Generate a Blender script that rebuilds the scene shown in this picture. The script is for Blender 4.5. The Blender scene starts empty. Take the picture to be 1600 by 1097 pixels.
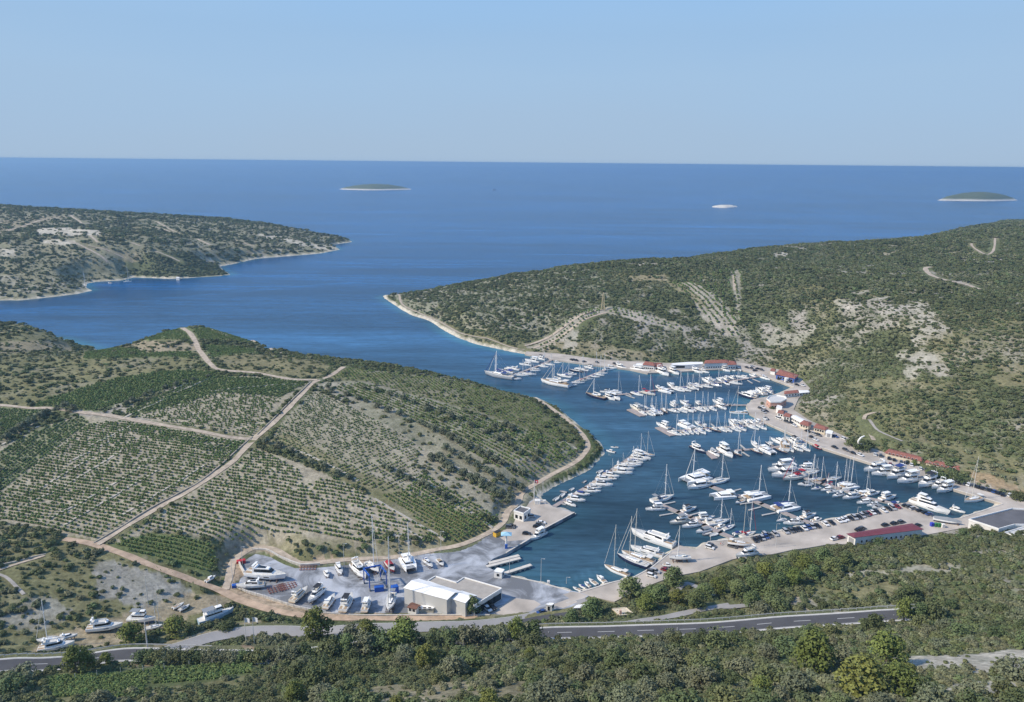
import bpy, math, random
import numpy as np
from mathutils import Vector, Matrix
R = math.radians
random.seed(7); rng = np.random.default_rng(7)
sc = bpy.context.scene
C = sc.collection

# ---------------------------------------------------------------- camera
F = 1200.0; W0, H0 = 1600.0, 1097.0; HC = 190.0
PITCH = R(13.79); ROLL = R(0.54)
cam = bpy.data.cameras.new("camera"); camo = bpy.data.objects.new("camera", cam); C.objects.link(camo)
cam.sensor_fit = 'HORIZONTAL'; cam.sensor_width = 36.0; cam.lens = 36.0 * F / W0
cam.clip_start = 1.0; cam.clip_end = 120000.0
_r = Vector((1, 0, 0)); _b = Vector((0, -math.cos(PITCH), math.sin(PITCH))); _u = _b.cross(_r)
CX = math.cos(ROLL) * _r + math.sin(ROLL) * _u
CY = -math.sin(ROLL) * _r + math.cos(ROLL) * _u
CZ = _b
M = Matrix((CX, CY, CZ)).transposed().to_4x4(); M.translation = Vector((0, 0, HC))
camo.matrix_world = M
sc.camera = camo
sc.render.resolution_x = 1024; sc.render.resolution_y = 702

# ---------------------------------------------------------------- sky, sun, exposure
SUN = Vector((-0.80, -0.16, 0.70)).normalized()
SUN_EL = math.asin(SUN.z); SUN_ROT = math.atan2(SUN.x, SUN.y)
w = bpy.data.worlds.new("World"); sc.world = w; w.use_nodes = True
nt = w.node_tree; nt.nodes.clear()
sky = nt.nodes.new('ShaderNodeTexSky'); sky.sky_type = 'NISHITA'; sky.sun_disc = False
sky.sun_elevation = SUN_EL; sky.sun_rotation = SUN_ROT
sky.altitude = 0; sky.air_density = 1.0; sky.dust_density = 0.0; sky.ozone_density = 5.0
bg = nt.nodes.new('ShaderNodeBackground'); bg.inputs[1].default_value = 0.15
out = nt.nodes.new('ShaderNodeOutputWorld')
# the thick summer air near the horizon evens the sky out: blend the sky texture towards a pale blue by elevation
tc_ = nt.nodes.new('ShaderNodeTexCoord'); sx_ = nt.nodes.new('ShaderNodeSeparateXYZ'); nt.links.new(tc_.outputs['Generated'], sx_.inputs[0])
cr_ = nt.nodes.new('ShaderNodeValToRGB'); nz_ = nt.nodes.new('ShaderNodeTexNoise'); nz_.inputs['Scale'].default_value = 2.2; nz_.inputs['Detail'].default_value = 3; mp_ = nt.nodes.new('ShaderNodeMapping'); mp_.inputs['Scale'].default_value = (1, 1, 4); nt.links.new(tc_.outputs['Generated'], mp_.inputs[0]); nt.links.new(mp_.outputs[0], nz_.inputs['Vector'])
ma_ = nt.nodes.new('ShaderNodeMath'); ma_.operation = 'MULTIPLY_ADD'; ma_.inputs[1].default_value = .10; mb_ = nt.nodes.new('ShaderNodeMath'); mb_.operation = 'SUBTRACT'; mb_.inputs[1].default_value = .05; nt.links.new(nz_.outputs[0], ma_.inputs[0]); nt.links.new(sx_.outputs[2], ma_.inputs[2]); nt.links.new(ma_.outputs[0], mb_.inputs[0])
nt.links.new(mb_.outputs[0], cr_.inputs[0]); e_ = cr_.color_ramp.elements
SKYC = [(-.02, (.250,.338,.448)), (.0, (.257,.348,.457)), (.10, (.240,.354,.495)), (.19, (.208,.338,.510)), (.33, (.160,.293,.500)), (.6, (.12,.25,.49))]
e_[0].position = 0; e_[0].color = (*SKYC[0][1], 1); e_[1].position = 1; e_[1].color = (*SKYC[-1][1], 1)
for p_, c_ in SKYC[2:5]:
    q_ = e_.new(p_); q_.color = (*c_, 1)
mr_ = nt.nodes.new('ShaderNodeMapRange'); mr_.inputs[1].default_value = .15; mr_.inputs[2].default_value = .75; mr_.inputs[3].default_value = 1.0; mr_.inputs[4].default_value = 0.0
nt.links.new(sx_.outputs[2], mr_.inputs[0])
sc_ = nt.nodes.new('ShaderNodeVectorMath'); sc_.operation = 'SCALE'; sc_.inputs['Scale'].default_value = 1/0.15; nt.links.new(cr_.outputs[0], sc_.inputs[0])
mx_ = nt.nodes.new('ShaderNodeMix'); mx_.data_type = 'RGBA'; nt.links.new(mr_.outputs[0], mx_.inputs[0]); nt.links.new(sky.outputs[0], mx_.inputs[6]); nt.links.new(sc_.outputs[0], mx_.inputs[7])
nt.links.new(mx_.outputs[2], bg.inputs[0]); nt.links.new(bg.outputs[0], out.inputs[0])
sl = bpy.data.lights.new("sun", 'SUN'); sl.energy = 3.1; sl.angle = R(3.0); sl.color = (1.0, 0.88, 0.70)
so = bpy.data.objects.new("sun", sl); C.objects.link(so); so.location = (0, 0, 400)
so.rotation_euler = SUN.to_track_quat('Z', 'Y').to_euler()
sc.view_settings.view_transform = 'Standard'; sc.view_settings.look = 'None'
sc.view_settings.exposure = 0.62; sc.view_settings.gamma = 1.0
sc.cycles.max_bounces = 5; sc.cycles.diffuse_bounces = 2; sc.cycles.glossy_bounces = 2
sc.cycles.transmission_bounces = 2; sc.cycles.volume_bounces = 1; sc.cycles.transparent_max_bounces = 4
sc.cycles.use_denoising = True

# ---------------------------------------------------------------- pixel <-> world
cx = np.array(CX); cy = np.array(CY); cz = np.array(CZ)
def ray(px, py):
    d = ((px - W0/2) / F) * cx + (-(py - H0/2) / F) * cy - cz
    return d
def at(px, py, h=0.0):
    d = ray(px, py); t = (h - HC) / d[2]
    return (d[0]*t, d[1]*t, h)
def proj(x, y, z):
    p = np.stack([np.asarray(x, float), np.asarray(y, float), np.asarray(z, float) - HC], -1)
    X = p @ cx; Y = p @ cy; Z = -(p @ cz); Z = np.maximum(Z, .01)
    return W0/2 + F*X/Z, H0/2 - F*Y/Z

# ---------------------------------------------------------------- noise
def _hash(ix, iy, s):
    n = (ix.astype(np.int64) * 374761393 + iy.astype(np.int64) * 668265263 + s * 974634777) & 0xffffffff
    n = ((n ^ (n >> 13)) * 1274126177) & 0xffffffff
    n = n ^ (n >> 16)
    return (n & 0xffff) / 65535.0
def vnoise(x, y, scale, s=0):
    x = np.asarray(x) / scale; y = np.asarray(y) / scale
    ix = np.floor(x); iy = np.floor(y); fx = x - ix; fy = y - iy
    fx = fx*fx*(3-2*fx); fy = fy*fy*(3-2*fy)
    a = _hash(ix, iy, s); b = _hash(ix+1, iy, s); c = _hash(ix, iy+1, s); d = _hash(ix+1, iy+1, s)
    return (a*(1-fx)+b*fx)*(1-fy) + (c*(1-fx)+d*fx)*fy
def fnoise(x, y, scale, s=0, o=3):
    v = 0; a = 1; t = 0
    for k in range(o):
        v = v + a*vnoise(x, y, scale/(2**k), s+k*17); t += a; a *= .55
    return v/t
def sstep(a, b, x):
    t = np.clip((x-a)/(b-a), 0, 1); return t*t*(3-2*t)
def inpoly(x, y, poly):
    x = np.asarray(x, float); y = np.asarray(y, float); ins = np.zeros(x.shape, bool)
    n = len(poly)
    for i in range(n):
        x1, y1 = poly[i][:2]; x2, y2 = poly[(i+1) % n][:2]
        if y1 == y2: continue
        c = ((y1 > y) != (y2 > y)) & (x < (x2-x1)*(y-y1)/(y2-y1) + x1)
        ins ^= c
    return ins
def segdist(x, y, pts, closed=False):
    d = np.full(np.shape(x), 1e9); tt = np.zeros(np.shape(x)); acc = 0.0
    n = len(pts)
    for i in range(n if closed else n-1):
        x1, y1 = pts[i][:2]; x2, y2 = pts[(i+1) % n][:2]
        dx, dy = x2-x1, y2-y1; L2 = dx*dx+dy*dy+1e-9
        t = np.clip(((x-x1)*dx+(y-y1)*dy)/L2, 0, 1)
        dd = np.hypot(x-x1-t*dx, y-y1-t*dy)
        L = math.sqrt(L2); m = dd < d
        tt = np.where(m, acc+t*L, tt); d = np.where(m, dd, d); acc += L
    return d, tt

# ---------------------------------------------------------------- coast lines (traced on the water plane)
COAST_BASIN = [(800,549),(820,553),(863,561),(925,570),(960,574),(985,577),(1012,583),(1030,582),(1075,580),(1125,577),
 (1160,578),(1180,583),(1206,592),(1240,605),(1226,611),(1200,620),(1178,623),(1166,633),(1171,646),(1200,662),(1285,700),
 (1358,723),(1489,764),(1566,787),(1499,809),(1463,812),(1421,784),(1403,788),(1350,800),(1284,814),(1210,831),(1177,837),
 (1137,843),(1106,846),(1087,858.5),(1062,852),(1047,862),(1016,887),(988,902),(957,909),(931,917),(905,925),(892,923),
 (843,909),(800,900),(776,893),(758,884),(770,873),(792,864),(826,844),(852,826),(898.5,801),(864,790),(838,776)]
COAST_W = [(843,771),(868,758),(895,746),(920,733),(935,718),(943,708),(940,698),(925,680),(908,670),(888,655),(873,638),(850,628),
 (820,622),(760,607),(700,595),(640,585),(580,580),(520,574),(470,566),(420,553),(370,538),(330,529),(285,526),(240,533),(200,546),
 (170,553),(150,547),(120,537),(95,530),(60,528),(0,526),(-120,524),(-300,524),(-700,560)]
COAST_E = [(600,465),(618,477),(645,493),(673,500),(693,515),(720,529),(746,538),(775,544)]
COAST_EB = [(604,462),(640,461),(700,456),(760,448),(800,443),(900,432),(1000,424),(1100,417),(1200,408),(1280,401),(1400,391),
 (1500,376),(1545,353),(1570,349),(1600,344),(1750,338),(2100,330)]
def A0(l): return [at(px, py, 0)[:2] for px, py in l]
LAND1 = A0(COAST_EB)[::-1] + A0(COAST_E) + A0(COAST_BASIN) + A0(COAST_W)
LAND1 = LAND1 + [(-1500, 300), (-1500, -400), (2500, -400), (2500, 2700)]
COAST_L = [(0,469),(33,469),(88,463),(120,459),(143,454),(133,449),(134,443),(150,440),(190,438),(208,433),(266,435.5),(301,434),(345,431),
 (361,429),(351,424),(343,416),(361,413),(400,404),(500,396),(530,390),(524,386),(513,383),(550,378),(543,374),(515,371),(480,368),(400,360),
 (300,352),(200,345),(100,341),(0,338),(-300,334),(-700,330),(-700,480),(-300,476)]
LAND2 = A0(COAST_L)
def island(x0, x1, y, depth):
    n = 22; a = at(x0, y, 0); b = at(x1, y, 0); out = []; rx, ry = (a[0]+b[0])/2, (a[1]+b[1])/2; rl = math.hypot(rx, ry); rx, ry = rx/rl, ry/rl
    for i in range(n):
        t = 2*math.pi*i/n; u = .5+.5*math.cos(t); v = math.sin(t)*depth*(1+.25*math.sin(3*t+x0))
        out.append((a[0]+(b[0]-a[0])*u+rx*(v+depth), a[1]+(b[1]-a[1])*u+ry*(v+depth)))
    return out
ISL = [(island(528,645,297,150), 32, 1), (island(1112,1153,324.5,60), 10, 0), (island(1463,1592,314,110), 44, 1)]

# ---------------------------------------------------------------- height control points (px, py, h)
CP = """
0 517 30;80 519 27;40 560 31;130 548 8;160 556 5;200 545 12;215 533 18;250 520 28;285 514 34;330 518 33;400 536 26;450 551 22;520 566 24;545 574 25;
640 578 19;700 590 16;760 602 13;820 614 9;860 640 7;885 660 5;915 690 4;925 705 5;0 600 30;100 590 30;200 570 31;300 560 33;420 580 31;490 598 29;
0 640 27;150 645 27;300 672 26;398 686 24;0 720 23;200 740 21;330 745 19;0 800 19;60 835 18;150 852 14;240 798 17;300 850 11;250 870 11;330 890 6;345 868 7.5;350 885 5;356 900 3.5;
560 620 26;650 640 22;760 660 16;850 680 11;900 715 6;500 700 22;600 720 19;700 730 15;800 730 10;850 760 5;560 780 14;660 780 11;760 790 7;800 790 5;
420 780 16;420 830 9;500 830 8;600 850 5;700 840 4.5;380 860 5.5;400 858 4.5;470 880 4;550 876 3;720 855 3;770 830 2.8;
0 880 19;0 940 17;60 900 17;120 900 15;200 900 12;260 910 8;340 915 3;100 950 12;180 960 8;260 950 4.5;330 940 2.5;60 985 10;140 985 8;230 975 6;
400 945 2;450 955 2;500 960 2;600 962 2;700 962 2.2;780 968 2.6;850 960 2.4;900 945 2;
0 1040 13;100 1035 12.5;200 1027 12;300 1010 9;380 992 7;470 985 6;600 972 4;700 968 4;850 991 9;1000 986 10.5;1100 982 12;1200 976 13;1300 968 14;1380 963 15;1500 950 18;1600 935 22;
420 1010 8;600 1000 10;700 1000 12;
0 1070 22;80 1075 22;230 1062 21;390 1050 21;100 1097 28;300 1097 30;0 1097 30;450 1060 26;500 1097 42;600 1040 24;700 1097 52;800 1040 32;800 1097 56;
900 1040 34;1000 1040 38;1000 1097 58;1100 1010 27;1200 1040 42;1200 1097 62;1300 1010 32;1400 1040 48;1400 1097 66;1500 1000 38;1600 1000 46;1600 1060 62;1600 1097 72;
960 940 4;1000 925 2.5;1050 905 2;1100 893 2;1150 873 2;1210 865 2;1240 857 2;1300 846 2.2;1100 930 7;1200 910 8;1300 890 8;1400 860 5;1450 835 2.5;1500 822 2.5;1600 812 2.5;
1400 910 14;1500 880 13;1600 850 9;1600 890 20;1250 940 11;1400 940 17;
1600 795 2.5;1600 770 3;1560 772 2.5;1500 752 2.5;1450 735 2.5;1400 712 2.5;1360 700 2.5;1340 690 2.5;1300 672 2.5;1262 655 2.8;1240 630 2.8;1262 607 2.8;1250 592 2.8;1215 580 2.5;
1160 566 2.5;1100 566 2.5;1040 565 2.5;1000 563 2.5;950 562 2.2;880 550 2.2;820 543 3;775 535 4;
1600 740 8;1520 700 10;1450 690 9;1400 670 10;1350 650 10;1300 620 10;1280 580 11;1220 555 9;1150 545 9;1060 545 9;1000 545 9;920 540 8;860 525 8;800 520 10;740 515 10;
1600 690 17;1500 650 22;1400 620 22;1350 560 26;1250 520 26;1100 510 22;1000 510 22;900 500 24;800 480 22;700 480 16;660 478 10;
1600 600 36;1500 560 42;1400 510 48;1300 480 50;1200 460 48;1100 450 46;1000 445 42;940 470 33;900 440 38;800 440 30;720 450 20;650 461 8;620 461 5;
1600 500 62;1500 450 66;1400 430 66;1300 420 62;1200 393 58;1100 402 50;1000 409 44;900 416 38;800 429 28;700 446 15;640 457 7;1280 381 64;1400 376 64;1450 371 66;1500 366 70;1560 358 72;1600 352 74;1600 420 72;1700 360 78;1750 500 70;1750 650 40;1750 800 10;
1250 405 52;1400 384 50;1550 368 55;1000 418 32;800 437 14;
0 323 66;60 325 64;110 328 60;200 333 52;300 339 42;440 352 24;500 362 14;540 373 5;0 350 58;100 350 55;200 355 48;300 365 34;400 375 22;480 382 10;0 400 40;100 395 40;200 395 36;300 400 24;380 398 12;330 412 9;280 425 7;200 420 14;130 430 16;60 440 14;0 440 16;0 460 6;60 458 6;110 452 6;-300 320 75;-300 400 50;-300 450 20;0 331 45;200 339 30;
-200 560 34;-200 700 26;-300 850 22;-300 1000 20
"""
ctrl = []
for tok in CP.replace('\n', '').split(';'):
    tok = tok.strip()
    if tok:
        a, b, h = map(float, tok.split()); ctrl.append(at(a, b, h))
for x, y, h in [(0,0,128),(-100,0,120),(100,0,130),(0,60,112),(80,60,116),(-80,60,92),(0,100,92),(150,80,100),(-150,80,60),(-60,110,74),(90,110,86),(400,100,60),(400,200,40),(-400,200,26),(-400,100,40),(700,300,20),
                (800,500,45),(1000,700,75),(1200,1000,90),(1500,1400,80),(-700,300,26),(-800,600,25),(-1100,1500,50),(-2000,1900,80)]:
    ctrl.append((x, y, h))
ctrl = np.array(ctrl)
_keep = []
for i, c in enumerate(ctrl):
    if all(math.hypot(c[0]-ctrl[j][0], c[1]-ctrl[j][1]) > 6 for j in _keep): _keep.append(i)
ctrl = ctrl[_keep]
P = ctrl[:, :2] / 300.0
def _phi(r2): return np.where(r2 > 1e-12, .5*r2*np.log(np.maximum(r2, 1e-12)), 0)
_n = len(P)
K = _phi(((P[:, None]-P[None])**2).sum(-1)) + np.eye(_n)*0.004
PP = np.hstack([np.ones((_n, 1)), P]); KA = np.block([[K, PP], [PP.T, np.zeros((3, 3))]])
sol = np.linalg.solve(KA, np.concatenate([ctrl[:, 2], np.zeros(3)]))
GX0, GX1, GY0, GY1, GS = -2600.0, 2000.0, -60.0, 3240.0, 5.0
gx = np.arange(GX0, GX1+1, GS); gy = np.arange(GY0, GY1+1, GS)
GXX, GYY = np.meshgrid(gx, gy)
cgx = np.arange(GX0, GX1+20, 20.0); cgy = np.arange(GY0, GY1+20, 20.0)
CXX, CYY = np.meshgrid(cgx, cgy)
# fine evaluation where things stand close, coarse elsewhere
def rbf(X, Y):
    sh = X.shape; q = np.stack([X.ravel(), Y.ravel()], -1)/300.0; o = np.empty(len(q))
    for s in range(0, len(q), 40000):
        qq = q[s:s+40000]; d2 = ((qq[:, None]-P[None])**2).sum(-1)
        o[s:s+40000] = _phi(d2) @ sol[:_n] + sol[_n] + qq @ sol[_n+1:]
    return o.reshape(sh)
def bil(G, X, Y, x0, y0, s):
    fx = np.clip((np.asarray(X, float)-x0)/s, 0, G.shape[1]-1.001); fy = np.clip((np.asarray(Y, float)-y0)/s, 0, G.shape[0]-1.001)
    ix = fx.astype(int); iy = fy.astype(int); fx = fx-ix; fy = fy-iy
    return (G[iy, ix]*(1-fx)+G[iy, ix+1]*fx)*(1-fy)+(G[iy+1, ix]*(1-fx)+G[iy+1, ix+1]*fx)*fy
_rc = rbf(CXX, CYY)
RB = bil(_rc, GXX, GYY, GX0, GY0, 20.0)
d1, _ = segdist(GXX, GYY, LAND1, True); s1 = np.where(inpoly(GXX, GYY, LAND1), d1, -d1)
d2, _ = segdist(GXX, GYY, LAND2, True); s2 = np.where(inpoly(GXX, GYY, LAND2), d2, -d2)
SD = np.maximum(s1, s2)            # + on land, - over water: metres to the shore

# paved areas (level platforms)
YARD = [(366,884),(376,872),(394,862),(416,863),(456,882),(469,886),(549,880),(600,876),(681,863),(719,861),(769,834),(792,822),(806,812),(800,800),(815,792),(838,777),(864,790.5),(898.5,801),
 (852,826),(826,844),(792,864),(770,873),(758,884),(776,893),(800,900),(843,909),(892,923),(905,925),(920,931),(890,950),(850,960),(790,968),(765,961),(700,961),(600,960),(499,957),(459,947),(412,933),(384,925),(362,914),(382,899),(374,882)]
QUAY_S = [(905,925),(931,917),(957,909),(988,902),(1016,887),(1047,862),(1062,852),(1087,858.5),(1106,846),(1137,843),(1177,837),(1210,831),(1284,814),(1350,800),(1403,788),(1421,784),(1463,812),(1499,809),(1566,787),(1600,776),(1680,800),(1680,830),(1600,815),(1520,822),
 (1450,835),(1330,850),(1296,850),(1262,856),(1238,859),(1206,866),(1170,868),(1144,874),(1093,893),(1050,901),(1000,920),(960,940),(920,931)]
QUAY_E = [(1566,787),(1489,764),(1358,723),(1285,700),(1200,662),(1171,646),(1166,633),(1178,623),(1200,620),(1226,611),(1240,605),(1206,592),(1180,583),(1160,578),(1125,577),(1075,580),(1030,582),(1012,583),(985,577),(960,574),(925,570),(863,561),(820,553),
 (822,549),(870,552),(950,563),(1000,565),(1040,567),(1100,568),(1155,566),(1215,577),(1252,592),(1266,607),(1248,622),(1240,640),(1262,655),(1300,673),(1340,690),(1362,700),(1400,713),(1450,735),(1500,752),(1560,772),(1600,776)]
ZQ = 1.5
PAVED = [[at(px, py, ZQ)[:2] for px, py in l] for l in (YARD, QUAY_S, QUAY_E)]
SF = np.full(GXX.shape, -1e9)
for pol in PAVED:
    d, _ = segdist(GXX, GYY, pol, True); SF = np.maximum(SF, np.where(inpoly(GXX, GYY, pol), d, -d))
land = np.clip(RB, 1.0, 200)
rough = (fnoise(GXX, GYY, 38, 3, 4)-.5)*6*sstep(8, 80, SD)*sstep(0, 40, -SF)*sstep(250, 500, np.hypot(GXX, GYY)) \
      + (fnoise(GXX, GYY, 14, 9, 2)-.5)*2.2*sstep(20, 90, SD)*sstep(0, 30, -SF)
rough = rough*(1-.75*sstep(250, 700, 700-np.hypot(GXX+150, GYY-480)))
land = land+rough
coast = 0.3+np.maximum(SD, 0)**.85*(0.5+.6*sstep(12, 50, SD))
HH = np.where(SD > 0, np.minimum(land, coast), -0.3+SD*0.12)
HH = np.maximum(HH, -9)
HH = np.where(SF > 0, np.minimum(HH, .7), np.where(SF > -14, HH*(1-sstep(-14, 0, SF))+np.minimum(HH, 1.35)*sstep(-14, 0, SF), HH))
def height(x, y): return bil(HH, x, y, GX0, GY0, GS)
def shore(x, y): return bil(SD, x, y, GX0, GY0, GS)
def paved(x, y): return bil(SF, x, y, GX0, GY0, GS)
def height1(x, y): return float(height(np.array([x]), np.array([y]))[0])
def ground(px, py):
    d = ray(px, py); tt = np.linspace(60, 4200, 9000)
    # march along the sight line of the photograph until it meets the terrain
    t = tt*1.0; X = d[0]*t; Y = d[1]*t; Z = HC+d[2]*t; hz = height(X, Y)
    k = np.argmax(Z <= np.maximum(hz, 0))
    if Z[k] > max(hz[k], 0): return at(px, py, 0)
    return (float(X[k]), float(Y[k]), float(max(hz[k], 0)))
def Gl(l): return [ground(px, py) for px, py in l]
def G2(l): return [ground(px, py)[:2] for px, py in l]

# ---------------------------------------------------------------- mesh helpers, tags
class MB:
    def __init__(s): s.v = []; s.f = []; s.m = []
    def add(s, vs, fs, mi=0):
        o = len(s.v); s.v.extend([tuple(map(float, p)) for p in vs]); s.f.extend([tuple(i+o for i in f) for f in fs]); s.m.extend([mi]*len(fs)); return s
    def box(s, c, d, rz=0, mi=0, top=1.0):
        x, y, z = c; a, b, h = d[0]/2, d[1]/2, d[2]/2; co, si = math.cos(rz), math.sin(rz); vs = []
        for k, q in ((-1, 1), (1, top)):
            for i, j in ((-1, -1), (1, -1), (1, 1), (-1, 1)):
                u, v = i*a*q, j*b*q; vs.append((x+u*co-v*si, y+u*si+v*co, z+k*h))
        return s.add(vs, [(0,3,2,1),(4,5,6,7),(0,1,5,4),(1,2,6,5),(2,3,7,6),(3,0,4,7)], mi)
    def prism(s, poly, z0, z1, mi=0, mt=None):
        n = len(poly); a = sum(poly[i][0]*poly[(i+1) % n][1]-poly[(i+1) % n][0]*poly[i][1] for i in range(n))
        if a < 0: poly = list(poly)[::-1]
        vs = [(p[0], p[1], z0) for p in poly]+[(p[0], p[1], z1) for p in poly]
        s.add(vs, [tuple(range(n-1, -1, -1))]+[(i, (i+1) % n, n+(i+1) % n, n+i) for i in range(n)], mi)
        o = len(s.v)-2*n; s.f.append(tuple(range(o+n, o+2*n))); s.m.append(mi if mt is None else mt); return s
    def tube(s, p, q, r0, r1=None, n=6, mi=0):
        r1 = r0 if r1 is None else r1; p = Vector(p); q = Vector(q); d = (q-p).normalized()
        a = d.orthogonal().normalized(); b = d.cross(a); vs = []
        for c, r in ((p, r0), (q, r1)):
            for i in range(n):
                t = 2*math.pi*i/n; vs.append(c+a*math.cos(t)*r+b*math.sin(t)*r)
        return s.add(vs, [(i, (i+1) % n, n+(i+1) % n, n+i) for i in range(n)]+[tuple(range(n-1, -1, -1)), tuple(range(n, 2*n))], mi)
    def loft(s, secs, mi=0, closed=False, caps=True, mis=None):
        n = len(secs[0]); vs = [p for sec in secs for p in sec]; fs = []; ms = []
        for k in range(len(secs)-1):
            for i in range(n if closed else n-1):
                j = (i+1) % n; fs.append((k*n+i, k*n+j, (k+1)*n+j, (k+1)*n+i)); ms.append(mi if mis is None else mis[i])
        o = len(s.v); s.v.extend([tuple(map(float, p)) for p in vs]); s.f.extend([tuple(i+o for i in f) for f in fs]); s.m.extend(ms)
        if caps:
            s.f.append(tuple(o+i for i in range(n-1, -1, -1))); s.m.append(mi); L = (len(secs)-1)*n
            s.f.append(tuple(o+L+i for i in range(n))); s.m.append(mi)
        return s
    def build(s, name, mats, parent=None, smooth=False):
        me = bpy.data.meshes.new(name); me.from_pydata(s.v, [], s.f)
        for m in (mats if isinstance(mats, (list, tuple)) else [mats]): me.materials.append(m)
        me.polygons.foreach_set('material_index', s.m)
        if smooth: me.polygons.foreach_set('use_smooth', [True]*len(s.f))
        me.update(); o = bpy.data.objects.new(name, me); C.objects.link(o)
        if parent: o.parent = parent
        return o
def tag(o, label=None, cat=None, group=None, kind=None):
    if label: o['label'] = label
    if cat: o['category'] = cat
    if group: o['group'] = group
    if kind: o['kind'] = kind
    return o
def empty(name, loc=(0, 0, 0), rz=0):
    o = bpy.data.objects.new(name, None); C.objects.link(o); o.location = loc; o.rotation_euler = (0, 0, rz); o.empty_display_size = .5; return o
KIDS = {}
def kids(o):
    return [c for c in o.children] if o.name not in KIDS else KIDS[o.name]
def copy_tree(o, parent=None, kd=None):
    c = o.copy(); C.objects.link(c); c.parent = parent
    for ch in (kd[o] if kd and o in kd else ()): copy_tree(ch, c, kd)
    return c
def tree_map(o, d=None):
    d = {} if d is None else d
    d[o] = list(o.children)
    for c in d[o]: tree_map(c, d)
    return d

def mat(name, col, rough=.7, metal=0, spec=.3, var=0.0, vscale=3.0, bump=0.0, bscale=20.0, coord='Object'):
    m = bpy.data.materials.new(name); m.use_nodes = True; n = m.node_tree; b = n.nodes['Principled BSDF']
    b.inputs['Base Color'].default_value = (*col, 1); b.inputs['Roughness'].default_value = rough
    b.inputs['Metallic'].default_value = metal; b.inputs['Specular IOR Level'].default_value = spec
    if var > 0 or bump > 0: tc = n.nodes.new('ShaderNodeTexCoord')
    if var > 0:
        nz = n.nodes.new('ShaderNodeTexNoise'); nz.inputs['Scale'].default_value = vscale; nz.inputs['Detail'].default_value = 5
        mr = n.nodes.new('ShaderNodeMapRange'); mr.inputs[1].default_value = .3; mr.inputs[2].default_value = .7; mr.inputs[3].default_value = 1-var; mr.inputs[4].default_value = 1+var
        mx = n.nodes.new('ShaderNodeVectorMath'); mx.operation = 'SCALE'; mx.inputs[0].default_value = col
        n.links.new(tc.outputs[coord], nz.inputs['Vector']); n.links.new(nz.outputs[0], mr.inputs[0]); n.links.new(mr.outputs[0], mx.inputs['Scale']); n.links.new(mx.outputs[0], b.inputs['Base Color'])
    if bump > 0:
        nb = n.nodes.new('ShaderNodeTexNoise'); nb.inputs['Scale'].default_value = bscale; bp = n.nodes.new('ShaderNodeBump'); bp.inputs['Strength'].default_value = bump
        n.links.new(tc.outputs[coord], nb.inputs['Vector']); n.links.new(nb.outputs[0], bp.inputs['Height']); n.links.new(bp.outputs[0], b.inputs['Normal'])
    return m
# ================================================================ land cover patches (traced, laid on the terrain in world space)
GREEN = (.10,.125,.052); UNDER = (.128,.146,.070); DRY = (.25,.225,.125); SOIL = (.36,.30,.21); STONE = (.47,.44,.375); PALE = (.58,.53,.43)
FIELD = (.39,.35,.265); FIELDG = (.15,.18,.08); RED = (.40,.27,.17); GREY = (.38,.365,.34); FANC = (.44,.40,.34); MIXF = (.33,.31,.23); OLIVE = (.21,.20,.105)
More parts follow.
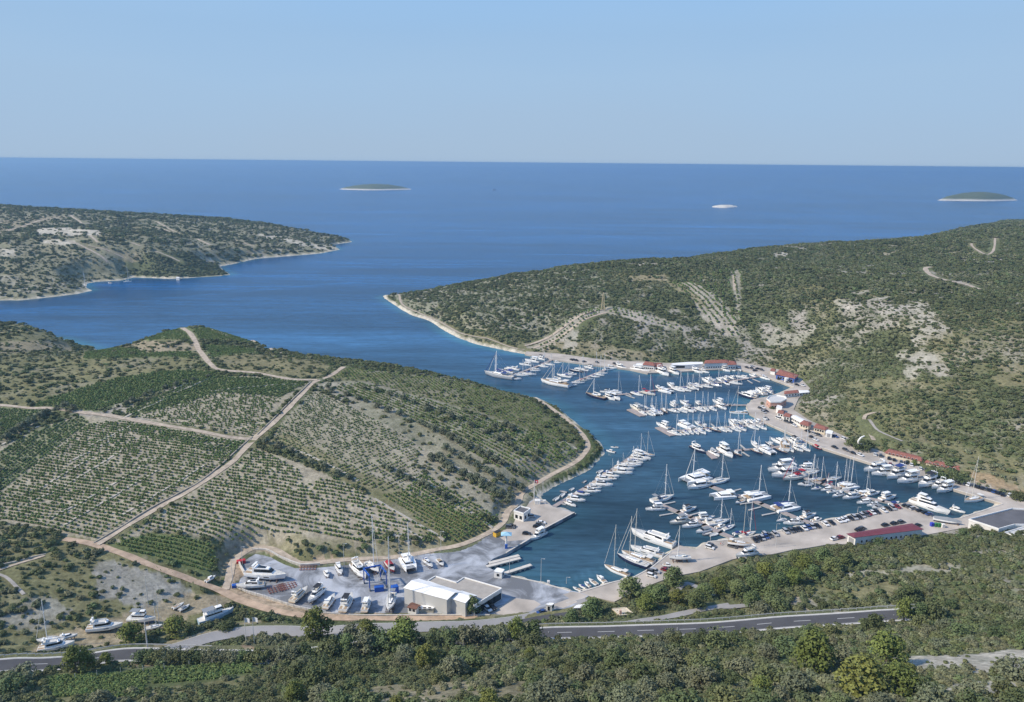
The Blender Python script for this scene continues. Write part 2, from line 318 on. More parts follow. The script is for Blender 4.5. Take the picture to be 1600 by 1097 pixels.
# (pixels, ground colour, blend, scrub density, noise of the edge)
PATCH = [
 # headland across the water
 ([(-300,330),(0,322),(560,370),(560,400),(340,440),(0,480),(-300,480)], (.30,.28,.19), .75, .34),
 ([(52,357),(110,356),(163,360),(155,367),(110,369),(60,366)], PALE, 1, .06),
 ([(70,375),(115,375),(123,382),(90,383),(70,380)], PALE, .9, .1),
 ([(0,388),(25,392),(26,401),(0,402)], PALE, .8, .1),
 ([(395,364),(430,368),(480,379),(528,388),(520,393),(470,384),(420,373)], PALE, .8, .12),
 ([(302,399),(330,401),(336,411),(318,413)], PALE, .8, .1),
 ([(0,345),(100,337),(104,340),(50,351),(0,366)], SOIL, .6, .25),
 ([(130,385),(250,400),(330,405),(290,412),(200,410)], SOIL, .5, .4),
 ([(190,350),(280,358),(300,370),(210,366)], DRY, .7, .35),
 ([(0,430),(60,436),(120,445),(130,452),(60,456),(0,462)], STONE, .5, .35),
 ([(195,415),(350,412),(350,432),(200,436)], GREEN, .8, .9),
 # left headland of the vineyard hill
 ([(0,515),(85,519),(150,545),(200,545),(180,575),(60,610),(0,630)], OLIVE, .85, .32),
 ([(0,535),(60,532),(110,538),(120,548),(0,552)], SOIL, .7, .2),
 ([(100,552),(190,540),(300,545),(310,570),(260,580),(120,590)], OLIVE, .8, .22),
 ([(175,541),(250,535),(310,538),(312,548),(240,550),(180,550)], SOIL, .8, .2),
 ([(215,528),(285,512),(308,533),(230,534)], FIELDG, .9, .03),
 ([(140,550),(230,552),(300,548),(302,560),(130,562)], FIELDG, .85, .05),
 ([(300,514),(400,532),(395,536),(310,530)], FIELDG, .9, .03),
 ([(316,538),(400,545),(400,552),(330,560)], FIELDG, .9, .03),
 ([(330,560),(400,552),(450,556),(520,572),(500,590),(440,588),(370,580)], DRY, .85, .22),
 ([(60,600),(180,575),(330,578),(250,592),(120,640),(40,640),(0,625)], OLIVE, .8, .25),
 # vineyards
 ([(45,635),(110,612),(190,590),(255,580),(325,580),(340,584),(150,643),(110,640)], FIELDG, .9, .0),
 ([(190,642),(340,586),(390,588),(482,598),(392,684),(300,667),(210,650)], FIELD, .85, .0),
 ([(330,586),(482,598),(440,620),(340,612),(300,625),(210,650),(200,645)], FIELDG, .85, .0),
 ([(0,636),(60,640),(75,645),(0,690)], FIELDG, .6, .05),
 ([(0,700),(60,670),(120,650),(200,655),(300,672),(388,690),(330,740),(240,793),(150,845),(100,835),(0,815)], FIELD, .9, .0),
 ([(0,705),(60,670),(130,650),(140,660),(60,720),(0,770)], FIELDG, .6, .02),
 ([(545,574),(700,592),(830,625),(900,680),(915,700),(880,690),(760,650),(560,594),(510,592)], OLIVE, .7, .12),
 ([(560,594),(760,650),(880,690),(915,705),(895,730),(830,758),(820,790),(760,770),(650,700),(500,605),(492,600)], MIXF, .75, .1),
 ([(492,610),(560,640),(660,700),(740,745),(820,790),(790,815),(700,800),(560,760),(420,690),(440,660)], FIELD, .75, .0),
 ([(640,700),(740,745),(820,790),(795,812),(740,790),(650,730)], MIXF, .7, .25),
 ([(690,680),(800,735),(880,760),(850,740),(760,700)], MIXF, .3, .05),
 ([(405,690),(450,680),(560,735),(640,770),(790,830),(720,855),(640,830),(560,765)], OLIVE, .8, .02),
 ([(400,700),(560,765),(640,815),(700,855),(600,870),(500,850),(350,850),(240,830),(180,848),(330,750)], FIELD, .95, .0),
 ([(165,852),(240,832),(330,850),(345,880),(320,900),(250,875),(190,862)], FIELDG, .95, .0),
 ([(340,850),(400,845),(380,870),(360,900),(330,900)], SOIL, .7, .15),
 ([(650,790),(790,830),(720,858),(640,830)], OLIVE, .5, .0),
 ([(410,835),(560,850),(560,876),(460,880),(420,858)], OLIVE, .7, .35),
 ([(575,830),(700,840),(690,860),(560,876)], OLIVE, .6, .3),
 # waste ground to the left of the yard
 ([(0,820),(150,860),(330,905),(340,950),(300,1000),(0,1030)], OLIVE, .7, .5),
 ([(150,880),(260,900),(300,930),(240,950),(150,930)], GREY, .75, .18),
 ([(0,960),(60,930),(120,950),(60,985),(0,985)], GREY, .6, .3),
 ([(110,985),(200,960),(300,930),(345,925),(360,945),(300,965),(200,1000),(130,1015),(50,1020),(60,1000)], SOIL, .9, .04),
 ([(180,1040),(260,1000),(360,975),(480,975),(470,1000),(380,1020),(260,1045)], SOIL, .7, .2),

 ([(225,1024),(300,1008),(350,1000),(372,1010),(380,1022),(240,1040)], UNDER, .8, .8),
 ([(366,1007),(385,997),(420,993),(505,992),(510,1012),(420,1019),(378,1017)], (.24,.17,.12), .97, .0),
 ([(362,914),(384,925),(412,933),(459,947),(499,957),(600,960),(600,968),(500,967),(430,957),(378,943),(340,925),(352,905)], (.44,.34,.25), .9, .0),
 ([(352,910),(358,880),(378,860),(400,852),(440,862),(470,878),(550,872),(620,868),(680,858),(690,864),(600,877),(549,881),(469,887),(456,883),(416,864),(394,863),(376,873),(366,884),(374,882),(382,899),(362,914)], (.44,.34,.25), .9, .0),
 # near slope
 ([(340,985),(500,965),(800,968),(900,960),(1100,960),(1380,960),(1600,930),(1600,1097),(900,1097),(400,1097),(400,1020)], (.095,.115,.052), .85, .95),
 ([(180,1052),(400,1035),(420,1065),(230,1097),(60,1097)], OLIVE, .8, .35),
 ([(70,1055),(390,1030),(400,1055),(80,1092)], GREEN, .9, .0),
 ([(580,1075),(700,1065),(850,1068),(870,1090),(700,1097),(560,1097)], SOIL, .6, .3),
 ([(1280,895),(1500,880),(1520,890),(1300,905)], STONE, .6, .3),
 ([(1405,1028),(1600,1016),(1600,1050),(1415,1050)], (.47,.44,.38), .9, .06),
 ([(1480,1066),(1600,1064),(1600,1088),(1490,1086)], (.45,.42,.36), .9, .1),
 ([(1300,925),(1400,905),(1410,925),(1330,940)], DRY, .8, .25),
 ([(1230,905),(1360,900),(1400,880),(1340,925),(1240,930)], OLIVE, .7, .4),
 ([(790,985),(850,975),(850,985),(800,995)], DRY, .7, .3),
 ([(1040,905),(1180,880),(1300,860),(1320,900),(1180,950),(1080,960)], (.095,.115,.052), .7, .9),
 # right hill
 ([(600,462),(800,430),(930,418),(960,470),(820,540),(700,510)], STONE, .35, .62),
 ([(835,630),(868,632),(900,653),(928,678),(944,702),(934,722),(896,744),(868,757),(843,770),(828,772),(868,746),(903,728),(924,702),(916,680),(890,655)], GREEN, .9, .97),
 ([(820,545),(935,480),(945,484),(850,550)], FANC, .85, .03),
 ([(945,478),(1060,505),(1080,520),(1040,515),(950,490)], FANC, .6, .05),
 ([(1050,443),(1080,440),(1130,470),(1160,530),(1135,525),(1100,500)], FANC, .8, .03),
 ([(1040,445),(1060,442),(1105,475),(1090,478)], DRY, .8, .12),
 ([(1140,425),(1160,420),(1155,500),(1150,500)], FANC, .6, .05),
 ([(980,432),(1040,428),(1040,440),(990,440)], SOIL, .5, .3),
 ([(1205,396),(1248,392),(1248,406),(1205,412)], STONE, .8, .15),
 ([(1325,455),(1350,448),(1410,455),(1400,470),(1370,478)], STONE, .7, .2),
 ([(1370,485),(1400,470),(1440,470),(1470,490),(1440,520),(1400,510)], STONE, .65, .35),
 ([(1400,550),(1480,540),(1530,548),(1480,565),(1410,568)], STONE, .7, .22),
 ([(1185,520),(1240,500),(1280,505),(1260,540),(1200,545)], STONE, .55, .4),
 ([(1300,470),(1345,465),(1350,480),(1310,486)], STONE, .6, .3),
 ([(1425,515),(1470,500),(1500,512),(1480,535),(1430,540)], STONE, .75, .3),
 ([(1410,568),(1500,570),(1490,590),(1420,592)], STONE, .6, .4),
 ([(1290,415),(1370,413),(1372,425),(1300,428)], STONE, .55, .35),
 ([(1440,530),(1600,500),(1600,560),(1500,600)], DRY, .4, .65),
 ([(1310,600),(1400,590),(1540,610),(1520,625),(1400,612),(1330,640)], DRY, .6, .5),
 ([(1560,570),(1600,565),(1600,610),(1555,600)], DRY, .8, .25),
 ([(1380,680),(1480,690),(1600,715),(1600,765),(1540,755),(1480,725),(1500,712)], DRY, .6, .45),
 ([(1500,735),(1540,740),(1600,770),(1560,768)], RED, .6, .15),
 ([(840,530),(1000,548),(1040,562),(950,560),(850,548)], SOIL, .5, .35),
 ([(880,520),(905,520),(900,548),(880,545)], STONE, .7, .1),
 ([(1330,640),(1360,640),(1400,680),(1480,700),(1400,700),(1340,690)], UNDER, .8, .7),
]
HEDGEP = G2([(835,630),(866,632),(898,653),(926,678),(946,702),(938,724),(900,747),(870,761),(843,776),(828,776),(868,748),(905,729),(926,702),(917,679),(891,654)])
PW = []
for pp, col, a, dn in PATCH: PW.append((G2(pp), col, a, dn))
def cover(x, y):
    """base colour and scrub density of the ground at x, y"""
    h = height(x, y); sd = shore(x, y)
    n1 = fnoise(x, y, 60, 21); n2 = fnoise(x, y, 14, 22); n3 = fnoise(x, y, 4, 23, 2); n4 = fnoise(x, y, 17, 29, 3)
    t = sstep(.50, .70, .5*n1+.5*n2)[..., None]
    col = np.array(UNDER)*(1-t)+np.array(STONE)*.72*t
    t2 = sstep(.5, .68, fnoise(x, y, 90, 31))[..., None]*.5
    col = col*(1-t2)+np.array(DRY)*t2
    dens = .99-.5*sstep(.52, .72, .5*n1+.5*n2)
    jx = x+(fnoise(x, y, 9, 41, 2)-.5)*7; jy = y+(fnoise(x, y, 9, 42, 2)-.5)*9
    for pol, c, a, dn in PW:
        sharp = c in (FIELD, FIELDG, GREEN) and dn < .06
        m = inpoly(x if sharp else jx, y if sharp else jy, pol)
        if c is not None:
            aa = (m*a*(1 if sharp else (sstep(.36, .50, n4) if c is STONE else (.65+.5*n3).clip(0, 1))))[..., None]
            if c is STONE: m = m & (n4 > .42)
            col = col*(1-aa)+np.array(c)*aa
        dens = np.where(m, dn*(1 if dn < .06 else (.45+1.1*n2)), dens)
    shp = fnoise(x, y, 11, 55)*7
    k = sstep(5.5, 1.8, sd+shp-2)[..., None]*(h > -2)[..., None]
    col = col*(1-k)+np.array(PALE)*1.05*k
    dens = np.where(sd < 2.5+shp*.5, 0, dens)
    hm = inpoly(x, y, HEDGEP) & (sd > .6) & (sd < 40); col = np.where(hm[..., None], np.array(GREEN), col); dens = np.where(hm, .97, dens)
    col = col*(.82+.36*n3)[..., None]
    dens = np.where(paved(x, y) > -3, 0, dens)
    return np.clip(col, 0, .8), np.clip(dens, 0, .985)

# ================================================================ roads and tracks: (pixels, width, material, name, extra)
def smooth(pts, step):
    pts = [np.array(p[:2], float) for p in pts]; q = []
    P4 = [2*pts[0]-pts[1]]+pts+[2*pts[-1]-pts[-2]]
    for i in range(1, len(P4)-2):
        n = max(1, int(np.linalg.norm(P4[i+1]-P4[i])/step))
        for k in range(n):
            t = k/n; a, b, c, d = P4[i-1], P4[i], P4[i+1], P4[i+2]
            q.append(.5*((2*b)+(-a+c)*t+(2*a-5*b+4*c-d)*t*t+(-a+3*b-3*c+d)*t**3))
    q.append(P4[-2]); return np.array(q)
def ribbon_data(pts, width, step=2.5, zsm=5, wob=0.0):
    q = smooth(pts, step); z = np.maximum(height(q[:, 0], q[:, 1]), .6)
    k = np.ones(2*zsm+1)/(2*zsm+1); z = np.convolve(np.pad(z, zsm, mode='edge'), k, 'valid')
    t = np.gradient(q, axis=0); t /= np.linalg.norm(t, axis=1)[:, None]+1e-9; n = np.stack([-t[:, 1], t[:, 0]], -1)
    w_ = np.full(len(q), width/2.0)
    if wob: w_ = w_*(1+wob*(vnoise(q[:, 0], q[:, 1], 9, 77)-.5)*2)
    return q, z, n, w_
def ribbon_mesh(name, q, z, n, w_, m, off=0.0, dz=.12, o0=None, o1=None, parent=None):
    mb = MB(); vs = []; fs = []
    a = -w_ if o0 is None else np.full(len(q), o0); b = w_ if o1 is None else np.full(len(q), o1)
    for i in range(len(q)):
        for s in (a[i], b[i]): vs.append((q[i, 0]+n[i, 0]*s, q[i, 1]+n[i, 1]*s, z[i]+dz))
    fs = [(2*i, 2*i+1, 2*i+3, 2*i+2) for i in range(len(q)-1)]
    # keep faces upward
    mb.add(vs, [f[::-1] for f in fs]); return mb.build(name, m, parent)
M_TRACK = mat('pale_track', (.50,.42,.32), .9, var=.25, vscale=.25, coord='Generated'); M_TRACK = mat('pale_track', (.46,.385,.30), .95, var=.28, vscale=.35)
M_REDTRACK = mat('reddish_track', (.47,.35,.25), .95, var=.25, vscale=.3)
M_GREYTRACK = mat('grey_track', (.40,.37,.33), .95, var=.25, vscale=.3)
M_ASPH = mat('asphalt', (.085,.085,.09), .85, var=.14, vscale=.15); M_ASPH2 = mat('worn_asphalt', (.33,.32,.31), .9, var=.12, vscale=.12)
M_LINE = mat('road_paint', (.50,.50,.49), .6); M_SHOULD = mat('concrete_shoulder', (.55,.54,.51), .8, var=.12, vscale=.6)
M_CONC = mat('quay_concrete', (.47,.42,.365), .9, var=.24, vscale=.09, bump=.1, bscale=.8)
M_YARD = mat('yard_gravel', (.26,.275,.30), .9, var=.42, vscale=.045, bump=.2, bscale=1.5)
for _n in M_YARD.node_tree.nodes:
    if _n.type == 'TEX_NOISE' and abs(_n.inputs['Scale'].default_value-.045) < .001: _n.inputs['Distortion'].default_value = 1.6; _n.inputs['Detail'].default_value = 9; _n.inputs['Roughness'].default_value = .62
    if _n.type == 'MAP_RANGE': _n.inputs[1].default_value = .40; _n.inputs[2].default_value = .60; _n.inputs[3].default_value = .62; _n.inputs[4].default_value = 1.75
M_WALLP = mat('pale_concrete_wall', (.62,.58,.52), .9, var=.12, vscale=.5)
TRK = [
 ('dirt_track', [(537,574),(515,588),(490,598),(470,618),(437,652),(398,686),(365,720),(330,745),(290,770),(240,798),(190,828),(150,852)], 4.0, M_TRACK),
 ('dirt_track', [(285,513),(302,528),(310,545),(318,556),(330,570),(345,578),(400,583),(450,592),(496,594)], 4.2, M_TRACK),
 ('dirt_track', [(-60,630),(0,633),(50,638),(75,638),(130,645),(200,655),(300,672),(350,682),(393,687)], 4.2, M_TRACK),
 ('dirt_track', [(100,842),(130,848),(152,853),(190,865),(240,885),(300,907),(345,925),(380,940),(440,957),(520,966),(640,967),(700,967),(760,966)], 3.8, M_REDTRACK),
 ('dirt_track', [(352,922),(358,902),(364,880),(380,866),(400,856),(430,859),(460,876),(480,882),(550,875),(620,871),(680,860),(720,852),(760,835),(785,818),(793,800),(810,785),(815,770),(840,755),(870,738),(900,722),(918,700),(912,682),(888,658),(860,637),(832,623)], 3.6, M_TRACK),
 ('footpath', [(1365,690),(1350,655),(1362,645),(1375,643)], 2.6, M_TRACK),
 ('footpath', [(1358,655),(1370,672),(1390,682),(1410,690)], 2.0, M_GREYTRACK),
 ('hill_track', [(1456,417),(1446,419),(1452,428),(1465,434),(1490,440),(1510,445),(1530,452)], 5.5, M_TRACK),
 ('hill_track', [(1555,372),(1552,392),(1540,398),(1520,386),(1518,380)], 3.0, M_TRACK),
 ('hill_track', [(0,364),(25,356),(50,349),(75,342),(100,339)], 5.0, M_TRACK),
 ('shore_track', [(605,462),(622,460),(628,475),(650,487),(680,500),(720,521),(765,530),(800,543),(830,548)], 3.0, M_TRACK),
 ('drystone_line', [(330,515),(365,525),(395,533),(425,547),(440,552)], 2.5, M_TRACK),
 ('terrace_path', [(243,346),(283,366)], 4.2, M_TRACK),('terrace_path', [(233,353),(271,364)], 4.2, M_TRACK),('terrace_path', [(205,379),(220,385)], 4.2, M_TRACK),('terrace_path', [(137,384),(210,412)], 4.2, M_TRACK),('terrace_path', [(110,377),(175,418)], 4.2, M_TRACK),('terrace_path', [(243,392),(283,410)], 4.2, M_TRACK),('terrace_path', [(308,373),(328,383)], 4.2, M_TRACK),('terrace_path', [(368,376),(398,385)], 4.2, M_TRACK),('terrace_path', [(376,388),(398,398)], 4.2, M_TRACK),('terrace_path', [(110,336),(129,350)], 4.2, M_TRACK),('terrace_path', [(140,368),(153,379)], 4.2, M_TRACK),('terrace_path', [(820,541),(938,484)], 4.2, M_TRACK),('terrace_path', [(832,545),(948,488)], 4.2, M_TRACK),('terrace_path', [(1147,430),(1149,455)], 4.2, M_TRACK),
 ('footpath', [(-10,893),(30,881),(70,870)], 1.6, M_TRACK),
 ('footpath', [(-10,895),(8,901),(20,912),(38,932)], 1.4, M_GREYTRACK),
 ('service_road', [(1180,945),(1130,948),(1080,940),(1060,925),(1075,915),(1115,930)], 3.0, M_ASPH2),
 ('service_road', [(975,975),(1040,965),(1090,955),(1140,945)], 3.0, M_ASPH2),
]
CARVE = []
for name, pl, w_, m in TRK:
    q, z, n, ww = ribbon_data(G2(pl), w_, 2.5 if name != 'hill_track' else 5, 4, .18)
    o = ribbon_mesh(name, q, z, n, ww, m, dz=.22); tag(o, kind='structure'); CARVE.append((q, z, w_/2+(4.5 if 'hill' in name or 'terrace' in name else 1.2)))
# main road, its turning loop and the access road
MAINR = [(-120,1052),(0,1043),(60,1040),(120,1034),(190,1027),(250,1024),(310,1027),(420,1026),(500,1020),(560,1013),(700,1003),(800,997),(860,992),(950,988),(1100,982),(1240,973),(1380,963),(1440,957)]
q, z, n, ww = ribbon_data(G2(MAINR), 6.9, 3, 8); tag(ribbon_mesh('main_road', q, z, n, ww, M_ASPH, dz=.25), kind='structure'); CARVE.append((q, z, 6.4))
MQ = (q, z, n)
for nm, a, b in (('road_shoulder', 3.45, 4.2), ('road_shoulder', -4.2, -3.45)): tag(ribbon_mesh(nm, q, z, n, ww, M_SHOULD, dz=.22, o0=a, o1=b), kind='structure')
for a, b in ((3.15, 3.35), (-3.35, -3.15)): tag(ribbon_mesh('road_edge_line', q, z, n, ww, M_LINE, dz=.256, o0=a, o1=b), kind='structure')
mb = MB()
for i in range(0, len(q)-2, 5):
    vs = [(q[j, 0]+n[j, 0]*s, q[j, 1]+n[j, 1]*s, z[j]+.256) for j in (i, i+2) for s in (-.13, .13)]
    mb.add(vs, [(2, 3, 1, 0)])
tag(mb.build('road_centre_dashes', M_LINE), kind='structure')
SIDE = [(240,1022),(290,1010),(330,998),(380,990),(440,988),(500,988),(560,984),(640,981),(720,978),(780,976),(830,967),(880,953),(920,941)]
q, z, n, ww = ribbon_data(G2(SIDE), 6.6, 2.5, 6); tag(ribbon_mesh('access_road', q, z, n, ww, M_ASPH2, dz=.24), kind='structure'); CARVE.append((q, z, 4.6))
tag(ribbon_mesh('access_road_kerb', q, z, n, ww, M_SHOULD, dz=.30, o0=3.3, o1=3.6), kind='structure')
LOOP = [(500,1010),(460,1012),(420,1016),(385,1014),(368,1006),(375,999)]
q, z, n, ww = ribbon_data(G2(LOOP), 1.2, 2, 3); tag(ribbon_mesh('traffic_island_kerb', q, z, n, ww, M_SHOULD, dz=.40), kind='structure')
LOW = [(805,985),(850,975),(895,966),(925,958)]
q, z, n, ww = ribbon_data(G2([(765,972),(800,975),(850,967),(900,958),(925,949)]), 3.4, 2.5, 6); tag(ribbon_mesh('dark_lane', q, z, n, ww, M_ASPH, dz=.27), kind='structure'); CARVE.append((q, z, 2.6))

# ================================================================ terrain sheet
NA, NR = 1080, 640
ang = np.linspace(R(-60), R(60), NA); rad = 25*np.exp(np.linspace(0, math.log(3200/25.0), NR))
AA, RR = np.meshgrid(ang, rad); TX = np.sin(AA)*RR; TY = np.cos(AA)*RR
TZ = height(TX, TY)
for q, z, wd in CARVE:
    bx = (TX > q[:, 0].min()-8) & (TX < q[:, 0].max()+8) & (TY > q[:, 1].min()-8) & (TY < q[:, 1].max()+8)
    xs, ys = TX[bx], TY[bx]; best = np.full(xs.shape, 1e9); zz = np.zeros(xs.shape)
    for i in range(0, len(q)):
        d = np.hypot(xs-q[i, 0], ys-q[i, 1]); mm = d < best; best[mm] = d[mm]; zz[mm] = z[i]
    t = sstep(wd+5, wd, best); TZ[bx] = TZ[bx]*(1-t)+zz*t
col, dn = cover(TX, TY)
def grid_mesh(name, X, Y, Z, colr, attr='cover', extra=None):
    nr, na = X.shape; me = bpy.data.meshes.new(name)
    co = np.stack([X, Y, Z], -1).reshape(-1, 3).astype(np.float32)
    i = np.arange(nr*na).reshape(nr, na); f = np.stack([i[:-1, :-1], i[:-1, 1:], i[1:, 1:], i[1:, :-1]], -1).reshape(-1, 4)[:, ::-1]
    me.vertices.add(len(co)); me.vertices.foreach_set('co', co.ravel())
    me.loops.add(f.size); me.loops.foreach_set('vertex_index', f.ravel().astype(np.int32))
    me.polygons.add(len(f)); me.polygons.foreach_set('loop_start', np.arange(0, f.size, 4, dtype=np.int32))
    me.polygons.foreach_set('loop_total', np.full(len(f), 4, dtype=np.int32)); me.polygons.foreach_set('use_smooth', np.ones(len(f), bool))
    ca = me.color_attributes.new(attr, 'FLOAT_COLOR', 'POINT'); c4 = np.ones((len(co), 4), np.float32); c4[:, :3] = colr.reshape(-1, 3); ca.data.foreach_set('color', c4.ravel())
    me.update(calc_edges=True); me.validate(); o = bpy.data.objects.new(name, me); C.objects.link(o); return o
def ground_mat(name):
    m = bpy.data.materials.new(name); m.use_nodes = True; n = m.node_tree; b = n.nodes['Principled BSDF']; L = n.links
    at_ = n.nodes.new('ShaderNodeAttribute'); at_.attribute_name = 'cover'; tc = n.nodes.new('ShaderNodeTexCoord')
    n1 = n.nodes.new('ShaderNodeTexNoise'); n1.inputs['Scale'].default_value = .55; n1.inputs['Detail'].default_value = 6; n1.inputs['Roughness'].default_value = .65
    n2 = n.nodes.new('ShaderNodeTexNoise'); n2.inputs['Scale'].default_value = .09; n2.inputs['Detail'].default_value = 3
    mr = n.nodes.new('ShaderNodeMapRange'); mr.inputs[1].default_value = .3; mr.inputs[2].default_value = .7; mr.inputs[3].default_value = .6; mr.inputs[4].default_value = 1.35
    mr2 = n.nodes.new('ShaderNodeMapRange'); mr2.inputs[1].default_value = .3; mr2.inputs[2].default_value = .7; mr2.inputs[3].default_value = .85; mr2.inputs[4].default_value = 1.12
    ml = n.nodes.new('ShaderNodeMath'); ml.operation = 'MULTIPLY'; vs = n.nodes.new('ShaderNodeVectorMath'); vs.operation = 'SCALE'
    for nn in (n1, n2): L.new(tc.outputs['Object'], nn.inputs['Vector'])
    L.new(n1.outputs[0], mr.inputs[0]); L.new(n2.outputs[0], mr2.inputs[0]); L.new(mr.outputs[0], ml.inputs[0]); L.new(mr2.outputs[0], ml.inputs[1])
    L.new(at_.outputs['Color'], vs.inputs[0]); L.new(ml.outputs[0], vs.inputs['Scale']); L.new(vs.outputs[0], b.inputs['Base Color'])
    bp = n.nodes.new('ShaderNodeBump'); bp.inputs['Strength'].default_value = .6; bp.inputs['Distance'].default_value = .6; L.new(n1.outputs[0], bp.inputs['Height']); L.new(bp.outputs[0], b.inputs['Normal'])
    b.inputs['Roughness'].default_value = .95; b.inputs['Specular IOR Level'].default_value = .1
    return m
M_GROUND = ground_mat('ground_cover')
ter = grid_mesh('terrain', TX, TY, TZ, col); ter.data.materials.append(M_GROUND); tag(ter, kind='structure')
# islands out at sea
for k, (pol, hi, gr) in enumerate(ISL):
    n = len(pol); c = np.mean(np.array(pol), 0); rings = 12; vs = []; cl = []
    for j in range(rings+1):
        s = 1.03-j/rings; hh = -1.5 if j == 0 else (3.2 if j == 1 else hi*(1-max(s, 0)**2.0)**1.0*(1 if gr else .8)+1.5)
        for i, p in enumerate(pol):
            x = c[0]+(p[0]-c[0])*max(s, 0); y = c[1]+(p[1]-c[1])*max(s, 0)
            vs.append((x, y, hh+(random.uniform(-.6, 1.2) if j > 1 else 0)+(gr and j > 2)*random.uniform(0, 3)))
            cl.append((.68,.65,.58) if (s > .90 if gr else s > .35) else (UNDER if gr else STONE))
    X = np.array(vs).reshape(rings+1, n, 3); X = np.concatenate([X, X[:, :1]], 1); cc = np.array(cl).reshape(rings+1, n, 3); cc = np.concatenate([cc, cc[:, :1]], 1)
    o = grid_mesh('island', X[..., 0], X[..., 1], X[..., 2], cc); o.data.flip_normals(); o.data.materials.append(M_GROUND); tag(o, kind='structure')

# ================================================================ sea
NA2 = 520; ang = np.linspace(R(-66), R(66), NA2); rad = np.concatenate([20*np.exp(np.linspace(0, math.log(3000/20.0), 520)), 3000*np.exp(np.linspace(0.02, math.log(40000/3000.0), 60))])
AA, RR = np.meshgrid(ang, rad); SX = np.sin(AA)*RR; SY = np.cos(AA)*RR
sh = np.where((SX > GX0) & (SX < GX1) & (SY > GY0) & (SY < GY1), shore(SX, SY), -300)
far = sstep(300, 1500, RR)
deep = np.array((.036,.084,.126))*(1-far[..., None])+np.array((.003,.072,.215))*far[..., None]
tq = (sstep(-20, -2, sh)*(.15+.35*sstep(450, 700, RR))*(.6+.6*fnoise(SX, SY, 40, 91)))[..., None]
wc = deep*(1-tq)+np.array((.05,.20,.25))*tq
lanes = fnoise(SX*.35+SY*.05, SY*2.2, 300, 95, 4); wc = wc*(.5+1.0*lanes)[..., None]
for sl_, wd_, am_ in (([(-60,489),(120,478),(260,466),(420,452),(560,440)], 7, .35), ([(-60,480),(100,472),(250,460),(400,447)], 5, .22), ([(868,916),(895,903),(925,890)], .9, .3), ([(875,920),(905,905),(940,888)], .9, .25)):
    d_, _ = segdist(SX, SY, A0(sl_)); wc = wc*(1+am_*np.exp(-(d_/wd_)**2)*(.5+fnoise(SX, SY, 60, 12)))[..., None]
SZ = np.zeros_like(SX)
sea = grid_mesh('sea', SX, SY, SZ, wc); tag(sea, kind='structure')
m = bpy.data.materials.new('sea_water'); m.use_nodes = True; n = m.node_tree; b = n.nodes['Principled BSDF']; L = n.links
a_ = n.nodes.new('ShaderNodeAttribute'); a_.attribute_name = 'cover'
tc = n.nodes.new('ShaderNodeTexCoord'); pr_ = None
for sc_x, sc_y, amp in ((.0016, .012, .34), (.012, .07, .26), (.09, .35, .22)):
    mq = n.nodes.new('ShaderNodeMapping'); mq.inputs['Scale'].default_value = (sc_x, sc_y, 1); mq.inputs['Rotation'].default_value = (0, 0, .12)
    nq = n.nodes.new('ShaderNodeTexNoise'); nq.inputs['Scale'].default_value = 1.0; nq.inputs['Detail'].default_value = 4; nq.inputs['Distortion'].default_value = .6
    rq = n.nodes.new('ShaderNodeMapRange'); rq.inputs[1].default_value = .3; rq.inputs[2].default_value = .7; rq.inputs[3].default_value = 1-amp; rq.inputs[4].default_value = 1+amp
    L.new(tc.outputs['Object'], mq.inputs[0]); L.new(mq.outputs[0], nq.inputs['Vector']); L.new(nq.outputs[0], rq.inputs[0])
    if pr_ is None: pr_ = rq.outputs[0]
    else: mm_ = n.nodes.new('ShaderNodeMath'); mm_.operation = 'MULTIPLY'; L.new(pr_, mm_.inputs[0]); L.new(rq.outputs[0], mm_.inputs[1]); pr_ = mm_.outputs[0]
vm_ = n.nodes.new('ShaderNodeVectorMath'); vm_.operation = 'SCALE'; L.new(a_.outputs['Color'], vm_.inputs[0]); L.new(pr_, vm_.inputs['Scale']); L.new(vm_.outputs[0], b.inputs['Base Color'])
mp = n.nodes.new('ShaderNodeMapping'); mp.inputs['Scale'].default_value = (.6, 1.6, 1)
nz = n.nodes.new('ShaderNodeTexNoise'); nz.inputs['Scale'].default_value = .35; nz.inputs['Detail'].default_value = 6; nz.inputs['Roughness'].default_value = .6
bp = n.nodes.new('ShaderNodeBump'); bp.inputs['Strength'].default_value = .25; bp.inputs['Distance'].default_value = .35
L.new(tc.outputs['Object'], mp.inputs[0]); L.new(mp.outputs[0], nz.inputs['Vector']); L.new(nz.outputs[0], bp.inputs['Height']); L.new(bp.outputs[0], b.inputs['Normal'])
b.inputs['Roughness'].default_value = .22; b.inputs['IOR'].default_value = 1.33;  b.inputs['Specular IOR Level'].default_value = .12
sea.data.materials.append(m)

# ================================================================ paving
for nm, pol, m in (('boatyard_paving', PAVED[0], M_YARD), ('quay', PAVED[1], M_CONC), ('quay', PAVED[2], M_CONC)):
    mb = MB(); mb.prism(pol, -3.0, ZQ); tag(mb.build(nm, m), kind='structure')
def patch(name, pl, m, z=ZQ+.012):
    pol = [at(px, py, z)[:2] for px, py in pl]; mb = MB(); n_ = len(pol)
    ar = sum(pol[i][0]*pol[(i+1) % n_][1]-pol[(i+1) % n_][0]*pol[i][1] for i in range(n_))
    if ar < 0: pol = pol[::-1]
    mb.add([(p[0], p[1], z) for p in pol], [tuple(range(n_))]); return tag(mb.build(name, m), kind='structure')
patch('quay_apron', [(808,806),(816,794),(838,778),(864,791.5),(897,801.5),(852,825),(826,843),(790,846),(775,836),(790,822)], M_CONC)
patch('parking_apron', [(790,962),(762,955),(786,945),(800,934),(835,938),(845,944),(830,955)], M_CONC)
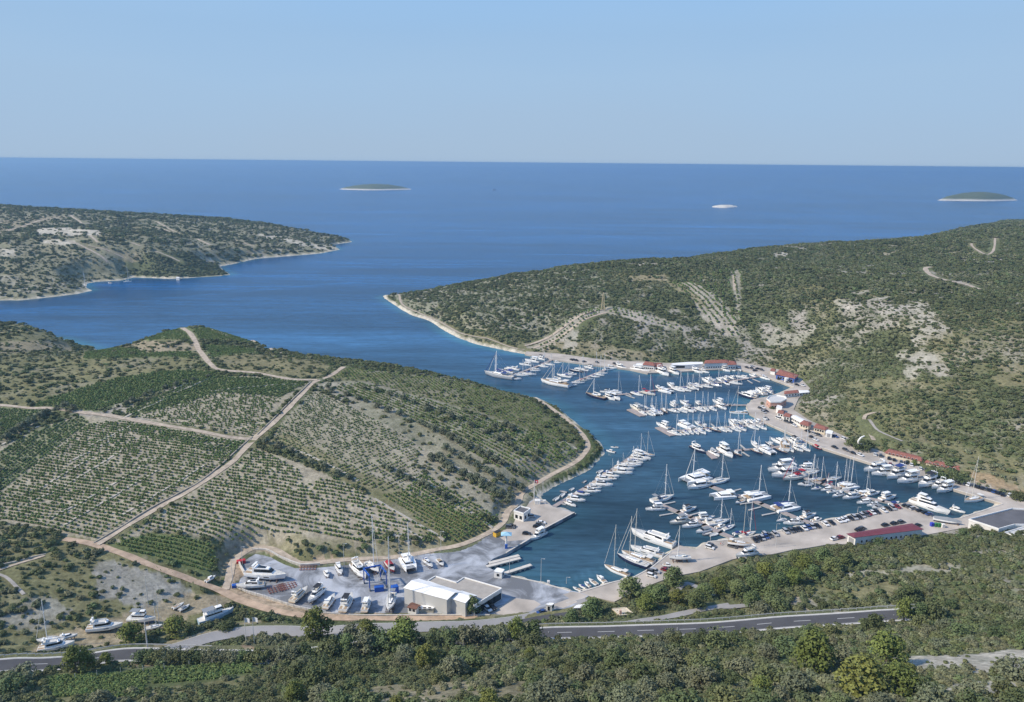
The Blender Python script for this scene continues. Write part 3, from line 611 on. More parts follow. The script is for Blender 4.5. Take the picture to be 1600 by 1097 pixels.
patch('boatyard_entrance', [(880,950),(862,945),(890,935),(880,929),(893,924.5),(906,926),(918,931),(900,942)], M_CONC)
for pl in ([(792,864),(826,844),(852,826),(898.5,801)], [(776,893),(800,900),(843,909),(892,923)], [(905,925),(931,917),(957,909),(988,902),(1016,887),(1047,862)], [(1106,846),(1137,843),(1177,837),(1210,831),(1284,814),(1350,800),(1403,788)],
           [(1499,809),(1566,787)], [(1566,787),(1489,764),(1358,723),(1285,700),(1200,662)], [(1240,605),(1206,592),(1180,583),(1160,578)]):
    p3 = [np.array(at(px, py, ZQ)[:2]) for px, py in pl]; mb = MB()
    for p, q in zip(p3, p3[1:]):
        d = q-p; L_ = np.hypot(*d); d = d/L_; nn = np.array([-d[1], d[0]]); c = (p+q)/2
        if paved(*[np.array([v]) for v in (c+nn*2)])[0] < 0: nn = -nn
        c = c+nn*.45; mb.box((c[0], c[1], ZQ+.06), (L_, .7, .26), math.atan2(d[1], d[0]))
    tag(mb.build('quay_kerb', M_WALLP), kind='structure')
# ================================================================ vegetation
def leaf_mat(name, c, var=.3, hue=.04):
    m = bpy.data.materials.new(name); m.use_nodes = True; n = m.node_tree; b = n.nodes['Principled BSDF']; L = n.links
    oi = n.nodes.new('ShaderNodeObjectInfo'); tc = n.nodes.new('ShaderNodeTexCoord'); nz = n.nodes.new('ShaderNodeTexNoise'); nz.inputs['Scale'].default_value = 2.6; nz.inputs['Detail'].default_value = 3
    L.new(tc.outputs['Object'], nz.inputs['Vector'])
    hs = n.nodes.new('ShaderNodeHueSaturation'); hs.inputs['Color'].default_value = (*c, 1)
    a = n.nodes.new('ShaderNodeMapRange'); a.inputs[3].default_value = 1-var*.8; a.inputs[4].default_value = 1+var; L.new(oi.outputs['Random'], a.inputs[0])
    b2 = n.nodes.new('ShaderNodeMapRange'); b2.inputs[1].default_value = .3; b2.inputs[2].default_value = .7; b2.inputs[3].default_value = .7; b2.inputs[4].default_value = 1.35; L.new(nz.outputs[0], b2.inputs[0])
    ml = n.nodes.new('ShaderNodeMath'); ml.operation = 'MULTIPLY'; L.new(a.outputs[0], ml.inputs[0]); L.new(b2.outputs[0], ml.inputs[1]); L.new(ml.outputs[0], hs.inputs['Value'])
    fr = n.nodes.new('ShaderNodeMath'); fr.operation = 'MULTIPLY'; fr.inputs[1].default_value = 7.31; L.new(oi.outputs['Random'], fr.inputs[0]); fc = n.nodes.new('ShaderNodeMath'); fc.operation = 'FRACT'; L.new(fr.outputs[0], fc.inputs[0])
    h = n.nodes.new('ShaderNodeMapRange'); h.inputs[3].default_value = .5-hue; h.inputs[4].default_value = .5+hue; L.new(fc.outputs[0], h.inputs[0]); L.new(h.outputs[0], hs.inputs['Hue'])
    L.new(hs.outputs[0], b.inputs['Base Color']); b.inputs['Roughness'].default_value = .75; b.inputs['Specular IOR Level'].default_value = .15
    return m
LM_SCRUB = leaf_mat('scrub_leaves', (0.132,0.158,0.070), .2, .03); LM_JUN = leaf_mat('dark_scrub_leaves', (.125,.142,.07), .2, .025); LM_GREYB = leaf_mat('grey_scrub_leaves', (0.180,0.192,0.110), .2, .03)
LM_VINE = leaf_mat('vine_leaves', (0.15,0.205,0.072), .3, .02); LM_OLIVE = leaf_mat('olive_leaves', (0.150,0.168,0.108), .22, .02)
LM_OAK = leaf_mat('holm_oak_leaves', (.108,.132,.058), .28, .03); LM_PINE = leaf_mat('pine_needles', (0.143,0.166,0.046), .22, .02); LM_DPINE = leaf_mat('dark_pine_needles', (0.126,0.162,0.066), .22, .02)
LM_GREYO = leaf_mat('grey_green_leaves', (.155,.168,.10), .25, .02); M_BARK = mat('bark', (.14,.11,.085), .95, var=.3, vscale=3)
def leafcloud(mb, cents, nleaf, size, rs, flat=1.0, up=.25):
    for k in range(nleaf):
        c, r = cents[rs.integers(len(cents))]
        d = rs.normal(size=3); d[2] = abs(d[2])*.9 - .15 if rs.random() < .75 else d[2]; d /= np.linalg.norm(d)
        p = np.array(c)+d*r*(.72+.36*rs.random())*np.array((1, 1, flat))
        nn = d*.95+rs.normal(size=3)*.42+np.array((0, 0, up)); nn /= np.linalg.norm(nn)
        a = np.cross(nn, rs.normal(size=3)); a /= np.linalg.norm(a)+1e-9; b = np.cross(nn, a); s = size*(.6+.8*rs.random())
        mb.add([p-a*s-b*s*.6, p+a*s-b*s*.7, p+a*s*.7+b*s*.7, p-a*s*.8+b*s*.6], [(0, 1, 2, 3)])
def crown_mb(seed, w_, h_, ncl, nleaf, size, lo=.15, cone=0.0):
    rs = np.random.default_rng(seed); mb = MB(); cs = []
    for k in range(ncl):
        t = rs.random(); an = rs.random()*6.283; zz = lo+(1-lo)*t
        rr = math.sqrt(max(0.02, 1-((zz-.42)/.62)**2))*(1-cone*zz)*(.45+.5*rs.random()) if k > 2 else .2
        cs.append(((math.cos(an)*rr*w_/2, math.sin(an)*rr*w_/2, zz*h_*.86), w_*(.15+.13*rs.random())*(1-.35*cone*zz)))
    leafcloud(mb, cs, nleaf, size, rs); return mb, cs
def tree_proto(name, seed, w_, h_, ncl, nleaf, size, lm, lo=.2, cone=0.0, trunk=.16):
    root = empty(name); mb, cs = crown_mb(seed, w_, h_, ncl, nleaf, size, lo, cone); mb.build('crown', lm, root)
    t = MB(); t.tube((0, 0, -.6), (.1, 0, h_*.45), trunk*1.3, trunk*.8, 7)
    for c, r in cs[:7]: t.tube((.1, 0, h_*.22+.1*h_*random.random()), (c[0]*.8, c[1]*.8, c[2]), trunk*.5, trunk*.2, 5)
    t.build('trunk', M_BARK, root); root['h0'] = h_; root['w0'] = w_; return root
TREES = {
 'olive': [tree_proto('olive_tree', 10+i, 4.0, 3.2, 16, 620, .21, LM_OLIVE, .2) for i in range(3)],
 'oak': [tree_proto('holm_oak', 20+i, 6.2, 5.0, 30, 1500, .23, LM_OAK, .15) for i in range(3)],
 'grey': [tree_proto('grey_green_bush', 30+i, 6.0, 4.6, 30, 1400, .22, LM_GREYO, .12) for i in range(3)],
 'pine': [tree_proto('pine_tree', 40+i, 7.0, 8.5, 34, 2000, .22, LM_PINE, .22, .35, .2) for i in range(3)],
 'dpine': [tree_proto('pine_tree', 50+i, 7.5, 8.5, 34, 2000, .24, LM_DPINE, .22, .3, .2) for i in range(2)],
}
TMAP = {}; USED = set()
for l in TREES.values():
    for o in l: tree_map(o, TMAP)
LAB = []      # (object, description, place, px, category, group) -> unique labels are written at the end
ORD = ['first','second','third','fourth','fifth','sixth','seventh','eighth','ninth','tenth','eleventh','twelfth','thirteenth','fourteenth','fifteenth','sixteenth','seventeenth','eighteenth','nineteenth','twentieth',
 'twenty-first','twenty-second','twenty-third','twenty-fourth','twenty-fifth','twenty-sixth','twenty-seventh','twenty-eighth','twenty-ninth','thirtieth','thirty-first','thirty-second','thirty-third','thirty-fourth','thirty-fifth','thirty-sixth','thirty-seventh','thirty-eighth','thirty-ninth','fortieth']
def place_proto(lst, mp, x, y, z, rz, s):
    lst = list(lst); pr = random.choice(lst)
    un = [o for o in lst if o not in USED]
    if un: o = un[0]; USED.add(o)
    else: o = copy_tree(pr, None, mp)
    o.location = (x, y, z); o.rotation_euler = (0, 0, rz); o.scale = s if isinstance(s, tuple) else (s, s, s); return o
TREEPOS = []
def tree(kind, x, y, diam, hs, desc, place, group):
    w0 = TREES[kind][0]['w0']; s = diam/w0; z = height1(x, y)
    o = place_proto(TREES[kind], TMAP, x, y, z-.1, random.uniform(0, 6.28), (s, s*random.uniform(.9, 1.1), s*hs))
    px, py = proj(x, y, z); LAB.append((o, desc, place, float(px), 'tree' if kind in ('olive', 'oak', 'pine', 'dpine') else 'bush', group)); TREEPOS.append((x, y, diam)); return o
# hedgerows of olives between the vineyards
HEDGE = [
 ('in hedgerow below the track junction', [(405,692),(430,698),(455,705),(470,714),(483,722),(500,727),(512,735),(527,741),(540,748),(556,757)], 3.9, 8),
 ('in row on the hill crest terraces', [(505,603),(525,615),(545,620),(563,626),(578,632),(596,640),(612,645),(630,652),(648,662)], 4.0, 9),
 ('in middle hedgerow of vineyard hill', [(650,660),(668,668),(685,676),(700,683),(716,690),(730,700),(745,706),(760,716),(775,725),(792,731),(806,737),(820,742)], 4.8, 17),
 ('in low hedgerow beside the stony terrace', [(594,728),(610,735),(626,745),(645,752),(662,760),(676,768),(690,776),(705,783),(722,790)], 4.0, 9),
 ('in wild strip above the lower terraces', [(670,718),(690,722),(700,732),(715,738),(728,745),(742,752),(757,760),(770,768),(788,778),(800,787)], 4.8, 14),
 ('in row beside the dark track wall', [(660,640),(690,650),(715,658),(740,668),(770,672),(800,665),(790,700),(830,705),(850,720)], 4.5, 9),
 ('in hedgerow between two green fields', [(185,636),(205,630),(215,625),(240,612),(258,608),(275,603),(300,596),(318,591),(335,588)], 4.0, 9),
 ('in hedgerow beside the left track', [(5,690),(20,682),(33,672),(45,662),(60,656),(78,645),(92,640),(105,640),(113,645)], 5.0, 10),
 ('in upper row of the long slope', [(560,606),(620,622),(680,642),(740,668),(800,700),(850,730)], 4.2, 15),
 ('in lowest row of the stony terrace', [(690,700),(730,722),(770,742),(805,760),(822,772)], 4.6, 10),
]
for place, pl, dm, cnt in HEDGE:
    g = [ground(*p) for p in pl]; tl = [0]
    for a, b in zip(g, g[1:]): tl.append(tl[-1]+math.hypot(b[0]-a[0], b[1]-a[1]))
    for k in range(cnt):
        s = tl[-1]*(k+random.uniform(-.22, .22)+.5)/cnt; i = max(j for j in range(len(tl)) if tl[j] <= max(s, 0)); i = min(i, len(g)-2)
        t = (s-tl[i])/(tl[i+1]-tl[i]+1e-6); x = g[i][0]+(g[i+1][0]-g[i][0])*t+random.uniform(-.8, .8); y = g[i][1]+(g[i+1][1]-g[i][1])*t+random.uniform(-1, 1)
        tree('olive', x, y, dm*random.uniform(.95, 1.4), random.uniform(.8, 1.05), 'rounded grey-green olive tree', place, 'olive trees in the vineyard hedgerows')
# trees one can pick out
def gt(kind, px, py, diam, hs, desc, place, group='trees by the marina'): x, y, z = ground(px, py); tree(kind, x, y, diam, hs, desc, place, group)
gt('dpine', 735, 961, 8, 1.0, 'dark umbrella pine', 'in front of the white shed')
gt('pine', 494, 999, 12, .95, 'big dense rounded pine', 'beside the traffic island')
gt('pine', 575, 1004, 9, .9, 'yellow-green pine', 'right of the traffic island')
gt('pine', 628, 1012, 13, .8, 'broad yellow-green pine', 'below the boatyard road')
gt('pine', 665, 1042, 7.5, .9, 'small yellow-tipped pine', 'on the slope below the white shed')
gt('pine', 205, 1010, 9.5, .9, 'dense pine', 'by the left boat lot')
gt('pine', 275, 995, 10, .75, 'dense pine', 'beside the blue fishing boat')
gt('pine', 120, 1052, 8, 1.15, 'tall slender pine', 'over the main road bend')
gt('pine', 138, 1046, 6, 1.1, 'tall slender pine', 'right of the road bend')
gt('pine', 167, 1040, 4.5, 1.0, 'small bright pine', 'beside the main road')
gt('oak', 355, 985, 6.5, .8, 'dark bushy oak', 'below the yard fence')
gt('dpine', 985, 935, 12, .75, 'dark broad pine', 'by the small boats quay')
gt('dpine', 1015, 935, 8, .7, 'dark pine', 'by the small boats quay')
gt('dpine', 1052, 918, 9.5, .95, 'dark tall pine', 'beside the quay car park')
gt('dpine', 1030, 940, 9, .8, 'dark pine', 'behind the pink house')
gt('pine', 1010, 955, 9, .8, 'yellow-green pine', 'right of the pink house')
gt('pine', 1060, 945, 9, .7, 'olive-green pine', 'right of the pink house')
gt('dpine', 925, 962, 10, .7, 'dark dome-shaped pine', 'left of the pink house')
gt('dpine', 893, 975, 8, .7, 'dark bushy pine', 'left of the pink house')
for px, py, d in [(1100,935,8),(1085,950,9),(1120,930,8),(1135,915,8),(1150,930,9),(1165,905,8),(1180,925,10),(1195,905,9),(1215,918,9),(1225,895,8),(1240,915,9),(1255,890,9),(1270,905,8),(1285,880,8),(1300,895,9),(1320,885,8),(1205,935,8),(1175,950,8),(1240,880,7)]:
    gt(random.choice(['dpine', 'dpine', 'pine']), px, py, d, random.uniform(.7, .9), 'pine in the dense grove', 'behind the near quay', 'pines of the grove behind the quay')
for px, py, d, k, pl in [(1374,852,6,'oak','in front of the maroon roof'),(1430,848,6,'oak','right of the maroon roof'),(1455,745,8,'oak','beside the long red roofs'),(1470,750,7,'oak','beside the long red roofs'),(1487,752,8,'oak','right of the long red roofs'),(1502,756,7,'oak','right of the long red roofs'),
     (1591,782,8,'oak','at the right end of the quay'),(1350,705,11,'oak','behind the waterside white arm'),(1330,698,9,'oak','behind the waterside white arm'),(1206,640,4,'oak','by the octagonal flat roof'),(1191,633,3.5,'olive','by the octagonal flat roof'),(1428,728,4,'pine','in front of the long red roofs'),(1417,725,3.5,'olive','in front of the long red roofs'),(1525,832,6,'oak','left of the dark flat roof'),(1505,836,5,'oak','left of the dark flat roof')]:
    gt(k, px, py, d, .9, 'dark green tree' if k == 'oak' else 'small tree', pl)
gt('pine', 1270, 1052, 12, .95, 'bright yellow-green pine', 'on the near slope, lower right', 'bright pines on the near slope')
gt('pine', 1382, 1044, 10.5, .95, 'bright yellow-green pine', 'on the near slope, lower right', 'bright pines on the near slope')
gt('pine', 1345, 1089, 12, .75, 'broad bright yellow-green pine', 'at the bottom edge, lower right', 'bright pines on the near slope')
gt('pine', 1400, 1085, 9, .8, 'bright yellow-green pine', 'at the bottom edge, lower right', 'bright pines on the near slope')
gt('pine', 1415, 1058, 5, .8, 'small bright green pine', 'on the near slope, lower right', 'bright pines on the near slope')
# trees standing between the viewer and the main road
q_, z_, n_ = MQ
for i in range(len(q_)):
    px, py = map(float, proj(q_[i, 0], q_[i, 1], z_[i]))
    if not (232 < px < 845 or px > 1388): continue
    nn = n_[i]*(-1 if n_[i][1] > 0 else 1)
    if i % 2 == 0 or 232 < px < 490:
        lowp = px < 490; off = (5.4 if lowp else 6.6)+random.uniform(0, 1.5); d = random.uniform(5.5, 7.2) if lowp else random.uniform(7, 9.5); k = random.choices(['oak', 'dpine', 'grey', 'pine'], [.5, .25, .15, .1])[0]
        if lowp: k = random.choice(['oak', 'oak', 'grey'])
        tree(k, q_[i, 0]+nn[0]*off, q_[i, 1]+nn[1]*off, d, 1.0 if lowp else random.uniform(.85, 1.15), {'oak': 'dark holm oak', 'dpine': 'dark pine', 'grey': 'grey-green bush', 'pine': 'yellow-green pine'}[k], 'in roadside belt below traffic island' if lowp else ('in roadside belt below the boatyard' if px < 1000 else 'hiding the right end of the road'), 'trees screening the main road')
# near slope: the largest crowns one can tell apart
NEAR_LM = [('above the lower-left vineyard',(0,960,430,1045)),('left of the lower-left vineyard',(0,1045,75,1097)),('right of the lower-left vineyard',(400,1010,520,1097)),('on near slope below the white shed',(520,1000,760,1097)),
 ('on near slope at bottom centre',(760,1000,960,1097)),('on near slope below the pink house',(960,990,1120,1097)),('on near slope below the road dashes',(1120,975,1260,1097)),('on near slope beside bright pines',(1260,975,1450,1097)),('on near slope in bottom-right corner',(1450,960,1600,1097)),('on slope below the maroon roof',(1180,850,1450,968)),('on slope below the dark flat roof',(1450,835,1600,968))]
cand = []; tries = 0
AVOID = [(PW[i][0]) for i, t in enumerate(PATCH) if t[1] in (GREEN,) and t[3] == 0] + [G2([(180,1010),(380,975),(500,970),(500,1000),(200,1040)])]
ROADS = [(q_, w_) for q_, _, w_ in CARVE]
while len(cand) < 165 and tries < 12000:
    tries += 1; an = random.uniform(R(-41), R(41)); r_ = random.uniform(135, 330); x, y = math.sin(an)*r_, math.cos(an)*r_
    z = height1(x, y); px, py = map(float, proj(x, y, z+2))
    if not (-10 < px < 1610 and 985-.09*max(0, px-1100)-(60 if px > 1180 else 0) < py < 1130): continue
    if py < 1000 and px < 420: continue
    if 62 < px < 425 and py > 1010 and not (125 < px < 215 and py > 1088): continue
    if any(inpoly(np.array([x]), np.array([y]), p)[0] for p in AVOID): continue
    if float(cover(np.array([x]), np.array([y]))[1][0]) < .3: continue
    if any(float(np.min(np.hypot(q_[:, 0]-x, q_[:, 1]-y))) < w_+3.2 for q_, w_ in ROADS) or float(paved(np.array([x]), np.array([y]))[0]) > -6: continue
    d = random.choice([4.5, 5, 5.5, 6, 6.5, 7.5, 8.5])
    if any(math.hypot(x-a, y-b) < .40*(d+c) for a, b, c in TREEPOS): continue
    k = random.choices(['oak', 'grey', 'pine'], [.55, .38, .04])[0]
    pl = next((n for n, (x0, y0, x1, y1) in NEAR_LM if x0 <= px <= x1 and y0 <= py <= y1), 'along the bottom edge of the view')
    sz = 'small' if d < 5.2 else ('broad' if d > 7 else 'rounded')
    tree(k, x, y, d, random.uniform(.72, 1.05), {'oak': sz+' dark holm oak', 'grey': sz+' grey-green bush', 'pine': sz+' yellow-green pine'}[k], pl, 'trees and bushes of the near slope'); cand.append(1)
print('trees', len(TREEPOS))
# ---- scattered low growth nobody could count
def shrub_mesh(name, seed, nleaf, lm, flat=.62, size=.15):
    rs = np.random.default_rng(seed); mb = MB(); cs = [((rs.normal()*.18, rs.normal()*.18, .28+.12*rs.random()), .28) for _ in range(6)]
    leafcloud(mb, cs, nleaf, size, rs, 1.0, .35); me = bpy.data.meshes.new(name); me.from_pydata(mb.v, [], mb.f); me.materials.append(lm); me.update()
    for v in me.vertices: v.co.z = max(v.co.z*flat*1.5, 0.0)
    return me
def scatter(name, me, P3, S, rot, label, cat=None):
    src = bpy.data.objects.new(name+'_plant', me)
    pm = bpy.data.meshes.new(name); pm.vertices.add(len(P3)); pm.vertices.foreach_set('co', P3.astype(np.float32).ravel())
    a = pm.attributes.new('sc', 'FLOAT_VECTOR', 'POINT'); a.data.foreach_set('vector', S.astype(np.float32).ravel())
    r3 = np.zeros((len(P3), 3), np.float32); r3[:, 2] = rot; a = pm.attributes.new('ro', 'FLOAT_VECTOR', 'POINT'); a.data.foreach_set('vector', r3.ravel())
    pm.materials.append(me.materials[0]); o = bpy.data.objects.new(name, pm); C.objects.link(o)
    ng = bpy.data.node_groups.new(name+'_scatter', 'GeometryNodeTree')
    ng.interface.new_socket('Geometry', in_out='INPUT', socket_type='NodeSocketGeometry'); ng.interface.new_socket('Geometry', in_out='OUTPUT', socket_type='NodeSocketGeometry')
    gi = ng.nodes.new('NodeGroupInput'); go = ng.nodes.new('NodeGroupOutput'); ip = ng.nodes.new('GeometryNodeInstanceOnPoints'); oi = ng.nodes.new('GeometryNodeObjectInfo'); oi.inputs['Object'].default_value = src
    for nm, so_ in (('sc', 'Scale'), ('ro', 'Rotation')):
        na = ng.nodes.new('GeometryNodeInputNamedAttribute'); na.data_type = 'FLOAT_VECTOR'; na.inputs['Name'].default_value = nm; ng.links.new(na.outputs[0], ip.inputs[so_])
    ng.links.new(gi.outputs[0], ip.inputs['Points']); ng.links.new(oi.outputs['Geometry'], ip.inputs['Instance']); ng.links.new(ip.outputs[0], go.inputs[0])
    md = o.modifiers.new('scatter', 'NODES'); md.node_group = ng; tag(o, label, kind='stuff'); return o
ZN = [(110, 300, 1.9, 2.1), (300, 480, 2.2, 2.5), (480, 850, 2.5, 2.8), (850, 1500, 3.3, 3.9), (1500, 3150, 5.4, 6.3)]
acc = {'scrub': [], 'dark': [], 'grey': []}
for r0, r1, cell, sz in ZN:
    xs = np.arange(-r1*.8, r1*.8, cell); ys = np.arange(r0*.6, r1, cell); X, Y = np.meshgrid(xs, ys); X = X.ravel()+rng.uniform(-.5, .5, X.size)*cell; Y = Y.ravel()+rng.uniform(-.5, .5, Y.size)*cell
    rr = np.hypot(X, Y); k = (rr >= r0) & (rr < r1) & (np.abs(np.arctan2(X, Y)) < R(50)); X, Y = X[k], Y[k]
    k = shore(X, Y) > 2; X, Y = X[k], Y[k]; _, dn = cover(X, Y); k = rng.random(X.size) < dn; X, Y = X[k], Y[k]
    bad = np.zeros(X.size, bool)
    for q_, _, w_ in CARVE:
        bx = (X > q_[:, 0].min()-9) & (X < q_[:, 0].max()+9) & (Y > q_[:, 1].min()-9) & (Y < q_[:, 1].max()+9); ii = np.where(bx & ~bad)[0]
        for s in range(0, len(ii), 4000):
            j = ii[s:s+4000]; d = np.min(np.hypot(X[j][:, None]-q_[None, :, 0], Y[j][:, None]-q_[None, :, 1]), 1); bad[j] |= d < w_+.6
    X, Y = X[~bad], Y[~bad]; Z = height(X, Y)-.12; big = fnoise(X, Y, 45, 61)
    S = sz*(.42+1.15*rng.random(X.size)**1.9)*(.8+.5*big); kk = fnoise(X, Y, 30, 71)*.7+rng.random(X.size)*.3
    A = np.stack([X, Y, Z, S], -1)
    acc['dark'].append(A[kk > .53]); acc['scrub'].append(A[(kk <= .53) & (kk > .38)]); acc['grey'].append(A[kk <= .38])
for nm, lm, lb, sd_ in (('scrub', LM_SCRUB, 'low green maquis scrub covering the hills'), ('dark', LM_JUN, 'dark juniper thicket on the hillsides'), ('grey', LM_GREYB, 'grey-green low bushes between the rocks')) and (('scrub', LM_SCRUB, 'low green maquis scrub covering the hills', 1), ('dark', LM_JUN, 'dark juniper thicket on the hillsides', 2), ('grey', LM_GREYB, 'grey-green low bushes between the rocks', 3)):
    A = np.concatenate(acc[nm]); nears = np.hypot(A[:, 0], A[:, 1]) < 480
    for q, cnt, tagn in ((A[nears], 260, 'near'), (A[~nears], 90, 'far')):
        me = shrub_mesh(nm+'_shrub', sd_*7+cnt, cnt, lm, .62, .085 if cnt > 100 else .15)
        S3 = np.stack([q[:, 3]]*3, -1)*np.stack([np.ones(len(q)), .8+.4*rng.random(len(q)), (.7 if tagn == 'near' else .5)+.4*rng.random(len(q))], -1)
        scatter({'scrub': 'green_scrub', 'dark': 'dark_scrub', 'grey': 'grey_scrub'}[nm], me, q[:, :3], S3, rng.uniform(0, 6.28, len(q)), lb+(' near the road' if tagn == 'near' else ' across the far slopes'))
    print(nm, len(A))
# ---- vineyards: field outline, row direction (two pixels), row gap, plant gap, missing share, plant size
VF = [
 ([(45,635),(110,612),(190,590),(255,580),(325,580),(340,584),(150,643),(110,640)], (50,640), (255,582), 3.2, 1.2, .04, 1.6),
 ([(190,642),(330,587),(482,598),(440,622),(340,614),(300,627),(210,650)], (200,645), (340,586), 3.0, 1.3, .08, 1.5),
 ([(300,627),(340,614),(440,622),(392,684),(300,667),(210,650)], (300,640), (420,655), 2.8, 1.5, .32, 1.45),
 ([(0,636),(60,640),(75,645),(0,690)], (0,690), (75,648), 2.4, 1.3, .15, 1.35),
 ([(0,705),(60,672),(125,650),(140,662),(60,722),(0,770)], (0,770), (140,660), 2.6, 1.4, .15, 1.4),
 ([(0,775),(60,722),(140,662),(200,657),(300,674),(386,691),(330,738),(240,791),(150,843),(100,833),(0,815)], (60,762), (240,792), 2.9, 1.4, .18, 1.5),
 ([(200,657),(300,674),(386,691),(350,720),(280,690),(190,672)], (150,843), (330,738), 2.9, 1.5, .1, 1.3),
 ([(215,530),(285,514),(305,533),(234,533)], (225,532), (285,516), 2.5, 1.5, .1, 1.3),
 ([(300,516),(400,534),(393,537),(312,531)], (300,516), (390,535), 2.5, 1.5, .1, 1.3),
 ([(316,539),(398,545),(398,551),(332,558)], (316,540), (398,546), 2.5, 1.5, .05, 1.4),
 ([(140,550),(230,552),(298,549),(300,559),(130,561)], (140,550), (298,549), 2.5, 1.5, .1, 1.4),
 ([(545,575),(700,593),(830,627),(900,682),(912,698),(880,688),(760,648),(560,594),(512,592)], (610,585), (640,612), 3.0, 1.9, .40, 1.4),
 ([(770,655),(880,690),(912,703),(893,725),(830,715),(790,690)], (610,585), (640,612), 3.2, 2.2, .45, 1.6),
 ([(492,612),(560,642),(660,702),(650,730),(740,790),(700,798),(560,758),(425,690),(442,662)], (480,690), (640,640), 2.9, 1.4, .30, 1.2),
 ([(740,745),(800,775),(790,790),(740,770)], (480,690), (640,640), 2.9, 1.6, .35, 1.2),
 ([(660,740),(735,785),(785,812),(760,832),(690,795),(640,762)], (585,780), (694,844), 2.6, 1.6, .12, 1.5),
 ([(520,745),(600,790),(694,843),(650,850),(580,845),(480,800),(470,760)], (300,762), (500,800), 2.8, 1.6, .25, 1.55),
 ([(600,775),(640,765),(760,832),(718,850),(694,842)], (585,780), (694,844), 2.5, 1.4, .12, 1.5),
 ([(400,702),(470,735),(480,800),(570,848),(410,833),(340,848),(240,828),(180,847),(330,752)], (300,762), (500,800), 2.9, 1.5, .18, 1.55),
 ([(168,853),(240,834),(325,850),(343,878),(320,898),(250,873),(190,862)], (168,853), (320,890), 2.8, 1.1, .03, 1.45),
 ([(75,1057),(230,1047),(232,1090),(82,1092)], (75,1062), (230,1052), 2.9, .9, .02, 1.45),
 ([(240,1045),(388,1032),(400,1052),(240,1072)], (240,1052), (395,1040), 2.9, .9, .02, 1.45),

 ([(1052,443),(1082,440),(1130,470),(1160,528),(1137,524),(1100,500)], (1075,443), (1150,527), 6.0, 4.6, .1, 2.7),
 ([(822,546),(938,480),(947,485),(848,551)], (835,546), (943,483), 7.0, 4.5, .1, 2.7),
 ([(948,480),(1060,506),(1078,519),(1040,514),(950,490)], (948,484), (1070,512), 7.0, 5.0, .25, 2.8),
 ([(1085,430),(1160,420),(1158,520),(1135,500)], (1140,430), (1150,510), 8.0, 5.0, .35, 2.9),
] 
VF.append(([(562,598),(760,652),(880,692),(910,706),(893,728),(830,756),(760,725),(650,655),(515,607)], (560,612), (820,738), 3.8, 1.5, .16, 1.55))
VP = []; VG = []
for pl, a, b, rg, pg, miss, sz in VF:
    pol = G2(pl); A_ = np.array(ground(*a)[:2]); B_ = np.array(ground(*b)[:2]); d = (B_-A_)/np.linalg.norm(B_-A_); nn = np.array([-d[1], d[0]]); pa = np.array(pol)
    u = (pa-A_)@d; v = (pa-A_)@nn; U, V = np.meshgrid(np.arange(u.min(), u.max(), pg), np.arange(v.min(), v.max(), rg)); U = U.ravel()+rng.uniform(-.25, .25, U.size)*pg; V = V.ravel()+rng.uniform(-.07, .07, V.size)*rg
    X = A_[0]+U*d[0]+V*nn[0]; Y = A_[1]+U*d[1]+V*nn[1]; k = inpoly(X, Y, pol); X, Y = X[k], Y[k]
    ms = miss*(.35+1.3*fnoise(X, Y, 9, 81)); k = rng.random(X.size) > ms; X, Y = X[k], Y[k]
    if sz > 1.55: X, Y = X+rng.uniform(-.5, .5, X.size), Y+rng.uniform(-.5, .5, X.size)
    ok = np.ones(X.size, bool)
    for q_, _, w_ in CARVE[:6]:
        for s in range(0, X.size, 4000): ok[s:s+4000] &= np.min(np.hypot(X[s:s+4000, None]-q_[None, :, 0], Y[s:s+4000, None]-q_[None, :, 1]), 1) > w_+.5
    X, Y = X[ok], Y[ok]; S = sz*(.75+.5*rng.random(X.size)); VP.append(np.stack([X, Y, height(X, Y)-.05, S], -1))
A = np.concatenate(VP); A = A[np.array([True])[np.zeros(len(A), int)]]
near = np.hypot(A[:, 0], A[:, 1]) < 290
for q, cnt in ((A[near], 110), (A[~near], 40)):
    me = shrub_mesh('vine_bush', 5+cnt, cnt, LM_VINE, .8, .13 if cnt > 60 else .2)
    scatter('vineyard', me, q[:, :3], np.stack([q[:, 3]]*3, -1)*np.array([1, 1, .85]), rng.uniform(0, 6.28, len(q)), 'low green vines planted in rows on pale stony fields' if cnt < 60 else 'trellised vine rows below the main road')
print('vines', len(A))
# ================================================================ boats
M_GEL = mat('white_gelcoat', (.92,.92,.90), .3, spec=.5, var=.05, vscale=.6); M_CREAM = mat('cream_gelcoat', (.74,.70,.60), .35, var=.05, vscale=.6); M_NAVY = mat('navy_hull', (.02,.03,.075), .25)
M_REDH = mat('dark_red_hull', (.20,.025,.035), .3); M_GREYH = mat('grey_hull', (.40,.43,.46), .35); M_LBLUE = mat('pale_blue_hull', (.36,.50,.62), .45, var=.1, vscale=.8)
M_DECK = mat('deck_grey', (.62,.61,.57), .7, var=.1, vscale=1.5); M_TEAK = mat('teak_deck', (.40,.30,.20), .7, var=.15, vscale=4); M_GLASS = mat('tinted_glass', (.012,.015,.02), .08, spec=.6)
M_ALU = mat('mast_aluminium', (.85,.86,.86), .4); M_WOODM = mat('pale_mast', (.80,.77,.68), .4); M_CVB = mat('blue_canvas', (.03,.06,.22), .85); M_CVW = mat('white_canvas', (.72,.71,.67), .8)
M_CVG = mat('grey_canvas', (.26,.28,.30), .85); M_CVR = mat('red_canvas', (.40,.03,.05), .85); M_CVK = mat('black_canvas', (.03,.032,.04), .8); M_ANTI = mat('antifouling', (.05,.10,.22), .8); M_BOOT = mat('boot_stripe', (.03,.04,.10), .4)
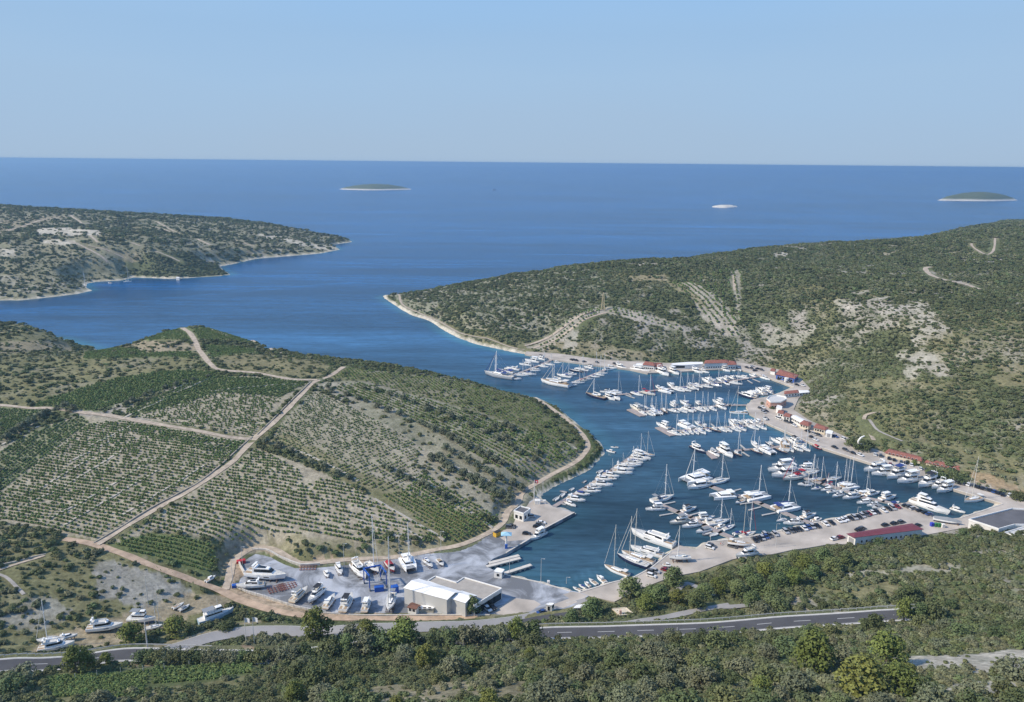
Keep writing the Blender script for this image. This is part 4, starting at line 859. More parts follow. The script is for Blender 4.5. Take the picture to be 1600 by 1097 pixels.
M_RUB = mat('rubber_tube', (.20,.21,.23), .6); M_RUBW = mat('pale_tube', (.62,.63,.62), .55); M_STEEL = mat('stainless_steel', (.6,.6,.6), .3, metal=.8); M_OUT = mat('outboard', (.05,.05,.06), .4); M_CRAD = mat('cradle_steel', (.20,.13,.10), .7)
def hull(name, L, B, F_, mh, md, root, tr=.78, p=2.2, rise=.28, below=.35, fl=.0, side=None, off=0.0, par=None):
    st = [0, .08, .2, .35, .5, .65, .78, .88, .95, 1.0]; secs = []; dk = []
    for t in st:
        bb = B/2*(tr+(1-tr)*min(t/.35, 1)**.8) if t < .35 else B/2*max(0.02, 1-((t-.35)/.65)**p)
        x = -L/2+L*t; f = F_*(1+rise*t*t); wl = bb*(.90 if t < .7 else .90-.45*(t-.7)/.3); xw = x-(.055*L*(t-.7)/.3 if t > .7 else 0)
        secs.append([(x, off-bb, f), (x-(x-xw)*.4, off-(bb*.96+wl*.04), f*.45), (xw, off-wl, .14), (xw, off-wl*.96, 0), (xw, off-wl*.45, -below), (xw, off+wl*.45, -below), (xw, off+wl*.96, 0), (xw, off+wl, .14), (x-(x-xw)*.4, off+(bb*.96+wl*.04), f*.45), (x, off+bb, f)])
        dk.append((x, bb, f))
    mb = MB(); mb.loft(secs, mis=[0, 0, 1, 2, 2, 2, 1, 0, 0]); h = mb.build('hull', [mh, M_BOOT, M_ANTI], root, False)
    d = MB(); sd = [[(x, off-b*.93, f-.06), (x, off, f+.05), (x, off+b*.93, f-.06)] for x, b, f in dk]; d.loft(sd, 0, caps=False); s = MB()
    # toe rail proud of the deck edge
    for sg in (-1, 1):
        for (x, b, f), (x2, b2, f2) in zip(dk, dk[1:]): d.add([(x, off+sg*b, f), (x, off+sg*b*.92, f), (x2, off+sg*b2*.92, f2), (x2, off+sg*b2, f2)], [(0, 1, 2, 3) if sg < 0 else (3, 2, 1, 0)], 1)
    d.build('deck', [md, mh], root); return h
def cabin(name, x0, x1, w0, w1, z0, h, m, root, slope=.5, back=.1, fs=.7):
    mb = MB(); a, b = w0/2, w1/2
    vs = [(x0, -a, z0), (x1, -b, z0), (x1, b, z0), (x0, a, z0), (x0+back, -a*.86, z0+h), (x1-slope, -b*fs, z0+h), (x1-slope, b*fs, z0+h), (x0+back, a*.86, z0+h)]
    mb.add(vs, [(0,3,2,1),(4,5,6,7),(0,1,5,4),(1,2,6,5),(2,3,7,6),(3,0,4,7)]); return mb.build(name, m, root)
def winband(x0, x1, w0, w1, z0, h, root, slope=.5, back=.1, fs=.7, lo=.35, hi=.8, pr=.03, front=True, par=None):
    """a dark window strip a few centimetres proud of a cabin's sides and front"""
    def P(t, k):   # t height share
        a = w0/2*(1-.14*t)+pr; b = w1/2*(1-(1-fs)*t)+pr; xa = x0+back*t; xb = x1-slope*t+pr
        return [(xa+.08*(x1-x0), -a), (xb, -b), (xb, b), (xa+.08*(x1-x0), a)][k]
    mb = MB(); q = []
    for t in (lo, hi):
        for k in range(4): x, y = P(t, k); q.append((x, y, z0+h*t))
    mb.add(q, [(0, 1, 5, 4), (2, 3, 7, 6)]+([(1, 2, 6, 5)] if front else [])); return mb.build('window_band', M_GLASS, par or root)
def sailboat(name='sailing_yacht', mh=None, cover=None, bim=None, md=None, mm=None, L=12.0, two=False, mastk=1.32):
    r = empty(name); B = L*.31; Fz = L*.092; hull(name, L, B, Fz, mh or M_GEL, md or M_DECK, r, .80)
    cz = Fz+.02; c = cabin('cabin', -.14*L, .24*L, B*.52, B*.34, cz, .42, M_GEL, r, .9, .12); winband(-.14*L, .24*L, B*.52, B*.34, cz, .42, r, .9, .12, par=c)
    w_ = MB(); w_.box((-.31*L, 0, Fz-.03), (.24*L, B*.36, .12)); w_.build('cockpit', M_TEAK, r)
    def rig(xm, H, main=True):
        m = MB(); m.tube((xm, 0, cz), (xm-.15, 0, cz+H), .20, .14, 6)
        for zz, ww in ((.42, .30), (.68, .24)): m.tube((xm-.1, -B*ww, cz+H*zz), (xm-.1, B*ww, cz+H*zz), .05, n=4)
        m.build('mast', mm or M_ALU, r)
        b = MB(); b.tube((xm, 0, cz+1.3), (xm-.36*L*(1 if main else .6), 0, cz+1.2), .09, n=5); bo = b.build('boom', M_ALU, r)
        s = MB(); s.tube((xm-.1, 0, cz+1.50), (xm-.34*L*(1 if main else .6), 0, cz+1.36), .26, .15, 6); s.build('sail_cover', cover or M_CVB, bo)
        g = MB()
        for sg in (-1, 1): g.tube((xm-.2, sg*B*.47, Fz), (xm-.1, 0, cz+H*.97), .018, n=3)
        g.tube((-L*.49, 0, Fz), (xm-.12, 0, cz+H), .022, n=3); g.build('rigging', M_STEEL, r)
    rig(.10*L, mastk*L)
    if two: rig(-.30*L, mastk*L*.72, False)
    f = MB(); f.tube((L*.49, 0, Fz*1.28+.1), (.10*L-.1, 0, cz+mastk*L*.95), .13, .07, 5); f.build('furled_headsail', cover if cover in (M_CVB, M_CVR) else M_CVW, r)
    p_ = MB()
    for sg in (-1, 1):
        for t in (.0, .12, .24, .36, .48, .6, .72, .84):
            x = -L/2+L*(t+.02); bb = B/2*(.82+.18*min(t/.35, 1)) if t < .35 else B/2*(1-((t-.35)/.65)**2.2); p_.tube((x, sg*bb*.96, Fz*(1+.28*t*t)), (x, sg*bb*.96, Fz*(1+.28*t*t)+.6), .025, n=3)
    p_.build('guard_rail', M_STEEL, r)
    k = MB(); x0 = -.17*L; k.loft([[(x0-1.2, -B*.26, cz+.75), (x0-1.2, 0, cz+1.05), (x0-1.2, B*.26, cz+.75)], [(x0+.2, -B*.27, cz+.78), (x0+.2, 0, cz+1.1), (x0+.2, B*.27, cz+.78)], [(x0+1.0, -B*.25, cz+.3), (x0+1.1, 0, cz+.45), (x0+1.0, B*.25, cz+.3)]], caps=False)
    k.build('spray_hood', bim or cover or M_CVB, r)
    if bim:
        k = MB(); x0 = -.36*L; k.box((x0, 0, Fz+2.0), (.16*L, B*.66, .07)); k.build('bimini', bim, r)
    r['L0'] = L; return r
def motorboat(name='motor_yacht', mh=None, L=14.0, fly=True, hard=None, can=None, glass2=False, decks=1, B=None):
    r = empty(name); B = B or L*.30; Fz = L*.108; hull(name, L, B, Fz, mh or M_GEL, M_DECK, r, .92, 2.6, .32, .4)
    hs = .125*L if L < 20 else 2.2; z = Fz; x0, x1, w0, w1 = -.30*L, .22*L, B*.80, B*.52
    a = MB(); a.box((-.40*L, 0, Fz-.02), (.17*L, B*.76, .1)); a.box((-.515*L, 0, .42), (.06*L, B*.84, .14)); a.build('cockpit', M_TEAK, r)
    c = cabin('superstructure', x0, x1, w0, w1, z, hs, M_GEL if mh is not M_CREAM else M_CREAM, r, .14*L, .2, .62); winband(x0, x1, w0, w1, z, hs, r, .14*L, .2, .62, .38, .86, par=c)
    hw = MB()
    for sg in (-1, 1): hw.add([(-.05*L, sg*(B*.487), Fz*.52), (.14*L, sg*(B*.478), Fz*.6), (.14*L, sg*(B*.484), Fz*.78), (-.05*L, sg*(B*.492), Fz*.7)], [(0, 1, 2, 3)])
    hw.build('hull_window', M_GLASS, r); z += hs
    for k in range(decks-1):
        s = MB(); s.prism([(x0-.07*L, -w0/2), (x1-.10*L, -w1*.42), (x1-.10*L, w1*.42), (x0-.07*L, w0/2)], z, z+.12); s.build('upper_deck', M_GEL, r); z += .12
        x0, x1 = x0+.04*L, x1-.17*L; w0 *= .86; w1 *= .95; c = cabin('superstructure', x0, x1, w0, w1, z, hs*.9, M_GEL, r, .05*L, .2, .7); winband(x0, x1, w0, w1, z, hs*.9, r, .05*L, .2, .7, .35, .85, par=c); z += hs*.9
    if fly:
        xf0, xf1 = x0-.08*L, x1-.13*L; s = MB(); s.prism([(xf0, -w0*.46), (xf1*.6, -w0*.44), (xf1+.02*L, -w1*.28), (xf1+.02*L, w1*.28), (xf1*.6, w0*.44), (xf0, w0*.46)], z, z+.16); s.build('flybridge', M_GEL, r)
        s = MB(); yy = w0*.42
        for sg in (-1, 1): s.box(((xf0+xf1)/2, sg*yy*.96, z+.42), ((xf1-xf0)*.8, .08, .52))
        s.box((xf1-.03*L, 0, z+.42), (.1, w1*.62, .56)); s.build('flybridge_coaming', M_GEL, r)
        s = MB(); s.box(((xf0+xf1)/2-.02*L, 0, z+.19), ((xf1-xf0)*.78, w0*.74, .06)); s.box((xf0+.12*L, 0, z+.45), (.10*L, w0*.5, .4)); s.build('flybridge_seat', M_DECK, r)
        g = MB(); g.box((xf1-.05*L, 0, z+.85), (.06, w1*.6, .35)); g.build('windscreen', M_GLASS, r)
        xa = xf0+.05*L; q = MB()
        for sg in (-1, 1): q.box((xa, sg*w0*.40, z+.9), (.5, .12, 1.7))
        q.box((xa-.1, 0, z+1.75), (.7, w0*.86, .14)); q.tube((xa, 0, z+1.8), (xa, 0, z+2.3), .22, .18, 8); q.tube((xa, w0*.25, z+1.8), (xa, w0*.25, z+3.6), .03, n=3); q.build('radar_arch', M_GEL, r)
        if hard or can:
            q = MB(); q.box(((xa+xf1)/2-.02*L, 0, z+1.85), ((xf1-xa)*.78, w0*.8, .1)); q.build('hardtop' if hard else 'canopy', M_GEL if hard else can, r)
    else:
        if glass2: g = MB(); g.prism([(x0+.1*L, -w0*.28), (x1-.22*L, -w1*.26), (x1-.22*L, w1*.26), (x0+.1*L, w0*.28)], z+.004, z+.05); g.build('roof_window', M_GLASS, r)
        q = MB()
        for sg in (-1, 1): q.box((x0+.3, sg*w0*.40, z+.35), (.6, .1, .8))
        q.box((x0+.2, 0, z+.75), (.7, w0*.84, .1)); q.build('radar_arch', M_GEL, r)
        if can: q = MB(); q.box((x0-.05*L, 0, z+.02), (.17*L, w0*.86, .08)); q.build('canopy', can, r)
    p_ = MB(); pts = []
    for sg in (-1, 1):
        prev = None
        for t in (.5, .6, .7, .8, .9, .98):
            x = -L/2+L*t; bb = B/2*max(.03, 1-((t-.35)/.65)**2.6)*.95; zt = Fz*(1+.32*t*t); q = (x, sg*bb, zt+.65); p_.tube((x, sg*bb, zt), q, .03, n=3)
            if prev: p_.tube(prev, q, .03, n=3)
            prev = q
    p_.build('bow_rail', M_STEEL, r); r['L0'] = L; return r
def catamaran(name='catamaran', can=None, L=13.5, mast=True, mh=None):
    r = empty(name); B = L*.55; Fz = L*.115; mb = MB(); mh = mh or M_GEL
    for sg in (-1, 1):
        off = sg*(B/2-.085*L); secs = []
        for t in (0, .1, .3, .55, .75, .9, 1):
            bb = .085*L*(.85 if t == 0 else (1 if t < .56 else max(.06, 1-((t-.55)/.45)**1.7))); x = -L/2+L*t; f = Fz*(.75+.35*min(t*2.5, 1))
            secs.append([(x, off-bb, f), (x, off-bb*.9, .15), (x, off-bb*.85, 0), (x, off-bb*.3, -.4), (x, off+bb*.3, -.4), (x, off+bb*.85, 0), (x, off+bb*.9, .15), (x, off+bb, f)])
        mb.loft(secs, closed=True, mis=[0, 1, 2, 2, 2, 1, 0, 0])
    mb.box((-.09*L, 0, Fz*.78), (.72*L, B*.72, Fz*.5)); mb.build('hull', [mh, M_BOOT, M_ANTI], r)
    d = MB(); d.box((.38*L, 0, Fz*.98), (.20*L, B*.62, .05)); d.build('trampoline', M_CVG, r)
    z = Fz*1.04; x0, x1, w0, w1 = -.28*L, .20*L, B*.74, B*.58; c = cabin('coachroof', x0, x1, w0, w1, z, 1.15, mh, r, .9, .1, .75); winband(x0, x1, w0, w1, z, 1.15, r, .9, .1, .75, .3, .78, par=c)
    k = MB(); k.box((-.35*L, 0, z+1.75), (.24*L, B*.62, .1)); k.tube((-.46*L, -B*.26, z), (-.46*L, -B*.26, z+1.7), .04); k.tube((-.46*L, B*.26, z), (-.46*L, B*.26, z+1.7), .04); k.build('hardtop', can or mh, r)
    k = MB(); k.box((-.40*L, 0, z+.02), (.22*L, B*.6, .06)); k.build('cockpit', M_TEAK, r)
    k = MB(); k.box((-.53*L, 0, Fz*.9), (.08*L, B*.34, .35)); k.build('tender', M_RUBW, r)
    if mast:
        H = 1.33*L; xm = .09*L; m = MB(); m.tube((xm, 0, z+1.1), (xm-.1, 0, z+H), .20, .14, 6); m.tube((xm, -B*.17, z+H*.55), (xm, B*.17, z+H*.55), .05, n=4); m.build('mast', M_ALU, r)
        b = MB(); b.tube((xm, 0, z+2.2), (xm-.42*L, 0, z+2.35), .12, n=5); bo = b.build('boom', M_ALU, r); s = MB(); s.tube((xm-.1, 0, z+2.5), (xm-.40*L, 0, z+2.6), .30, .18, 6); s.build('sail_cover', can or M_CVW, bo)
        f = MB(); f.tube((.47*L, 0, Fz+.1), (xm, 0, z+H*.9), .13, .07, 5); f.build('furled_headsail', M_CVW, r)
        g = MB()
        for sg in (-1, 1): g.tube((-.02*L, sg*B*.46, Fz), (xm, 0, z+H*.92), .035, n=3)
        g.build('rigging', M_STEEL, r)
    r['L0'] = L; return r
def smallboat(name='small_motorboat', mh=None, can=None, L=7.0, cab=False):
    r = empty(name); B = L*.36; Fz = L*.12; hull(name, L, B, Fz, mh or M_GEL, M_DECK, r, .9, 2.4, .3, .25)
    k = MB(); k.box((-.18*L, 0, Fz+.03), (.46*L, B*.66, .1)); k.build('cockpit', M_TEAK if not can else M_DECK, r)
    if cab: c = cabin('cabin', -.18*L, .22*L, B*.72, B*.5, Fz, L*.16, M_GEL, r, .5, .1); winband(-.18*L, .22*L, B*.72, B*.5, Fz, L*.16, r, .5, .1, par=c)
    else: k = MB(); k.add([(.10*L, -B*.36, Fz), (.10*L, B*.36, Fz), (.02*L, B*.33, Fz+.6), (.02*L, -B*.33, Fz+.6), (.14*L, -B*.36, Fz), (.14*L, B*.36, Fz)], [(0, 1, 2, 3), (4, 5, 2, 3)]); k.build('windscreen', M_GLASS, r)
    if can: k = MB(); k.loft([[(-.36*L, -B*.38, Fz+.5), (-.36*L, 0, Fz+.85), (-.36*L, B*.38, Fz+.5)], [(.06*L, -B*.38, Fz+.6), (.06*L, 0, Fz+.95), (.06*L, B*.38, Fz+.6)]], caps=False); k.build('canopy', can, r)
    k = MB(); k.box((-.53*L, 0, .5), (.35, .35, .9), top=.7); k.build('outboard', M_OUT, r); r['L0'] = L; return r
def dinghy(name='rubber_dinghy', tube=None, L=3.8):
    r = empty(name); B = L*.44; pts = [(-L/2, -B*.4), (.1*L, -B*.42), (.35*L, -B*.3), (L/2, 0), (.35*L, B*.3), (.1*L, B*.42), (-L/2, B*.4)]; k = MB()
    for a, b in zip(pts, pts[1:]): k.tube((*a, .32), (*b, .32), .24, n=7)
    k.build('tube', tube or M_RUBW, r); k = MB(); k.prism([p for p in pts], .12, .25); k.build('floor', M_DECK, r); k = MB(); k.box((-.52*L, 0, .45), (.3, .3, .7)); k.build('outboard', M_OUT, r); r['L0'] = L; return r
def fishing(name, mh, top, L=15.0):
    r = empty(name); B = L*.30; Fz = L*.11; hull(name, L, B, Fz, mh, M_DECK, r, .8, 2.4, .55, .9)
    c = cabin('deckhouse', -.34*L, .16*L, B*.66, B*.6, Fz, 2.0, M_GEL, r, .3, .1, .9); winband(-.34*L, .16*L, B*.66, B*.6, Fz, 2.0, r, .3, .1, .9, .5, .8, par=c)
    c = cabin('wheelhouse', -.02*L, .17*L, B*.5, B*.46, Fz+2.0, 1.6, M_GEL, r, .2, .1, .9); winband(-.02*L, .17*L, B*.5, B*.46, Fz+2.0, 1.6, r, .2, .1, .9, .45, .8, par=c)
    k = MB(); k.box((-.20*L, 0, Fz+3.6), (.32*L, B*.74, .1))
    for x in (-.34, -.06):
        for sg in (-1, 1): k.tube((x*L, sg*B*.33, Fz+2), (x*L, sg*B*.33, Fz+3.6), .05, n=4)
    k.build('awning', top, r); k = MB(); k.tube((.05*L, 0, Fz+3.5), (.05*L, 0, Fz+8), .09, .05); k.build('mast', M_WOODM, r)
    k = MB()
    for t in np.linspace(.5, .97, 8):
        for sg in (-1, 1): bb = B/2*max(.05, 1-((t-.35)/.65)**2.4)*.93; k.tube((-L/2+L*t, sg*bb, Fz*(1+.55*t*t)), (-L/2+L*t, sg*bb, Fz*(1+.55*t*t)+.7), .04, n=3)
    k.build('bow_rail', M_GEL, r); r['L0'] = L; return r
BP = {   # proto key: (object, short description, category)
 'S0': (sailboat(), 'white sailing yacht with blue sail cover'), 'S1': (sailboat(cover=M_CVW), 'white sailing yacht with white sail cover'), 'S2': (sailboat(cover=M_CVG, bim=M_CVG), 'white sailing yacht with grey canopy'),
 'S3': (sailboat(mh=M_NAVY, cover=M_CVW, md=M_TEAK), 'navy-hulled sailing yacht'), 'S4': (sailboat(mh=M_CREAM, cover=M_CVR, bim=M_CVR), 'cream sailing yacht with red canopy'), 'S5': (sailboat(mh=M_GREYH, cover=M_CVB, bim=M_CVB), 'grey-hulled sailing yacht'),
 'S6': (sailboat('large_sailing_yacht', M_GEL, M_CVW, M_CVW, M_TEAK, M_WOODM, 20, False, 1.25), 'large white single-masted sailing yacht'), 'S7': (sailboat('large_sailing_yacht', M_NAVY, M_CVW, None, M_DECK, M_WOODM, 20, False, 1.2), 'large navy single-masted sailing yacht'),
 'M0': (motorboat(), 'white flybridge motor yacht'), 'M1': (motorboat(hard=True), 'white motor yacht with hardtop'), 'M2': (motorboat(can=M_CVK), 'white motor yacht with black canopy'), 'M3': (motorboat(mh=M_NAVY), 'navy-hulled motor yacht'),
 'M4': (motorboat(fly=False, glass2=True, L=13), 'white sports cruiser with dark roof window'), 'M5': (motorboat(fly=False, can=M_CVB, L=11), 'white motor cruiser with blue canopy'), 'M6': (motorboat(can=M_CVB), 'white motor yacht with deep blue canopy'), 'M7': (motorboat(mh=M_CREAM, can=M_CVG), 'cream motor yacht'), 'M8': (motorboat(fly=False, can=M_CVW, L=11), 'white motor cruiser'),
 'Y0': (motorboat('large_motor_yacht', L=28, decks=1, B=6.6), 'very large sleek white motor yacht'), 'Y1': (motorboat('large_motor_yacht', L=27, decks=2, hard=True, B=7), 'three-decked white superyacht'),
 'C0': (catamaran(), 'white sailing catamaran'), 'C1': (catamaran(can=M_CVB), 'white sailing catamaran with blue canvas'), 'C2': (catamaran(mast=False, can=M_GEL), 'white power catamaran'),
 'P0': (smallboat(), 'small open white motorboat'), 'P1': (smallboat(can=M_CVB), 'small white motorboat with blue cover'), 'P2': (smallboat(cab=True), 'small white cabin boat'), 'P3': (smallboat(can=M_CVG), 'small motorboat under grey cover'), 'P4': (smallboat(mh=M_REDH, can=M_CVR), 'small dark red motorboat'),
 'D0': (dinghy(), 'pale rubber dinghy'), 'D1': (dinghy(tube=M_RUB), 'dark grey rubber dinghy'), 'F0': (fishing('fishing_boat', M_LBLUE, M_CVG), 'pale blue old wooden ship'), 'F1': (fishing('fishing_boat', M_GEL, M_CVG, 12), 'white old wooden trawler'),
}
BMAP = {}
for o, _ in BP.values(): tree_map(o, BMAP)
BUSED = set()
def boat(key, sx, sy, bx, by, place, group, mtop=None, z=0.0, Lf=None, desc=None, cradle=False):
    """stern pixel, bow pixel on the water plane; mtop = pixel row of the masthead"""
    pr, ds = BP[key]; a = at(sx, sy, z); b = at(bx, by, z); L = math.hypot(b[0]-a[0], b[1]-a[1])
    if key in BUSED: o = copy_tree(pr, None, BMAP)
    else: o = pr; BUSED.add(key)
    if Lf: L = Lf
    s = L/pr['L0']; c = ((a[0]+b[0])/2, (a[1]+b[1])/2); rz = math.atan2(b[1]-a[1], b[0]-a[0])
    o.location = (c[0], c[1], z); o.rotation_euler = (0, 0, rz); o.scale = (s, s, s)
    if key[0] in 'PD': o.scale = (s, s, max(s, .8))
    if key[0] in 'SC' and mtop is not None:
        # match the mast height seen in the photograph
        base = (sx+bx)/2; py = (sy+by)/2; dist = math.sqrt(c[0]**2+c[1]**2+HC**2); want = (py-mtop)*dist/(F*math.cos(math.atan2(HC, math.hypot(*c))))
        mk = [ch for ch in o.children_recursive if ch.name.split('.')[0] in ('mast', 'rigging', 'furled_headsail')]
        H0_ = (1.33 if key[0] == 'C' else 1.32)*pr['L0']+1.3; k = max(.5, min(1.9, want/(H0_*s)))
        for ch in mk: ch.scale = (1, 1, k)
    cat = {'S': 'sailboat', 'M': 'motor yacht', 'Y': 'motor yacht', 'C': 'catamaran', 'P': 'boat', 'D': 'dinghy', 'F': 'fishing boat'}[key[0]]
    if cradle:
        m = MB(); LL = pr['L0']*.7; BB = pr['L0']*(.55 if key[0] == 'C' else .30)*.4; zz = (z-ZQ)/s
        for x in (-LL/2, -LL/6, LL/6, LL/2):
            for sg in (-1, 1): m.tube((x, sg*BB, -zz), (x, sg*BB*.7, .1), .09/s if s < 1 else .09, n=4)
            m.tube((x, -BB, -zz+.1), (x, BB, -zz+.1), .08, n=4)
        if key[0] == 'S': m.loft([[(-.1*LL, -.14, .0-.2), (-.1*LL, .14, -.2), (-.02*LL, .16, -zz*.85), (-.02*LL, -.16, -zz*.85)], [(.16*LL, -.14, -.2), (.16*LL, .14, -.2), (.12*LL, .16, -zz*.85), (.12*LL, -.16, -zz*.85)]], closed=True)
        ck = m.build('cradle', M_CRAD, o)
    LAB.append((o, desc or ds, place, (sx+bx)/2, cat, group)); return o
